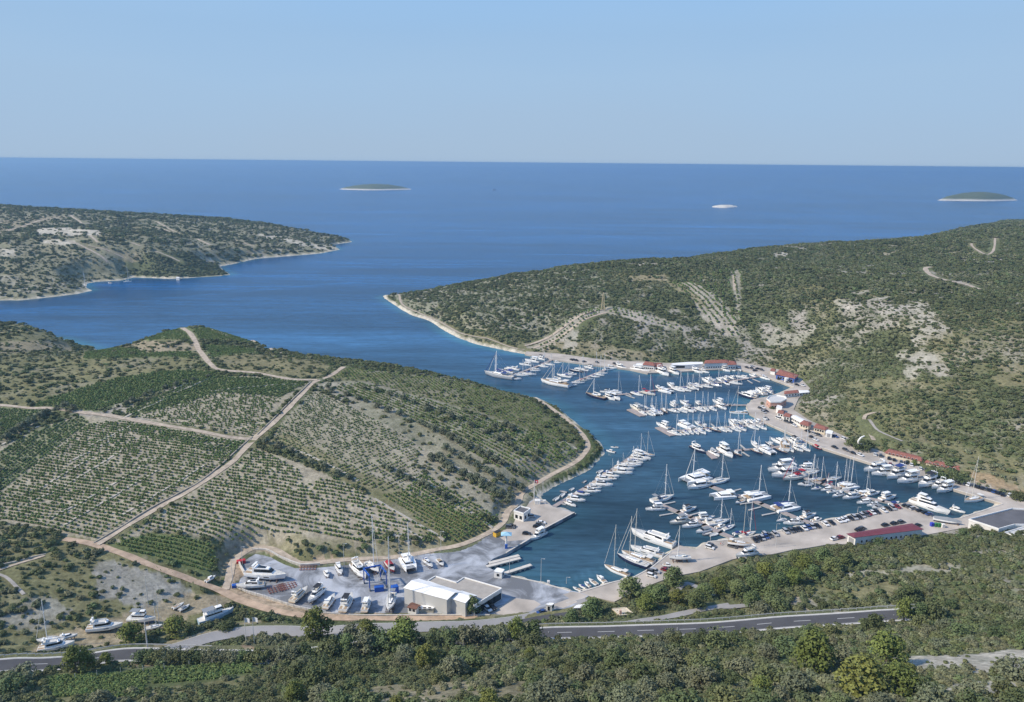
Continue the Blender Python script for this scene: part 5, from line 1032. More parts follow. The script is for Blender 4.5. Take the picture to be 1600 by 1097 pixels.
BD = [
 ('on farthest pontoon', 'yachts on the farthest pontoon by the headland', """S5 803 593 757 585 549;S0 790 587 763 583 552;M0 803 584 779 580;M4 812 579 792 576;M0 831 572 811 570;M1 843 567 820 564;M2 852 563 834 560;P0 795 592 815 594;S1 804 586 826 588.5 561;S0 817 584 838 587 558;
 M8 829 579 845 580.5;P0 833 576 843 577.5;S1 842 572 857 575 548;S2 852 569 867 572 552;M8 866 566.5 878 568"""),
 ('on second farthest pontoon', 'yachts on the second farthest pontoon', """S6 890 605 845 597 577;S1 884 598 853 594 572;S0 893 590.5 870 586.5 566;S1 901 586 880 585 566;M3 910 582 889 579.5;S2 920 580 904 577 553;M2 928 577 912 574;M0 884 603 902 603;S1 893 598.5 914 599.5 568;S4 904 594.5 918 595.5 568;
 M8 916 592.5 927 593;S0 922 588 937 590.5 549;S1 929 585 944 588 554;S2 935 583 950 584.5 552;M0 942 579 959 578"""),
 ('on third pontoon', 'yachts on the third pontoon', """S3 946 625 915 617 592;M2 955 614 937 613;C0 957 613 972 614.5 581;M1 945 620 961 627;M8 952 618 969 627;S0 987 614 1005 620 586;S4 1003 613 1024 619 584;P2 1032 608 1024 604;C2 1031 610 1051 615;M8 1053 606 1042 600;S1 1051 607 1070 613.5 580;S0 1063 607 1080 613 582;
 S2 1074 605 1087 610 584;P2 1082 604 1075 600;M5 1084 605 1092 611;S1 1083 601 1098 607 583;M0 1112 600 1096 593;S1 1097 603 1114 607 585;M4 1119 598 1108 593.5;S0 1112 601 1128 605 576;M0 1130 597 1119 592;M1 1138 595 1128 590.5;P1 1132 598 1140 603;M0 1148 593 1137 589;S1 1140 598 1160 602 578;Y0 1170 592 1149 589;M0 1182 590 1170 586"""),
 ('moored at the far quay', 'motor yachts at the far quay', """M8 948 574 964 577;M0 962 573 979 578;Y0 986 577 1015 583;M0 1027 580.5 1045 589;M1 1046 580 1061 587;M0 1080 579 1098 584.5;M8 1094 580 1108 584;M1 1125 577 1141 582;M8 1139 577 1149 581;M0 1149 576 1158 581;M5 1189 590 1203 595"""),
 ('at the rounded mole', 'motor yachts berthed at the rounded mole', """M3 1182 625 1151 617;M0 1184 620 1158 615;M4 1186 618 1172 612;M0 1196 618 1180 609;M1 1206 614 1187 608;M6 1208 616 1196 612"""),
 ('on fourth pontoon', 'yachts on the fourth pontoon', """M7 1001 643 984 635;M8 1004 640 994 634;S1 999 644 1011 650 618;S0 1014 639 1006 635 616;S2 1012 645 1021 651 622;C0 1018 643 1028 650 620;S1 1023 638 1016 634 613;S0 1027 642 1036 649 613;S3 1034 640 1043 648 616;S1 1045 641 1062 646 615;M1 1057 634 1047 629;M0 1055 636 1046 632;S1 1060 640 1074 646.5 617;
 M5 1077 635 1062 628;M4 1068 638 1084 646;S0 1081 639 1088 644 612;M0 1094 633 1086 628;S1 1087 638 1103 645 612;S2 1100 637 1108 643.5 613;S1 1108 637 1120 643.5 613;M1 1131 634 1113 627;M0 1121 634 1135 641.5;S2 1144 634 1133 632 610;S6 1168 647 1139 646 604"""),
 ('on fifth pontoon', 'yachts on the fifth pontoon', """M1 1046 671 1025 663;S1 1044 675 1065 682 647;P0 1064 676 1071 681;C2 1063 663 1084 672;S0 1068 674 1077 680.5 646;S1 1077 674 1084 680 647;S0 1085 673 1092 680 648;M5 1095 666 1085 660;S1 1088 671 1103 680 648;M3 1104 670 1095 664;S2 1098 667 1089 663 645;S0 1102 671 1112 676 648;
 S3 1108 670 1127 677 644;S1 1124 669 1136 676.5 645;S2 1132 669 1144 676.5 645;M0 1151 668 1138 658;S1 1143 669 1158 676 645;S0 1152 667 1166 675 643;M8 1160 664 1148 658;M0 1171 665 1158 658;S1 1168 666 1186 673 645;M4 1181 664 1168 657;S2 1183 665 1198 673 648;P2 1191 663 1178 657;M0 1199 661 1188 655"""),
 ('on sixth pontoon', 'yachts on the sixth pontoon', """M3 1080 699 1101 710;M4 1109 706 1124 715;M1 1124 702 1145 717;S3 1143 706 1159 715 674;S1 1186 701 1173 691 667;S3 1173 703 1192 711.5 682;C0 1190 701 1209 711 683;M3 1208 698 1195 692;S3 1213 702 1230 710 672;M0 1226 696 1204 687;S6 1227 705 1225 688 672;M2 1249 697 1228 686;S1 1230 699 1240 708 684;M0 1238 699 1255 707;S1 1249 698 1266 707 672;S0 1258 696 1247 688 672;M8 1261 690 1268 693;P4 1272 697 1283 704"""),
 ('on seventh pontoon', 'yachts on the seventh pontoon', """M2 1229 727 1206 728;M1 1241 733 1199 738;M0 1246 740 1205 747;M2 1266 728 1248 730;M1 1272 734 1243 735;S4 1257 744 1223 752 716;S1 1255 742 1280 738 712;P3 1268 757 1246 759;S0 1281 749 1262 752 713;S1 1270 757 1257 761 737;S0 1282 763 1267 766 712;S3 1271 753 1291 750 717;M8 1300 765 1282 768;S1 1292 751 1315 748 724;S4 1300 757 1288 761 740;
 S2 1293 770 1312 768 731;S0 1310 758 1325 754 720;C0 1313 763 1340 761 717;S1 1312 768 1330 766 719;M4 1317 773 1300 778;M0 1341 776 1316 781;C0 1343 773 1360 770 732;M0 1352 775 1375 771;M1 1375 782 1400 777;M8 1361 785 1338 788;M4 1373 789 1354 792;P3 1378 792 1362 795;P1 1390 790 1405 786"""),
 ('at the right-hand quay', 'motor yachts at the right-hand quay', """M0 1383 732 1349 738;M1 1396 740 1361 743.5;M6 1414 740 1385 750;M1 1436 749 1401 756;M2 1462 752 1434 763;M0 1476 757 1455 765;M1 1489 763 1463 771;S6 1535 779 1506 786 722"""),
 ('on eighth pontoon', 'yachts on the eighth pontoon', """C0 1104 746 1067 756 700;M8 1108 758 1074 766;S1 1108 757 1140 751 712;C2 1146 775 1112 779;C0 1164 781 1200 776 732;P0 1162 783 1149 788;C1 1210 798 1246 793 755;S1 1228 812 1213 816 803;M4 1253 817 1223 820;M2 1252 811 1275 805;P2 1268 815 1284 812"""),
 ('on nearest pontoon', 'yachts on the nearest pontoon', """S2 1018 785 1053 777 729;S0 1024 784 1049 780 745;M1 1038 796 1008 798;M2 1065 801 1088 795;M7 1076 814 1046 820;M4 1094 820 1065 826;M1 1088 812 1117 810;M0 1099 818 1120 814;S1 1105 821 1140 815 781;P2 1118 826 1133 822;S0 1130 829 1148 822 797;P3 1110 828 1087 834;D1 1112 833 1098 837;D0 1108 838 1122 835;P1 1146 836 1160 832;S4 1157 840 1181 833 785"""),
 ('on left-hand pontoon', 'boats on the left-hand pontoon', """M5 883 785 900 793;M8 886 779 915 785;P0 891 776 904 779;P1 899 771 922 775;M4 912 767 939 770;M0 918 762 940 764;M4 925 756 958 761;M8 931 748 957 752;M5 942 742 968 747;P0 950 747 964 750;M8 958 737 989 742;M0 960 731 991 736;S1 970 728 1002 729 698;M4 975 724 1003 727;S0 982 720 1005 725 697;M0 985 716 1011 721;M1 988 712 1017 720 ;S6 994 709 1023 714 673;S1 988 706 1010 708 678;S0 948 742 962 744 717;S1 962 737 980 739 708;
 D0 866 783 873 778;D0 876 777 882 772;D1 886 770.5 875 768;D0 891 767 897 763.5;D1 911 755 916 751.5;D0 934 740 942 736"""),
 ('off the rocky point', 'boats off the rocky point', """P2 961 708 947 705;P0 966 700 954 699.5"""),
 ('moored at near quay corner', 'yachts moored at the near quay', """S6 982 901 944 886 826;S7 1013 888 964 870 810;S6 1022 881 971 865 801;Y0 1053 856 986 834;Y0 1036 871 985 858;P2 946 912 932 901;P0 933 915 920 906;P2 922 918 913 911;P0 908 924 895 919;P1 915 920 904 915;D1 930 926 917 921"""),
 ('beside the north quay edge', 'boats at the north quay', """M1 852 833 828 846"""),
 ('alongside the near right-hand quay', 'boats along the near right quay', """Y1 1423 784 1484 806;M0 1485 795 1508 803"""),
 ('anchored below the far headland', 'boats anchored below the far headland', """S1 193 441 206 440.5 419;S1 128 446 136 447 427;P0 175 443 169 442.5"""),
]
for place, grp, data in BD:
    for tok in data.replace('\n', '').split(';'):
        v = tok.split(); 
        if not v: continue
        f = list(map(float, v[1:])); boat(v[0], f[0], f[1], f[2], f[3], place, grp, f[4] if len(f) > 4 else None)
# boats standing ashore on cradles
LANDB = [
 ('M4', 386, 897, 448, 905, 'at back left of boatyard', None, 'big white motor yacht'), ('M4', 414, 915, 369, 918, 'at back left of boatyard', None, 'white flybridge cruiser'), ('D1', 397, 884, 411, 886, 'at back left of boatyard', None, None),
 ('M7', 456, 942, 481, 920, 'in front row of boatyard', None, None), ('M2', 505, 921, 481, 944, 'in front row of boatyard', None, None), ('M8', 508, 952, 523, 931, 'in front row of boatyard', None, None), ('M2', 535, 957, 551, 930, 'in front row of boatyard', None, 'grey and black motor cruiser'), ('M1', 569, 957, 578, 935, 'in front row of boatyard', None, None),
 ('S2', 614, 929, 607, 957, 'beside the blue travel lift', 850, 'tall-masted sailing yacht on cradle'), ('M8', 527, 884, 534, 899, 'at back fence of boatyard', None, None), ('P2', 508, 893, 513, 903, 'at back fence of boatyard', None, None), ('M0', 552, 884, 572, 906, 'left of the travel lift', None, 'white motorboat hull'), ('S1', 573, 880, 592, 895, 'behind the travel lift', 812, 'tall white sailing yacht'),
 ('P4', 604, 880, 616, 896, 'right of the travel lift', None, 'small dark red boat'), ('C0', 633, 873, 643, 893, 'at back fence of boatyard', 822, None), ('M5', 663, 876, 676, 887, 'at back fence of boatyard', None, None), ('P0', 684, 875, 693, 885, 'at back fence of boatyard', None, None),
 ('P2', 321, 910, 337, 901, 'beside the bushes left of boatyard', None, 'small old cabin boat'), ('F0', 310, 975, 366, 956, 'in the left boat lot', None, None), ('F1', 200, 969, 243, 970, 'in the left boat lot', None, None), ('S1', 226, 984, 257, 978, 'in the left boat lot', 950, 'small white hull with bare mast'), ('M0', 136, 985, 193, 979, 'in the left boat lot', None, None),
 ('S1', 100, 1001, 57, 1003, 'in the left boat lot', 952, 'white sailing boat'), ('M8', 92, 999, 122, 993, 'in the left boat lot', None, None), ('M0', 60, 1017, 118, 1007, 'in the left boat lot', None, 'low white powerboat'), ('P0', 270, 952, 288, 943, 'in the left boat lot', None, None), ('P3', 280, 955, 297, 946, 'in the left boat lot', None, None),
 ('S1', 1079, 872, 1045, 873, 'on the near quay by parked cars', 826, 'white sailing yacht on cradle'), ('S6', 1137, 848, 1176, 853, 'on the near quay by parked cars', 790, 'long white sailing hull on cradle'), ('M0', 1182, 864, 1149, 872, 'on the near quay by parked cars', None, 'dark-striped white motor yacht'), ('P2', 1035, 883, 1051, 886, 'beside the red parked car', None, 'small white boat on trailer'), ('P0', 1166, 874, 1151, 872, 'by the grove behind near quay', None, 'covered white boat'),
]
for k, sx, sy, bx, by, pl, mt, ds in LANDB:
    pavd = sx > 350 and not (k == 'P2' and sx < 330); gz = ZQ if pavd else ground((sx+bx)/2, (sy+by)/2)[2]; zz = gz+(1.7 if k[0] == 'S' else (1.1 if k[0] in 'MCFY' else .7))
    dz = (zz)*1.0; a = at(sx, sy, gz); ref = math.sqrt(a[0]**2+a[1]**2+HC**2); 
    o = boat(k, sx, sy, bx, by, pl, 'boats stored ashore', mt, zz, None, ds, False)
    s = o.scale[0]; L0 = BP[k][0]['L0']; m = MB(); BB = L0*(.50 if k[0] == 'C' else .28)*.42; hh = (zz-gz)/o.scale[2]
    for x in (-.33*L0, -.1*L0, .14*L0, .3*L0):
        for sg in (-1, 1): m.tube((x, sg*BB*1.1, -hh), (x, sg*BB*.75, .12), .10, n=4)
        m.box((x, 0, -hh+.12), (.2, BB*2.2, .2)); m.box((x, 0, -.38-(hh-.4)/2), (.35, .35, max(hh-.4, .1)))
    if k[0] == 'S': m.box((.02*L0, 0, -hh*.55), (.16*L0, .3, hh*.8), top=1.25)
    m.build('cradle', M_CRAD, o)
# long hull under a grey tarpaulin on the quay corner
r = empty('covered_boat'); a = at(1458, 811, 2.3); b = at(1503, 819, 2.3); L = math.hypot(b[0]-a[0], b[1]-a[1]); r.location = ((a[0]+b[0])/2, (a[1]+b[1])/2, 2.3); r.rotation_euler = (0, 0, math.atan2(b[1]-a[1], b[0]-a[0]))
hull('h', L, L*.27, L*.08, M_GEL, M_DECK, r, .8, 2.3, .25, .5); k = MB(); k.loft([[(-L*.48, -L*.11, L*.08), (-L*.48, 0, L*.15), (-L*.48, L*.11, L*.08)], [(0, -L*.135, L*.09), (0, 0, L*.19), (0, L*.135, L*.09)], [(L*.3, -L*.1, L*.1), (L*.3, 0, L*.16), (L*.3, L*.1, L*.1)], [(L*.49, -.2, L*.1), (L*.49, 0, L*.105), (L*.49, .2, L*.1)]], caps=False); k.build('tarpaulin', M_CVG, r)
k = MB(); [k.box((x, 0, -.5), (.4, 2.2, .6)) for x in (-5, 0, 5)]; k.build('cradle', M_CRAD, r); tag(r, 'long hull ashore under a grey tarpaulin, left of the dark flat roof', 'sailboat')
# far vessel out at sea
r = empty('cargo_ship', at(772, 297, 0), 0.1); r.scale = (.55, .55, .55); k = MB(); k.loft([[(x, -b, 5), (x, -b*.9, -.5), (x, b*.9, -.5), (x, b, 5)] for x, b in ((-20, 3.5), (-8, 4), (14, 4), (22, .3))]); k.build('hull', M_REDH, r); k = MB(); k.box((-12, 0, 8), (9, 6, 6)); k.build('bridge', M_GEL, r); k = MB(); k.tube((6, 0, 5), (6, 0, 14), .4); k.build('mast', M_CRAD, r); tag(r, 'tiny distant dark vessel on the open sea right of the first island', 'ship')

# ================================================================ pontoons
M_PONT = mat('pontoon_planks', (.36,.31,.29), .85, var=.12, vscale=.4); M_PSIDE = mat('pontoon_concrete', (.45,.44,.42), .85)
def pontoon(pl, w_, label, fingers=(), head=None, z=.62):
    g = [np.array(at(px, py, z)[:2]) for px, py in pl]; r = empty('pontoon', (g[0][0], g[0][1], 0)); o = np.array(g[0]); d = MB(); f = MB()
    for p, q in zip(g, g[1:]):
        v = q-p; L = np.hypot(*v); a = math.atan2(v[1], v[0]); c = (p+q)/2-o; d.box((c[0], c[1], z), (L+w_*.5, w_, .14), a)
        for k in range(int(L//8)+1): cc = p+v*((k+.5)/(int(L//8)+1))-o; f.box((cc[0], cc[1], z-.42), (min(5.5, L), w_*.9, .68), a)
    if head: hp = [np.array(at(px, py, z)[:2])-o for px, py in head]; d.prism([tuple(p) for p in hp], z-.5, z+.09)
    d.build('deck', M_PONT, r); f.build('float', M_PSIDE, r)
    for x0, y0, x1, y1 in fingers:
        p = np.array(at(x0, y0, .5)[:2]); q = np.array(at(x1, y1, .5)[:2]); v = q-p; c = (p+q)/2-o; k = MB(); k.box((c[0], c[1], .38), (np.hypot(*v), 1.1, .42), math.atan2(v[1], v[0])); k.build('finger', M_PSIDE, r)
    for p, q in zip(g, g[1:]):
        v = q-p; L = np.hypot(*v)
        for k in range(int(L//28)): cc = p+v*((k+.7)/(L/28))-o; b = MB(); b.box((cc[0], cc[1], z+.6), (.3, .3, 1.0)); b.build('service_post', M_GEL, r)
    tag(r, label, 'pontoon', 'floating pontoons of the marina')
pontoon([(862,562),(845,570),(818,580),(796,589)], 3, 'farthest pontoon, next to the headland shore')
pontoon([(955,574),(935,582),(912,591),(891,599)], 3, 'second farthest pontoon below the far headland')
pontoon([(1186,588),(1140,596),(1080,603),(1030,609),(985,615),(960,617),(942,619)], 3, 'third pontoon, in front of the far white buildings', [(987,618,978,614),(978,617,992,622),(1168,594,1176,599),(1176,592,1188,597),(998,611,1005,613)])
pontoon([(1168,633),(1140,633),(1100,636),(1040,640),(998,644)], 3, 'fourth pontoon, ending in a wide grey head', [(1143,634,1149,631)], [(979,640),(1000,650.5),(1009,650),(990,638)])
pontoon([(1206,660),(1170,665),(1110,669),(1060,673)], 3, 'fifth pontoon, ending in a wide grey head below the fourth', [(1048,667,1056,671),(1111,662,1117,667)], [(1023,668),(1047,681),(1056,680),(1034,667)])
pontoon([(1262,690),(1240,695),(1200,700),(1160,703),(1112,708)], 3, 'sixth pontoon with short fingers and a brown head', [(1112,699,1120,705),(1133,697,1142,703),(1157,695,1165,702),(1160,706,1171,713)], [(1101,706),(1113,717),(1122,716),(1109,705)])
pontoon([(1408,789),(1380,783),(1345,776),(1315,764),(1285,755),(1250,744)], 3, 'seventh pontoon, joining the near quay beside the superyacht')
pontoon([(1268,817),(1252,812),(1218,798),(1190,787),(1163,777),(1142,771),(1112,760),(1092,752)], 3.4, 'eighth pontoon with catamarans, ending at the near quay', [(1142,768,1158,764),(1177,785,1157,787.5),(1189,792,1170,797),(1212,801,1191,805),(1225,800,1246,795),(1248,809,1262,805)])
pontoon([(1142,839),(1125,832),(1100,820),(1080,808),(1060,800),(1036,790)], 3.4, 'nearest pontoon, left of the long white hull ashore', [(1052,802,1031,805.5),(1078,805,1095,800.5),(1036,788,1055,784),(1120,829,1140,824)])
pontoon([(866,791),(890,777),(915,762),(938,747),(955,735),(975,722),(992,710)], 2.8, 'left-hand pontoon running out from the north quay', [(872,786,884,788)])
# ================================================================ buildings
M_TILE = mat('terracotta_tiles', (.30,.12,.09), .85, var=.25, vscale=.8, bump=.2, bscale=4); M_MAROON = mat('maroon_sheet_roof', (.19,.055,.072), .55, var=.1, vscale=.3); M_WHITE = mat('white_render', (.80,.78,.74), .85, var=.05, vscale=.4)
M_GREYW = mat('grey_cladding', (.60,.60,.585), .6, var=.04, vscale=.2); M_WROOF = mat('white_membrane', (.90,.89,.86), .6, var=.06, vscale=.3); M_GRAVR = mat('gravel_roof', (.40,.37,.33), .95, var=.1, vscale=.5); M_DARKR = mat('dark_membrane_roof', (.13,.13,.14), .8, var=.15, vscale=.2)
M_CORAL = mat('coral_render', (.60,.34,.26), .85, var=.08, vscale=.5); M_CREAMW = mat('cream_render', (.66,.58,.45), .85, var=.08, vscale=.5); M_PINKW = mat('pink_render', (.58,.38,.31), .85, var=.1, vscale=.5); M_RUST = mat('rusty_steel', (.30,.13,.10), .9, var=.2, vscale=2); M_BLUEP = mat('blue_paint', (.02,.10,.42), .45); M_SHUT = mat('grey_shutter', (.33,.33,.33), .6)
M_BROWNR = mat('brown_roof', (.20,.10,.07), .8, var=.15, vscale=1); M_GREENP = mat('green_plastic', (.06,.22,.09), .5); M_REDP = mat('red_paint', (.50,.04,.05), .5); M_YEL = mat('yellow_paint', (.70,.42,.05), .5); M_CONTB = mat('blue_bin', (.04,.06,.45), .5)
def wallopen(r, a, b, z0, h, n, w_, hh, m, name='window', zoff=1.0, t0=.06, t1=.94, par=None):
    """n framed openings along the wall a-b, a few cm proud"""
    a = np.array(a); b = np.array(b); v = b-a; L = np.hypot(*v); d = v/L; ang_ = math.atan2(d[1], d[0]); nn = np.array([d[1], -d[0]])
    if nn@(-(a+b)/2) < 0 and False: nn = -nn
    for k in range(n):
        c = a+v*(t0+(t1-t0)*(k+.5)/n)+nn*.03
        f = MB(); f.box((c[0], c[1], z0+zoff+hh/2), (w_+.2, .10, hh+.2), ang_); fo = f.build(name, M_WHITE, par or r); g = MB(); c2 = c+nn*.05; g.box((c2[0], c2[1], z0+zoff+hh/2), (w_, .06, hh), ang_); g.build('pane' if m is M_GLASS else 'panel', m, fo)
def ccw(p):
    a = sum(p[i][0]*p[(i+1) % len(p)][1]-p[(i+1) % len(p)][0]*p[i][1] for i in range(len(p))); return p if a > 0 else p[::-1]
def flat(name, pl, H, zb, mw, mr, label, cat='building', par=.5, wins=(), group=None, trim=None):
    pol = ccw([at(px, py, H)[:2] for px, py in pl]); r = empty(name); m = MB(); m.prism(pol, zb-2, H-.02); m.build('wall', mw, r); cen = np.mean(np.array(pol), 0)
    inn = [(cen[0]+(p[0]-cen[0])*.985, cen[1]+(p[1]-cen[1])*.985) for p in pol]; m = MB(); m.prism(inn, H, H+.12); ro = m.build('roof', mr, r)
    if par: m = MB(); n = len(pol); [m.box(((pol[i][0]+pol[(i+1) % n][0])/2, (pol[i][1]+pol[(i+1) % n][1])/2, H+par/2-.05), (math.dist(pol[i], pol[(i+1) % n])+.3, .35, par+.1), math.atan2(pol[(i+1) % n][1]-pol[i][1], pol[(i+1) % n][0]-pol[i][0])) for i in range(n)]; m.build('parapet', trim or M_WROOF, ro)
    order = sorted(range(len(pol)), key=lambda i: ((pol[i][0]+pol[(i+1) % len(pol)][0])/2)**2+((pol[i][1]+pol[(i+1) % len(pol)][1])/2)**2)
    for k, (nw, w_, hh, mm, nm, zo) in enumerate(wins):
        i = order[k]
        if nw: wallopen(r, pol[i], pol[(i+1) % len(pol)], zb, H-zb, nw, w_, hh, mm, nm, zo)
    tag(r, label, cat, group); return r
def gable(name, c4, H, zb, rh, mw, mr, label, hip=.0, over=.4, wins=(), cat='building', group=None):
    """c4: eave corners near-left, near-right, far-right, far-left (pixels at height H)"""
    P_ = [np.array(at(px, py, H)[:2]) for px, py in c4]; A_, B_, C_, D_ = P_; r = empty(name); m = MB(); pol = ccw([tuple(p) for p in P_]); m.prism(pol, zb-2, H-.02)
    r0 = (A_+D_)/2; r1 = (B_+C_)/2; v = r1-r0; a0 = r0+v*hip; b0 = r1-v*hip
    if hip == 0:
        for P1, P2, q in ((A_, D_, r0), (B_, C_, r1)): m.add([(*P1, H-.03), (*P2, H-.03), (*q, H+rh-.05)], [(0, 1, 2), (2, 1, 0)])
    m.build('wall', mw, r); cen = sum(P_)/4; e = [cen+(p-cen)*(1+over*2/np.linalg.norm(p-cen)) for p in P_]; R0 = a0-v/np.linalg.norm(v)*(over if hip == 0 else 0); R1 = b0+v/np.linalg.norm(v)*(over if hip == 0 else 0); m = MB(); zt = .14
    V = [(*e[0], H), (*e[1], H), (*e[2], H), (*e[3], H), (*R0, H+rh), (*R1, H+rh)]; V2 = [(x, y, z+zt) for x, y, z in V]
    m.add(V+V2, [(0, 1, 5, 4), (2, 3, 4, 5), (1, 2, 5), (3, 0, 4), (6, 7, 11, 10), (8, 9, 10, 11), (7, 8, 11), (9, 6, 10), (0, 1, 7, 6), (1, 2, 8, 7), (2, 3, 9, 8), (3, 0, 6, 9)] if hip else
          V+[] and [(0, 1, 5, 4), (2, 3, 4, 5), (6, 7, 11, 10), (8, 9, 10, 11), (0, 1, 7, 6), (2, 3, 9, 8), (1, 5, 11, 7), (5, 2, 8, 11), (3, 4, 10, 9), (4, 0, 6, 10)])
    m.build('roof', mr, r); sides = [(A_, B_), (B_, C_), (D_, A_), (C_, D_)]
    for k, wn in enumerate(wins):
        if wn:
            a, b = sides[k]; 
            # openings face outward from the building's centre
            dd = (b-a)/np.linalg.norm(b-a); nn = np.array([dd[1], -dd[0]]); 
            if nn@((a+b)/2-cen) < 0: a, b = b, a
            wallopen(r, a, b, zb, H-zb, wn[0], wn[1], wn[2], wn[3], wn[4], wn[5])
    tag(r, label, cat, group); return r
W_ = lambda n, w=1.2, h=1.3, m=M_GLASS, nm='window', z=1.0: (n, w, h, m, nm, z)
# boatyard hangar and the flat-roofed hall behind it
gable('hangar', [(631.5,919),(698,937),(722,925),(655,905)], 9, ZQ, 1.4, M_GREYW, M_WROOF, 'long pale grey hangar with low white gable roof in boatyard', 0, .2, (None, (1, 2.2, 6, M_SHUT, 'door', 0), None))
gable('hangar', [(701,934),(727,942),(745,931),(722,924)], 8.4, ZQ, 1.2, M_GREYW, M_WROOF, 'shorter pale grey hangar bay joined to the long one', 0, .2, (None, (1, 2.4, 4, M_SHUT, 'door', 0)))
flat('boat_hall', [(668,909),(680,901.5),(713,911.5),(725,903.5),(784,920.5),(741,947),(724,930)], 6.5, ZQ, M_WHITE, M_GRAVR, 'large L-shaped hall with gravel flat roof and white parapet', par=.6, wins=(W_(0), (4, 5.2, 3.2, M_GLASS, 'shopfront', .3)))
gable('gatehouse', [(637,949),(650,952),(657,946.5),(644,942)], 4.4, 2, .5, M_WHITE, M_BROWNR, 'small white house with brown roof before the hangar', 0, .2, (W_(2),))
flat('low_store', [(650,951),(677,951),(680,947),(656,946)], 3.6, 2, M_CREAMW, M_WROOF, 'low cream store with white roof before the hangar', par=.2, wins=(W_(3),))
flat('control_hut', [(772,893),(784,895),(788,890),(777,887.5)], 4.6, ZQ, M_WHITE, M_WROOF, 'small white hut at the travel lift slip', par=.15, wins=(W_(1), W_(1)))
flat('fuel_office', [(803,799),(818,803.5),(829,796),(813,792)], 6, ZQ, M_WHITE, M_DARKR, 'small white flat-roofed office on the north quay', par=.7, wins=(W_(2, 1.6, 2), W_(2, 1.6, 2)))
flat('kiosk', [(853,945),(862,946),(866,943),(857,942.5)], 4.6, 2, M_WHITE, M_WROOF, 'small white kiosk beside the dark lane', par=.2, wins=(W_(1, 1, 2, M_GLASS, 'door', 0), W_(1)))
flat('office_container', [(896,950),(914,949.5),(919,944),(902,945.5)], 4.6, 2, M_WHITE, M_WROOF, 'white container cabin right of the kiosk', par=.1, wins=(W_(3),))
flat('small_house', [(957,952),(969,962),(990,960),(978,950)], 7.4, 4, M_PINKW, M_CREAMW, 'small pink house with pale flat roof among pines', par=.35, wins=(W_(2), W_(2)), trim=M_CREAMW)
m = MB(); c = at(969.5, 956, 8.3); m.box(c, (.9, .9, 1.6)); ch = m.build('chimney', M_PINKW, bpy.data.objects['small_house']);
gable('storage_shed', [(1337,840),(1441,827.5),(1423,818.5),(1325,834)], 6, ZQ+.3, .9, M_WHITE, M_MAROON, 'long white shed with maroon roof on the near quay', .04, .5, (W_(12, 1.0, 1.2), None, (1, 3, 3, M_SHUT, 'door', 0)))
flat('service_building', [(1514,813),(1560,828),(1585,821),(1640,822),(1640,800),(1581,796)], 7, 2, M_WHITE, M_DARKR, 'big building with dark flat roof at right edge', par=.9, wins=(W_(3, 2, 2, M_CORAL, 'panel_bay', .2), W_(3, 2, 2), ))
flat('service_annex', [(1569,833),(1600,842),(1640,836),(1600,824)], 6, 3, M_WHITE, M_GREYW, 'low white annexe below the dark flat roof', par=.5, wins=(W_(4),))
flat('boiler_house', [(1536,823),(1561,830),(1563,827),(1540,820)], 4.4, 2, M_CORAL, M_CORAL, 'coral lean-to under the dark flat roof', par=0)
gable('holiday_row', [(1384,708),(1438,720.5),(1442,714.5),(1391,702)], 3.7, 2.2, 1.1, M_CREAMW, M_TILE, 'long red-tiled building behind the parked cars, left part', .03, .5, (W_(8), W_(1)))
gable('holiday_row', [(1447,723),(1497,734.5),(1504,728.5),(1453,716.5)], 3.7, 2.2, 1.1, M_CREAMW, M_TILE, 'long red-tiled building behind the parked cars, right part', .03, .5, (W_(7), W_(1)))
gable('restaurant', [(1213,585),(1241,591.5),(1247,586),(1219,577.5)], 5.5, ZQ, 1.6, M_BLUEP, M_TILE, 'restaurant with broad red hipped roof and blue front', .25, .5, (W_(6, 1.8, 1.8),))
flat('round_tent', [(1229.5+4*math.cos(t), 590.5+1.2*math.sin(t)) for t in np.linspace(0, 5.6, 9)], 5.0, ZQ, M_WHITE, M_WROOF, 'round white tent in front of the restaurant', 'tent', par=0)
gable('red_pavilion', [(1204,579),(1211,580.5),(1212,577),(1206,575.5)], 5, ZQ, .9, M_WHITE, M_TILE, 'small red-roofed pavilion left of the restaurant', .2, .4)
gable('cafe', [(1226,616),(1247,613.5),(1246,609.5),(1227,611.5)], 4.6, ZQ, .9, M_WHITE, M_TILE, 'red-roofed cafe at the mole root', .15, .4, (W_(4),))
gable('cafe_annex', [(1248,614.5),(1264,613),(1263,610),(1249,610.5)], 4.2, ZQ, .7, M_WHITE, M_WROOF, 'white-roofed annexe right of the cafe', .1, .3, (W_(3),))
flat('clubhouse', [(1198,624),(1204,629),(1220,629),(1229,624),(1227,621),(1213,618.5),(1202,620)], 6.5, ZQ, M_CORAL, M_GREYW, 'octagonal clubhouse with pale roof and coral walls', par=.9, wins=(W_(3), W_(2), W_(2)))
for c4, lb in (([(1213,637),(1221,640),(1222,635),(1215,633)], 'tiny white house behind the clubhouse'),): flat('small_house', c4, 5.6, 2, M_WHITE, M_WHITE, lb, par=.2, wins=(W_(1), W_(1)))
gable('shop', [(1215,645),(1224,647),(1226,642.5),(1218,641)], 5.0, 2, .8, M_WHITE, M_TILE, 'small white shop with red roof, uphill end of the waterfront row', .1, .3, (W_(2),))
gable('shop', [(1224,650),(1234,652),(1237,648),(1228,645)], 5.0, 2, .8, M_WHITE, M_TILE, 'small white shop with bright red roof in the waterfront row', .1, .3, (W_(2),))
gable('boat_store', [(1236,652),(1253,661),(1264,659),(1243,649)], 4.6, 2, .6, M_WHITE, M_WROOF, 'long white-roofed store in the waterfront row', 0, .2, (W_(6),))
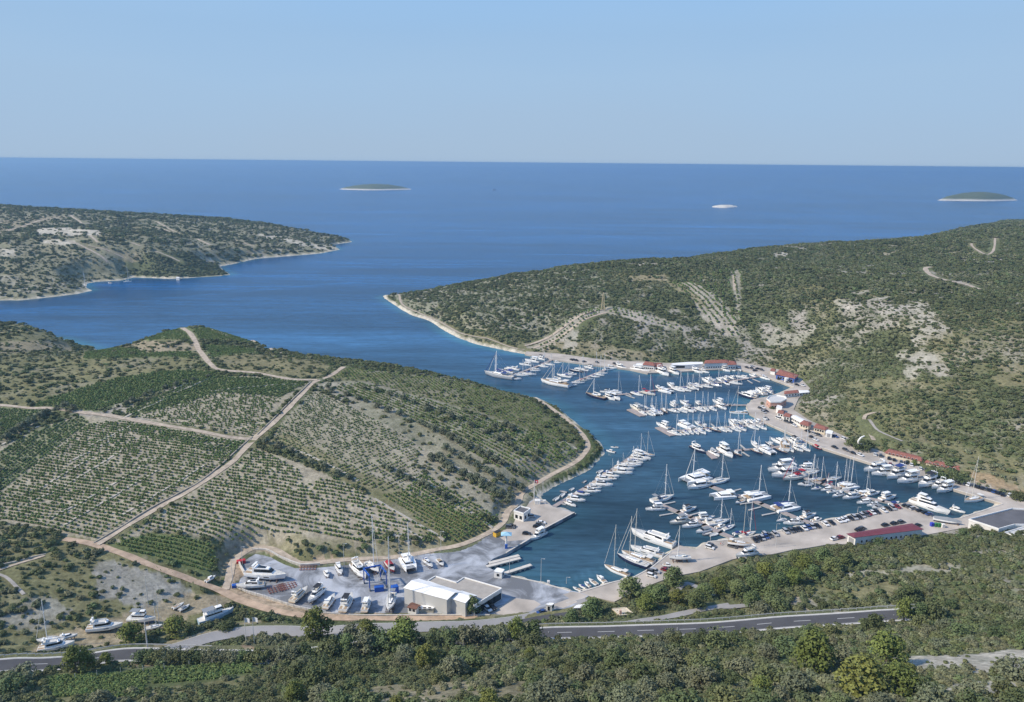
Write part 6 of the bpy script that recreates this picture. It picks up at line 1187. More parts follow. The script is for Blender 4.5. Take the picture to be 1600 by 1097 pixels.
gable('waterfront_house', [(1250,662),(1263,666),(1268,661),(1256,656.5)], 4.8, 2, 1.1, M_CREAMW, M_TILE, 'red-roofed house in the middle of the waterfront row', .2, .4, (W_(3),))
gable('waterfront_house', [(1272,668),(1289,672),(1294,668.5),(1277,662)], 5.0, 2, 1.0, M_CREAMW, M_TILE, 'red-roofed house at the quay end of the waterfront row', .2, .4, (W_(4),))
flat('store', [(1290,676.5),(1300,678),(1301,673.5),(1291,672)], 4.6, 2, M_WHITE, M_WROOF, 'plain white block at the end of the waterfront row', par=.2, wins=(W_(1, 2, 2.4, M_SHUT, 'door', 0),))
gable('far_house', [(1005,570),(1022,571.5),(1026,567.5),(1009,565)], 6, ZQ, 1.6, M_WHITE, M_TILE, 'red-roofed white house at left of the far quay', .25, .5, (W_(5),))
gable('far_house', [(1022,573),(1035,572.5),(1034,567.5),(1024,567)], 5, ZQ, 1.2, M_WHITE, M_TILE, 'low red-roofed wing of the left far-quay house', .2, .5, (W_(2),))
flat('harbour_hall', [(1049,570.5),(1071,570.5),(1098,569),(1098,566),(1075,566),(1050,568)], 5.4, ZQ, M_WHITE, M_WROOF, 'long low white hall on the far quay', par=.3, wins=(W_(5, 3, 2.2),))
flat('harbour_hall', [(993,571),(1004,571.5),(1006,568.5),(995,568)], 4.6, ZQ, M_WHITE, M_WROOF, 'small white shed left of the red-roofed house', par=.2, wins=(W_(2),))
gable('reception', [(1101,568),(1138,567),(1136,562.5),(1104,563.5)], 7, ZQ, 1.8, M_WHITE, M_TILE, 'long red-roofed reception building on the far quay', .15, .6, (W_(9),))
gable('reception_wing', [(1137,570),(1150,569.5),(1149,565),(1139,564)], 6, ZQ, 1.5, M_WHITE, M_TILE, 'red-roofed wing at the right end of the reception', .25, .6, (W_(3),))
flat('beach_hut', [(275,434),(280,434.2),(281,433),(276,432.8)], 4, 1, M_WHITE, M_WROOF, 'tiny white hut on the far headland shore', par=0)
# piers of the slip
for pl, lb, nm in (([(764,879.5),(811,867.5)], 'upper concrete finger pier of the travel lift dock', 0), ([(760,885),(813,871.5)], 'lower concrete finger pier of the travel lift dock', 1), ([(786,896),(830,882)], 'separate concrete pier beside the white hut', 2)):
    a = np.array(at(*pl[0], ZQ)[:2]); b = np.array(at(*pl[1], ZQ)[:2]); c = (a+b)/2; r = empty('pier', (c[0], c[1], 0), math.atan2(*(b-a)[::-1])); L = np.hypot(*(b-a)); m = MB(); m.box((0, 0, ZQ-.25), (L, 2.0, .55)); m.build('deck', M_WALLP, r); m = MB()
    for k in range(6): m.box((-L/2+L*(k+.5)/6, 0, -1.5), (.9, 1.5, 5))
    m.build('pile', M_CONC, r); tag(r, lb, 'pier')
# travel lift
r = empty('travel_lift'); g = lambda px, py, z=ZQ: np.array(at(px, py, z)[:2]); fl_, fr_, nl_, nr_ = g(569,911), g(595,907), g(578,924), g(604,917); ce = (fl_+fr_+nl_+nr_)/4; r.location = (ce[0], ce[1], ZQ)
u = (nr_-nl_+fr_-fl_)/2; wv = (fl_-nl_+fr_-nr_)/2; fl_, fr_, nl_, nr_ = [(p) for p in ((-u+wv)/2, (u+wv)/2, (-u-wv)/2, (u-wv)/2)]; Hh = 7.6
for p in (fl_, fr_, nl_, nr_):
    m = MB(); m.box((p[0], p[1], 1.4+(Hh-1.4)/2), (0.42, .42, Hh-1.4), math.atan2(u[1], u[0])); m.build('leg', M_BLUEP, r)
    m = MB(); d_ = wv/np.linalg.norm(wv); nn = u/np.linalg.norm(u)
    m.tube((p[0]-nn[0]*.3, p[1]-nn[1]*.3, .75), (p[0]+nn[0]*.3, p[1]+nn[1]*.3, .75), .75, n=14); m.build('wheel', M_RUB, r)
for a, b, z in ((fl_, nl_, Hh), (fr_, nr_, Hh), (fl_, fr_, Hh)):
    c = (a+b)/2; v = b-a; m = MB(); m.box((c[0], c[1], z), (np.hypot(*v)+.5, .5, .65), math.atan2(v[1], v[0])); m.build('beam', M_BLUEP, r)
for t in (.3, .7):
    a = fl_+(nl_-fl_)*t; b = fr_+(nr_-fr_)*t; m = MB(); prev = None
    for k in range(9): s = k/8; q = a+(b-a)*s; z = 2.6+(2*s-1)**2*5.6; cur = (q[0], q[1], z); (prev and m.tube(prev, cur, .12, n=4)); prev = cur
    m.build('sling', M_CVW, r)
tag(r, 'blue four-legged travel lift standing in the boatyard', 'boat lift')
def boxthing(name, px, py, dims, m, label, cat, rz=0, z=ZQ, lid=None):
    p = at(px, py, z); r = empty(name, (p[0], p[1], z), rz); k = MB(); k.box((0, 0, dims[2]*.5), dims); k.build('body', m, r); k = MB(); k.box((0, 0, dims[2]+.09), (dims[0]+.1, dims[1]+.1, .18), top=.8); k.build('lid', lid or m, r)
    k = MB(); [k.box((sx*dims[0]*.38, sy*(dims[1]/2+.04), dims[2]*.5), (.12, .08, dims[2]*.96)) for sx in (-1, 0, 1) for sy in (-1, 1)]; k.build('rib', m, r); return tag(r, label, cat)
boxthing('tank_skid', 592.5, 923, (4.2, 2.2, 2.2), M_BLUEP, 'blue tank unit under the travel lift', 'machine', .25); boxthing('skip', 371, 918, (4.5, 2, 1.6), M_BLUEP, 'blue skip at the left corner of the boatyard', 'skip', .3)
boxthing('tarp_shelter', 617, 925, (3, 2.5, 3), M_BLUEP, 'blue cover beside the yacht at the travel lift', 'cover', .4); boxthing('red_container', 377, 880, (4, 2, 1.6), M_REDP, 'low red container at the top-left fence corner', 'container', .4)
for i, (px, py, m, nm) in enumerate([(1456,822,M_CONTB,'bright blue'),(1462,822.5,M_GREENP,'green'),(1467,823,M_GREENP,'green'),(1473,824,M_WHITE,'white')]):
    boxthing('recycling_bin', px, py, (1.7, 1.5, 1.9), m, f'{nm} recycling bin behind the covered hull'+(', nearer the blue one' if i == 1 else ', nearer the white one' if i == 2 else ''), 'bin', .1)['group'] = 'recycling bins'
boxthing('forklift', 777, 837, (4, 2.4, 2.4), M_YEL, 'yellow yard machine by the fuel sign', 'machine', .8, lid=M_CVK)
boxthing('gas_tank', 840, 787, (3.2, 2.2, 2.2), M_WHITE, 'white tank box at the foot of the red flag', 'tank', 0, 1.5); boxthing('pump_box', 851, 786.5, (1.4, 1.2, 1.9), M_WHITE, 'small white pump box right of the flagpole', 'pump', 0, 1.5)
boxthing('dock_store', 857, 912, (1.2, 1.0, 1.4), M_WHITE, 'small white cabinet on the boatyard quay edge', 'cabinet')
# rusty steel frames lying in the yard
for i, (px, py, rz_, lb) in enumerate([(432,921,.55,'left rusty steel frame stack lying in the boatyard'),(450,917,.55,'right rusty steel frame stack lying in the boatyard'),(482,887,.1,'rusty scrap frame pile by the boatyard back wall')]):
    p = at(px, py, ZQ); r = empty('steel_frame', (p[0], p[1], ZQ), rz_); k = MB()
    for j in range(6): k.box((-3.5+j*1.4, 0, .35), (.16, 6, .2)); 
    for j in range(4): k.box((0, -2.7+j*1.8, .58), (8, .16, .2))
    k.build('beams', M_RUST, r); k = MB(); [k.box((sx*3, sy*2, .12), (.5, .5, .24)) for sx in (-1, 1) for sy in (-1, 1)]; k.build('foot', M_CRAD, r); tag(r, lb, 'steel frame', 'rusty steel frames')
# fuel sign with blue canopy
p = at(791, 856, ZQ); r = empty('fuel_pylon', p); k = MB(); k.tube((0, 0, 0), (0, 0, 8.2), .42, n=8); k.build('column', M_WHITE, r); k = MB(); k.prism([(-2.6, -1.8), (2.6, -1.8), (2.6, 1.8), (-2.6, 1.8)], 7.4, 7.6); k.add([(-2.7,-1.9,7.6),(2.7,-1.9,7.6),(2.7,1.9,7.6),(-2.7,1.9,7.6),(0,0,8.9)], [(0,1,4),(1,2,4),(2,3,4),(3,0,4)]); k.build('canopy', mat('pale_blue_canopy', (.35,.60,.74), .5), r); k = MB(); k.box((0, -.5, 1.1), (1.3, 1.3, 2.2)); k.build('pump', M_BLUEP, r); tag(r, 'white pylon with pale blue canopy at the slip', 'sign')
# poles, flags, lamps
M_FLAGR = mat('red_flag', (.55,.05,.06), .8); M_FLAGW = mat('white_flag', (.80,.80,.80), .8)
def pole(name, px, py, h, label, cat, kind='lamp', z=None, r0=.11, group=None, fm=None):
    z = ZQ if z is None else z; p = at(px, py, z); r = empty(name, p); k = MB(); k.tube((0, 0, -.3), (0, 0, h), r0, r0*.6, 7); k.build('post', M_GREYW if kind != 'flag' else M_WHITE, r)
    if kind == 'lamp': k = MB(); k.box((.7, 0, h-.02), (1.4, .1, .1)); k.box((1.3, 0, h-.1), (.8, .32, .14)); k.build('lamp_head', M_GREYW, r)
    if kind == 'flag':
        k = MB(); f = [[(x, .25*math.sin(x*2.2)+off, z_) for z_ in (h-.1, h-2.0)] for x, off in ((.12, 0), (.8, 0), (1.4, 0), (1.8, 0), (2.1, 0))]; k.loft(f, caps=False); k.build('flag', fm, r)
    tag(r, label, cat, group)
pole('flagpole', 834.5, 783, 13, 'tall white flagpole with red and white flag on north quay', 'flagpole', 'flag', 1.5, .28, fm=M_FLAGR)
fo = bpy.data.objects['flagpole']; k = MB(); k.box((1.5, .16, 11.9), (1.5, .5, .7)); k.build('flag_emblem', M_FLAGW, fo)
for px, py, lb in ((385, 1007, 'left one of two white flags on the traffic island'), (397.5, 1006, 'right one of two white flags on the traffic island')): z_ = ground(px, py)[2]; pole('flagpole', px, py, 11.5, lb, 'flagpole', 'flag', z_, .13, 'white flags on the traffic island', M_FLAGW)
for px, py, h, lb in [(845,913,13,'tall thin lamp post at the boatyard quay edge'),(796,898,9,'thin lamp post beside the white hut'),(364,912,12,'lamp post at the left corner of the boatyard'),(379,884,10,'lamp post at the boatyard top-left corner'),(538,888,13,'lamp post at the boatyard back fence, left'),(624,872,13,'lamp post behind the catamaran ashore'),(689,862,11,'lamp post at the boatyard back fence, right'),(1212,855,8,'lamp post on the near quay by the grove'),(1213,829,4,'short light post at the near quay edge, left'),(1340,800,3,'short light post at the near quay edge, middle'),(1110,844,3,'short light post beside the white hull ashore'),(1240,602,9,'lamp post in front of the cafe'),(885,911,3,'short post at the boatyard quay end'),(848,774,11,'thin dark post right of the flagpole')]:
    pole('lamp_post', px, py, h, lb, 'lamp post', 'lamp', ZQ, .12)
for px, py, h in [(249,975,15),(232,948,14)]: z_ = ground(px, py)[2]; pole('utility_pole', px, py, h, 'thin dark utility pole by the boat lot, '+('right one' if px > 240 else 'left one'), 'pole', 'plain', z_, .14)
z_ = ground(231, 1016)[2]; pole('leaning_mast', 231, 1016, 12, 'pale stout post beside the main road at left', 'pole', 'plain', z_, .3)
# curved white sculpture by the quay
p = at(1347, 699, 2.0); r = empty('swan_neck_crane', p, .2); k = MB(); prev = None
for t in np.linspace(0, 1, 14): q = (-1.2-2.2*math.sin(t*4.2), 0, 1+9*t-(3.4*max(0, t-.72)/.28)**1.0*.5); (prev and k.tube(prev, q, .95-.5*t, .95-.5*(t+.07), 8)); prev = q
k.build('neck', M_WROOF, r); k = MB(); k.box((1, 0, 1.4), (6, 2.2, 2.4), top=.6); k.build('body', M_WROOF, r); tag(r, 'big curved white swan-shaped figure beside the quay road', 'sculpture')
# lattice mast on the right hill
x, y, z = ground(942, 484); r = empty('lattice_pylon', (x, y, z-.5)); k = MB(); M_LAT = mat('pylon_ochre', (.66,.54,.34), .6); Hp = 20; n_ = 8
for k0 in range(n_):
    z0, z1 = Hp*k0/n_, Hp*(k0+1)/n_; a0, a1 = 1.6*(1-k0/n_)+.3, 1.6*(1-(k0+1)/n_)+.3
    for i in range(4): c0 = (a0*(1 if i in (0, 1) else -1), a0*(1 if i in (1, 2) else -1)); c1 = (a1*(1 if i in (0, 1) else -1), a1*(1 if i in (1, 2) else -1)); j = (i+1) % 4; d1_ = (a1*(1 if j in (0, 1) else -1), a1*(1 if j in (1, 2) else -1)); k.tube((*c0, z0), (*c1, z1), .38, n=4); k.tube((*c0, z0), (*d1_, z1), .2, n=4)
k.build('lattice', M_LAT, r); k = MB(); k.box((0, 0, Hp-3), (7, .3, .3)); k.box((0, 0, Hp-6), (9, .3, .3)); k.build('crossarm', M_LAT, r); tag(r, 'ochre lattice pylon on the right-hand hill', 'pylon')

# ================================================================ walls and fences
def wall(name, pl, w_, h, m, label, cat='wall', gz=None, step=4):
    pts = [at(px, py, gz)[:2] if gz is not None else ground(px, py)[:2] for px, py in pl]; q = smooth(pts, step) if len(pts) > 2 else np.array([np.array(pts[0])+(np.array(pts[1])-np.array(pts[0]))*t for t in np.linspace(0, 1, max(2, int(math.dist(*pts)/step)))]); z = (np.maximum(height(q[:, 0], q[:, 1]), .5) if gz is None else np.full(len(q), gz))
    t = np.gradient(q, axis=0); t /= np.linalg.norm(t, axis=1)[:, None]+1e-9; n = np.stack([-t[:, 1], t[:, 0]], -1)*w_/2; mb = MB()
    jit = (rng.random(len(q))-.5)*.3*(gz is None)
    mb.loft([[(q[i, 0]-n[i, 0], q[i, 1]-n[i, 1], z[i]-.5), (q[i, 0]-n[i, 0], q[i, 1]-n[i, 1], z[i]+h+jit[i]), (q[i, 0]+n[i, 0], q[i, 1]+n[i, 1], z[i]+h+jit[i]), (q[i, 0]+n[i, 0], q[i, 1]+n[i, 1], z[i]-.5)] for i in range(len(q))], closed=True)
    return tag(mb.build(name, m), label, cat)
M_DRY = mat('drystone', (.47,.43,.36), .95, var=.3, vscale=1.2)
wall('retaining_wall', [(394,861),(416,862),(440,874),(456,881),(470,885.5),(500,884)], .7, 1.6, M_WALLP, 'white retaining wall along the back of the boatyard', gz=1.3)
wall('retaining_wall', [(373,879),(376,888),(382,898)], .7, 1.8, M_WALLP, 'short grey-white retaining wall at the boatyard corner', gz=1.3)
wall('retaining_wall', [(362,916),(384,926),(412,934),(440,943),(459,949),(500,959)], .6, 1.3, M_WALLP, 'white wall along the near left edge of the boatyard', gz=1.2)
wall('retaining_wall', [(500,959),(560,963),(640,963),(700,963),(765,963)], .5, .9, M_WALLP, 'low pale wall between the boatyard and the lower track', gz=1.3)
for i, (a, b, lb) in enumerate([((585,780),(694,844),'between vine strips above the boatyard, right of two long ones'),((554,791),(666,846),'between vine strips above the boatyard, left of two long ones'),((139,797),(246,735),'across the big left vineyard, upper piece'),((101,820),(160,786),'across the big left vineyard, lower piece'),((138,698),(210,663),'near the cross track, upper left'),((108,722),(170,690),'near the cross track, lower left'),((0,697),(75,660),'beside the left olive hedgerow'),((700,782),(770,825),'above the boatyard entrance track'),((600,726),(700,772),'beside the low hedgerow'),((455,700),(560,752),'beside the junction hedgerow'),((880,690),(905,705),'inside the shore track bend'),((190,655),(330,589),'in the green fields'),((330,612),(470,600),'below the upper track'),((700,725),(765,752),'on the stony terrace'),((40,790),(190,705),'crossing the big left vineyard, left long one'),((75,812),(262,705),'crossing the big left vineyard, second long one'),((190,806),(318,728),'crossing the big left vineyard, right long one'),((545,805),(640,850),'between vine strips, leftmost short one'),((60,765),(150,712),'crossing the big left vineyard, short left one')]):
    wall('drystone_wall', [a, b], 1.5, .3, M_DRY, 'pale low drystone wall '+lb, 'wall', step=5)['group'] = 'drystone walls of the vineyards'
for pl, lb in (([(146,850),(236,795),(286,768),(326,743),(394,684)], 'drystone wall along lower half of the diagonal track'), ([(402,680),(432,650),(466,616),(486,597)], 'drystone wall along upper half of the diagonal track'), ([(0,884),(30,877),(72,867)], 'drystone wall on waste ground at left edge')): wall('drystone_wall', pl, .7, .6, mat('shaded_drystone', (.36,.32,.26), .95, var=.3, vscale=1.2) if 'diag' in lb else M_DRY, lb)
def fence(pl, h, label, gz=None, post=3.0, m=None, rails=3, name='fence'):
    pts = [at(px, py, gz)[:2] if gz is not None else ground(px, py)[:2] for px, py in pl]; q = smooth(pts, post); z = (np.maximum(height(q[:, 0], q[:, 1]), .5)+.1 if gz is None else np.full(len(q), gz)); r = empty(name, (q[0, 0], q[0, 1], z[0])); o = np.array([q[0, 0], q[0, 1], z[0]]); P_ = [np.array([q[i, 0], q[i, 1], z[i]])-o for i in range(len(q))]; k = MB()
    for p in P_: k.tube(p, p+(0, 0, h), .06, n=4)
    k.build('posts', m or M_CVG, r)['kind'] = 'stuff' if len(P_) > 100 else ''
    k = MB()
    for a, b in zip(P_, P_[1:]):
        for j in range(rails): zz = h*(j+1)/rails-.05; k.tube(a+(0, 0, zz), b+(0, 0, zz), .03, n=3)
    k.build('rails', m or M_CVG, r); tag(r, label, 'fence')
fence([(374,880),(394,863),(416,864),(456,883),(480,888),(550,882),(620,878),(681,866),(719,863),(769,836),(790,824)], 2.2, 'thin mesh fence along the back of the boatyard', ZQ+.02)
fence([(362,917),(384,927),(412,935),(459,949),(500,959),(560,962)], 2.2, 'thin mesh fence along the near edge of the boatyard', ZQ+.02)
q_, z_, n_ = MQ; r = empty('guard_rail', (0, 0, 0)); k = MB(); k2 = MB(); sel = [i for i in range(len(q_)) if proj(q_[i, 0], q_[i, 1], z_[i])[0] > 830 or proj(q_[i, 0], q_[i, 1], z_[i])[0] < 330]; 
for i, j in zip(sel, sel[1:]):
    if j-i != 1: continue
    a = q_[i]+n_[i]*5.3*(1 if n_[i][1] > 0 else -1); b = q_[j]+n_[j]*5.3*(1 if n_[j][1] > 0 else -1); v = b-a; c = (a+b)/2; k.box((c[0], c[1], (z_[i]+z_[j])/2+.85), (np.hypot(*v)+.05, .1, .32), math.atan2(v[1], v[0])); k2.box((a[0], a[1], z_[i]+.45), (.12, .14, .9))
k.build('rail', M_GREYW, r); k2.build('posts', M_GREYW, r); tag(r, 'grey steel guard rail on the seaward side of the main road', 'guard rail')
for px, py, h, lb in [(1371,967,1.5,'small white reflector post at the right end of the road'),(857,992,1.4,'small white reflector post at the road beginning'),(1058,985,1.4,'small white reflector post below the pink house')]: z_2 = ground(px, py)[2]; pole('marker_post', px, py, h, lb, 'marker', 'plain', z_2, .16)
for i, (px, py) in enumerate([(118,1062),(152,1057),(189,1053),(224,1050),(257,1046),(296,1042),(332,1039),(340,1035),(382,1032)]): z_2 = ground(px, py)[2]; pole('vineyard_post', px, py, 2.4, '', 'post', 'plain', z_2, .12); o_ = [o for o in C.objects if o.name.startswith('vineyard_post')]; 
for i, o in enumerate(sorted([o for o in C.objects if o.name.startswith('vineyard_post')], key=lambda o: o.location.x)): tag(o, f'grey end post of the trellised vineyard, {ORD[i]} from the left', 'post', 'end posts of the trellised vineyard')
# ================================================================ cars
def carproto(name, col, L=4.4, van=False, suv=False):
    r = empty(name); Wc, Hb = 1.8, .62; pm = mat(name+'_paint', col, .25, spec=.5); k = MB(); zz = .32
    prof = [(-L/2, .45), (-L/2+.05, .92), (-L*.30, .98), (L*.18, .96), (L*.44, .80), (L/2, .62), (L/2, .34), (-L/2, .30)] if not van else [(-L/2, .4), (-L/2, 1.0), (L*.3, 1.0), (L*.45, .9), (L/2, .7), (L/2, .34), (-L/2, .3)]
    k.loft([[(x, y, z) for x, z in prof] for y in (-Wc/2, -Wc/2+.08, Wc/2-.08, Wc/2)], closed=True); k.build('body', pm, r)
    h = (1.85 if van else (1.62 if suv else 1.42)); a, b, c, d = (-L/2+.05, -L/2+.15, L*.20, L*.34) if van else ((-L/2+.1, -L/2+.35, L*.08, L*.26) if suv else (-L*.44, -L*.28, L*.06, L*.25))
    g = MB(); z0 = .93; g.add([(a, -.84, z0), (d, -.84, z0), (d, .84, z0), (a, .84, z0), (b, -.68, h), (c, -.68, h), (c, .68, h), (b, .68, h)], [(4,5,6,7),(0,1,5,4),(1,2,6,5),(2,3,7,6),(3,0,4,7)]); g.build('windows', M_GLASS, r)
    t = MB(); t.box(((b+c)/2, 0, h+.03), (c-b+.1, 1.42, .07)); 
    t.build('roof', pm, r)
    for x in (-L*.30, L*.30):
        for sg in (-1, 1): w = MB(); w.tube((x, sg*.72, .33), (x, sg*.93, .33), .33, n=12); w.build('wheel', M_RUB, r)
    l = MB(); [l.box((L/2-.02, sg*.62, .62), (.08, .34, .14)) for sg in (-1, 1)]; l.build('headlights', M_CVW, r); return r
CARS = {'w': (carproto('parked_car', (.80,.80,.80)), 'white car'), 'k': (carproto('parked_car', (.018,.018,.022)), 'black car'), 'b': (carproto('parked_car', (.03,.07,.22)), 'dark blue car'), 's': (carproto('parked_car', (.42,.43,.45), suv=True), 'silver car'), 'g': (carproto('parked_car', (.10,.105,.115), suv=True), 'dark grey car'), 'r': (carproto('parked_car', (.22,.02,.03)), 'dark red car'), 'v': (carproto('parked_van', (.78,.78,.76), 5.2, van=True), 'white van'), 'W': (carproto('parked_car', (.80,.80,.79), suv=True), 'white estate car')}
CMAP = {}
for o, _ in CARS.values(): tree_map(o, CMAP)
CUS = set()
def car(k, px, py, rz, place, group, z=ZQ+.02):
    pr, ds = CARS[k]; o = pr if k not in CUS else copy_tree(pr, None, CMAP); CUS.add(k); p = at(px, py, z); o.location = p; o.rotation_euler = (0, 0, rz+random.uniform(-.04, .04)); s = 1.08*random.uniform(.95, 1.05); o.scale = (s, s, s)
    LAB.append((o, ds, place, px, 'van' if k == 'v' else 'car', group))
def heading(p, q): a = at(*p, ZQ); b = at(*q, ZQ); return math.atan2(b[1]-a[1], b[0]-a[0])
hA = heading((1200, 845), (1350, 810)); HQ = heading((1183, 826), (1196, 838))
for k, px, py in [('k',1179,845),('k',1186,843),('s',1191,842),('b',1197,840),('s',1195.5,837),('g',1202,838),('s',1211,836),('s',1227.5,832),('g',1236,830.5),('k',1242,829),('k',1249,828),('w',1257,827),('b',1263,825),('s',1269,824),('k',1277,823),('w',1290,820),('k',1299,818),
     ('w',1311,815),('w',1317,814),('w',1321,812),('k',1329,811),('s',1335,810),('k',1342,809),('s',1347,807),('g',1353,805),('r',1357,803.5),('w',1363,802),('k',1370,801),('w',1381,799),('k',1388,796),('s',1395,795),('r',1402,793)]: car(k, px, py, HQ, 'in the row on the near quay', 'cars in the row on the near quay')
for k, px, py in [('k',1415,791),('g',1421,793),('s',1427,796),('k',1437,799),('k',1446,802),('b',1452,804.5)]: car(k, px, py, heading((1415, 791), (1437, 788)), 'beside the superyacht', 'cars beside the superyacht')
for k, px, py in [('k',1342,829),('g',1347,827),('k',1383,821.5),('k',1397,819),('g',1408,817),('k',1434,822),('r',1313,841),('w',1304,843)]: car(k, px, py, hA, 'around the maroon-roofed shed', 'cars around the maroon-roofed shed')
for k, px, py in [('g',1112,854),('W',1109,857),('r',1040,892),('g',1018,895),('s',1024,894),('W',1018,901),('g',1144,855)]: car(k, px, py, heading((1100, 854), (1115, 858)), 'on the near quay car park', 'cars on the near quay car park')
HR = heading((1480, 765), (1487, 758))
for k, px, py in [('k',1466,743),('s',1470,744.5),('b',1475,746),('k',1480,748),('k',1485,750),('k',1490,752),('g',1495,753.5),('k',1500,755.5),('g',1506,757),('w',1513,758),('g',1522,760),('k',1528,762),('k',1535,764),('g',1541,765.5),('k',1547,767),('b',1553,769),('k',1559,771),('k',1567,774),('W',1578,775)]: car(k, px, py, HR, 'in the long row on the right-hand quay', 'cars in the long row on the right-hand quay')
for k, px, py in [('w',1367,711),('g',1376,713),('k',1389,717),('k',1397,719.5),('g',1408,723),('k',1415,724),('w',1424,727),('w',1438,733),('k',1447,735),('r',1391,726.5),('r',1403,731),('W',1381,724)]: car(k, px, py, HR+.3, 'before the long red roofs', 'cars before the long red roofs')
HS = heading((1300, 700), (1340, 716))
for k, px, py in [('k',1304,700),('g',1321,704),('k',1333,709),('w',1344,712),('k',1297,681),('b',1305,683),('W',1319,687),('g',1334,692),('k',1268,684),('w',1274,688),('s',1272,679),('g',1279,681),('k',1262,675),('w',1241,666),('k',1237,662),('g',1229,660),('w',1192,637),('g',1188,639),('k',1197,643),('s',1193,645),('v',1217,655),('k',1197,655)]: car(k, px, py, HS, 'on the waterfront road', 'cars on the waterfront road')
for k, px, py in [('k',1218,593),('g',1228,597),('g',1234,598),('k',1245,602),('k',1243,592),('w',1254,603),('k',1167,575),('g',1175,577),('k',1180,580),('g',1190,579),('k',1082,574),('k',1089,574),('w',1096,574.5),('k',1028,579),('g',1059,576),('w',1175,573),('k',1184,577),('k',893,563),('g',897,563.5),('k',901,564),('g',913,566),('k',933,567),('k',960,569)]: car(k, px, py, HS+random.choice([0, 1.4]), 'on the far quay road', 'cars on the far quay road')
for k, px, py in [('k',823,835),('k',839,824),('g',843,821),('w',846,818),('k',800,823),('g',797,825),('s',831,808)]: car(k, px, py, heading((815, 834), (830, 835)), 'on the north quay', 'cars on the north quay')
for k, px, py, hh in [('W',762,953,heading((756,948),(766,956))),('k',769,950,heading((763,946),(773,953)))]: car(k, px, py, hh, 'parked beside the L-shaped hall', 'cars beside the hall', 2.0)
x_, y_, z_3 = ground(846, 958); car('b', 846, 958, heading((856, 956), (838, 960)), 'driving on the dark lane', 'cars on the access road', z_3+.25)
# people on the quays
M_SKIN = mat('skin', (.55,.36,.27), .6); 
def person(px, py, cs, cl, label, z=ZQ, hd=0.0):
    p = at(px, py, z); me = bpy.data.meshes.new('person'); V = [(0,0,.95),(0,0,1.2),(0,0,1.42),(0,0,1.55),(0,.02,1.68),(.1,0,.9),(.12,.04,.5),(.13,0,.08),(-.1,0,.9),(-.12,-.05,.5),(-.13,-.08,.08),(.2,0,1.38),(.26,.03,1.1),(.27,.1,.86),(-.2,0,1.38),(-.26,-.02,1.1),(-.25,.06,.86),(.13,.14,.04),(-.13,.06,.04)]
    E = [(0,1),(1,2),(2,3),(3,4),(0,5),(5,6),(6,7),(7,17),(0,8),(8,9),(9,10),(10,18),(2,11),(11,12),(12,13),(2,14),(14,15),(15,16)]; RD = [.15,.14,.15,.06,.10,.10,.07,.05,.10,.07,.05,.07,.05,.035,.07,.05,.035,.035,.035]
    me.from_pydata(V, E, []); o = bpy.data.objects.new('person', me); C.objects.link(o); md = o.modifiers.new('skin', 'SKIN'); 
    for i, r_ in enumerate(RD): me.skin_vertices[0].data[i].radius = (r_, r_*.85) if me.skin_vertices else (r_, r_)
    o.location = p; o.rotation_euler = (0, 0, hd); return o
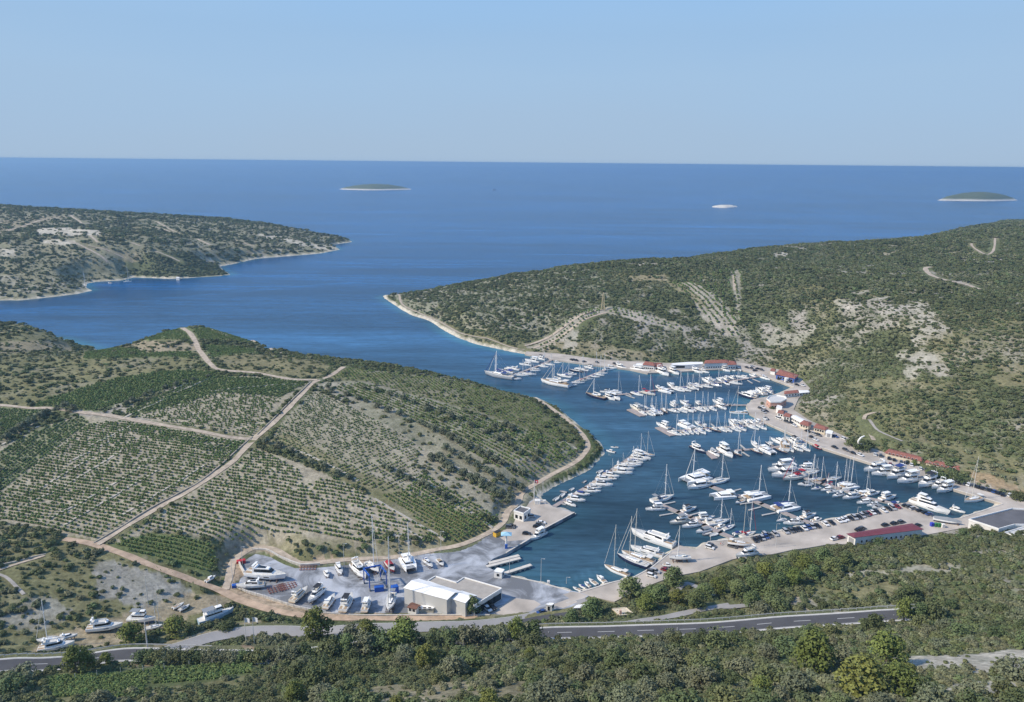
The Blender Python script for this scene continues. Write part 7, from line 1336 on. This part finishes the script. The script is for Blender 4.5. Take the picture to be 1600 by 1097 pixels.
def person2(px, py, ms, ml, label, z=ZQ, hd=0.0, step=.12):
    p = at(px, py, z); r = empty('person', p, hd); k = MB()
    def limb(pts):
        secs = []
        for (x, y, zz, a, b) in pts: secs.append([(x+a*math.cos(t), y+b*math.sin(t), zz) for t in np.linspace(0, 2*math.pi, 9)[:-1]])
        return secs
    k.loft(limb([(0,0,1.62,.02,.02),(0,0,1.60,.06,.07),(0,0.01,1.52,.085,.10),(0,0.01,1.44,.07,.085),(0,0,1.38,.05,.055),(0,0,1.34,.14,.08),(0,0,1.25,.20,.11),(0,0,1.05,.16,.10),(0,0,.92,.17,.11),(0,0,.82,.17,.12)]), closed=True)
    for sg in (-1, 1):
        k.loft(limb([(sg*.09,0,.86,.09,.10),(sg*.10,sg*step*.5,.48,.065,.07),(sg*.10,sg*step-.02,.10,.045,.05),(sg*.10,sg*step+.05,.0,.05,.11)]), closed=True); k.loft(limb([(sg*.20,0,1.32,.05,.05),(sg*.25,-sg*step*.4,1.06,.042,.042),(sg*.26,-sg*step*.8+.05,.82,.03,.035),(sg*.26,-sg*step*.9+.06,.74,.035,.02)]), closed=True)
    k.build('figure', M_SKIN, r); k = MB(); k.loft(limb([(0,0,1.345,.15,.09),(0,0,1.25,.215,.125),(0,0,1.05,.175,.115),(0,0,.93,.18,.125)]), closed=True); [k.loft(limb([(sg*.20,0,1.34,.07,.07),(sg*.235,-sg*step*.25,1.14,.06,.06)]), closed=True) for sg in (-1, 1)]; k.build('shirt', ms, r)
    k = MB(); k.loft(limb([(0,0,.95,.175,.122),(0,0,.80,.185,.13)]), closed=True); [k.loft(limb([(sg*.09,0,.84,.10,.11),(sg*.10,sg*step*.5,.48,.085,.09)]), closed=True) for sg in (-1, 1)]; k.build('shorts', ml, r)
    k = MB(); k.loft(limb([(0,-.015,1.64,.03,.03),(0,-.02,1.61,.08,.09),(0,-.03,1.54,.092,.09),(0,-.045,1.48,.07,.06)]), closed=True); k.build('hair', M_OUT, r); tag(r, label, 'person')
person2(1126, 852, M_REDP, M_CVG, 'person in red shirt standing left of the white hull ashore', hd=2.0); person2(1129, 850.5, M_WHITE, M_CVB, 'person in white shirt standing near the white hull ashore', hd=.6); person2(1407, 789.5, M_REDP, M_CVK, 'person in red shirt at the quay by the superyacht stern', hd=1.1); person2(797, 857, M_WHITE, M_CVB, 'person in white shirt near the fuel pylon', hd=.3)
# ================================================================ labels: each singles out one thing
from collections import defaultdict
byk = defaultdict(list)
for t in LAB: byk[(t[1], t[2])].append(t)
for (desc, place), l in byk.items():
    l.sort(key=lambda t: t[3]); n = len(l)
    for i, (o, _, _, px, cat, grp) in enumerate(l):
        if n == 1: lb = f'{desc} {place}'
        else:
            od = (ORD[i]+' from the left' if i <= n//2 or n > 2*len(ORD) else (ORD[n-1-i]+' from the right')) if n > 2 else ('left one of two' if i == 0 else 'right one of two')
            od = od.replace('first from the left', 'leftmost').replace('first from the right', 'rightmost') if i in (0, n-1) else od
            lb = f'{desc} {place}, {od}'
        tag(o, lb, cat, grp)
        if len(lb.split()) > 16: print('LONG', lb)
# ================================================================ haze
mb = MB(); mb.box((0, 20200, 91), (72000, 41200, 204)); hz = mb.build('haze', [])
tag(hz, kind='stuff')
m = bpy.data.materials.new('haze_air'); m.use_nodes = True; n = m.node_tree; n.nodes.clear()
o_ = n.nodes.new('ShaderNodeOutputMaterial'); v = n.nodes.new('ShaderNodeVolumePrincipled')
v.inputs['Color'].default_value = (.36, .57, .78, 1); v.inputs['Density'].default_value = 0.00009; v.inputs['Anisotropy'].default_value = 0.25
n.links.new(v.outputs[0], o_.inputs['Volume']); hz.data.materials.append(m); hz.display_type = 'WIRE'
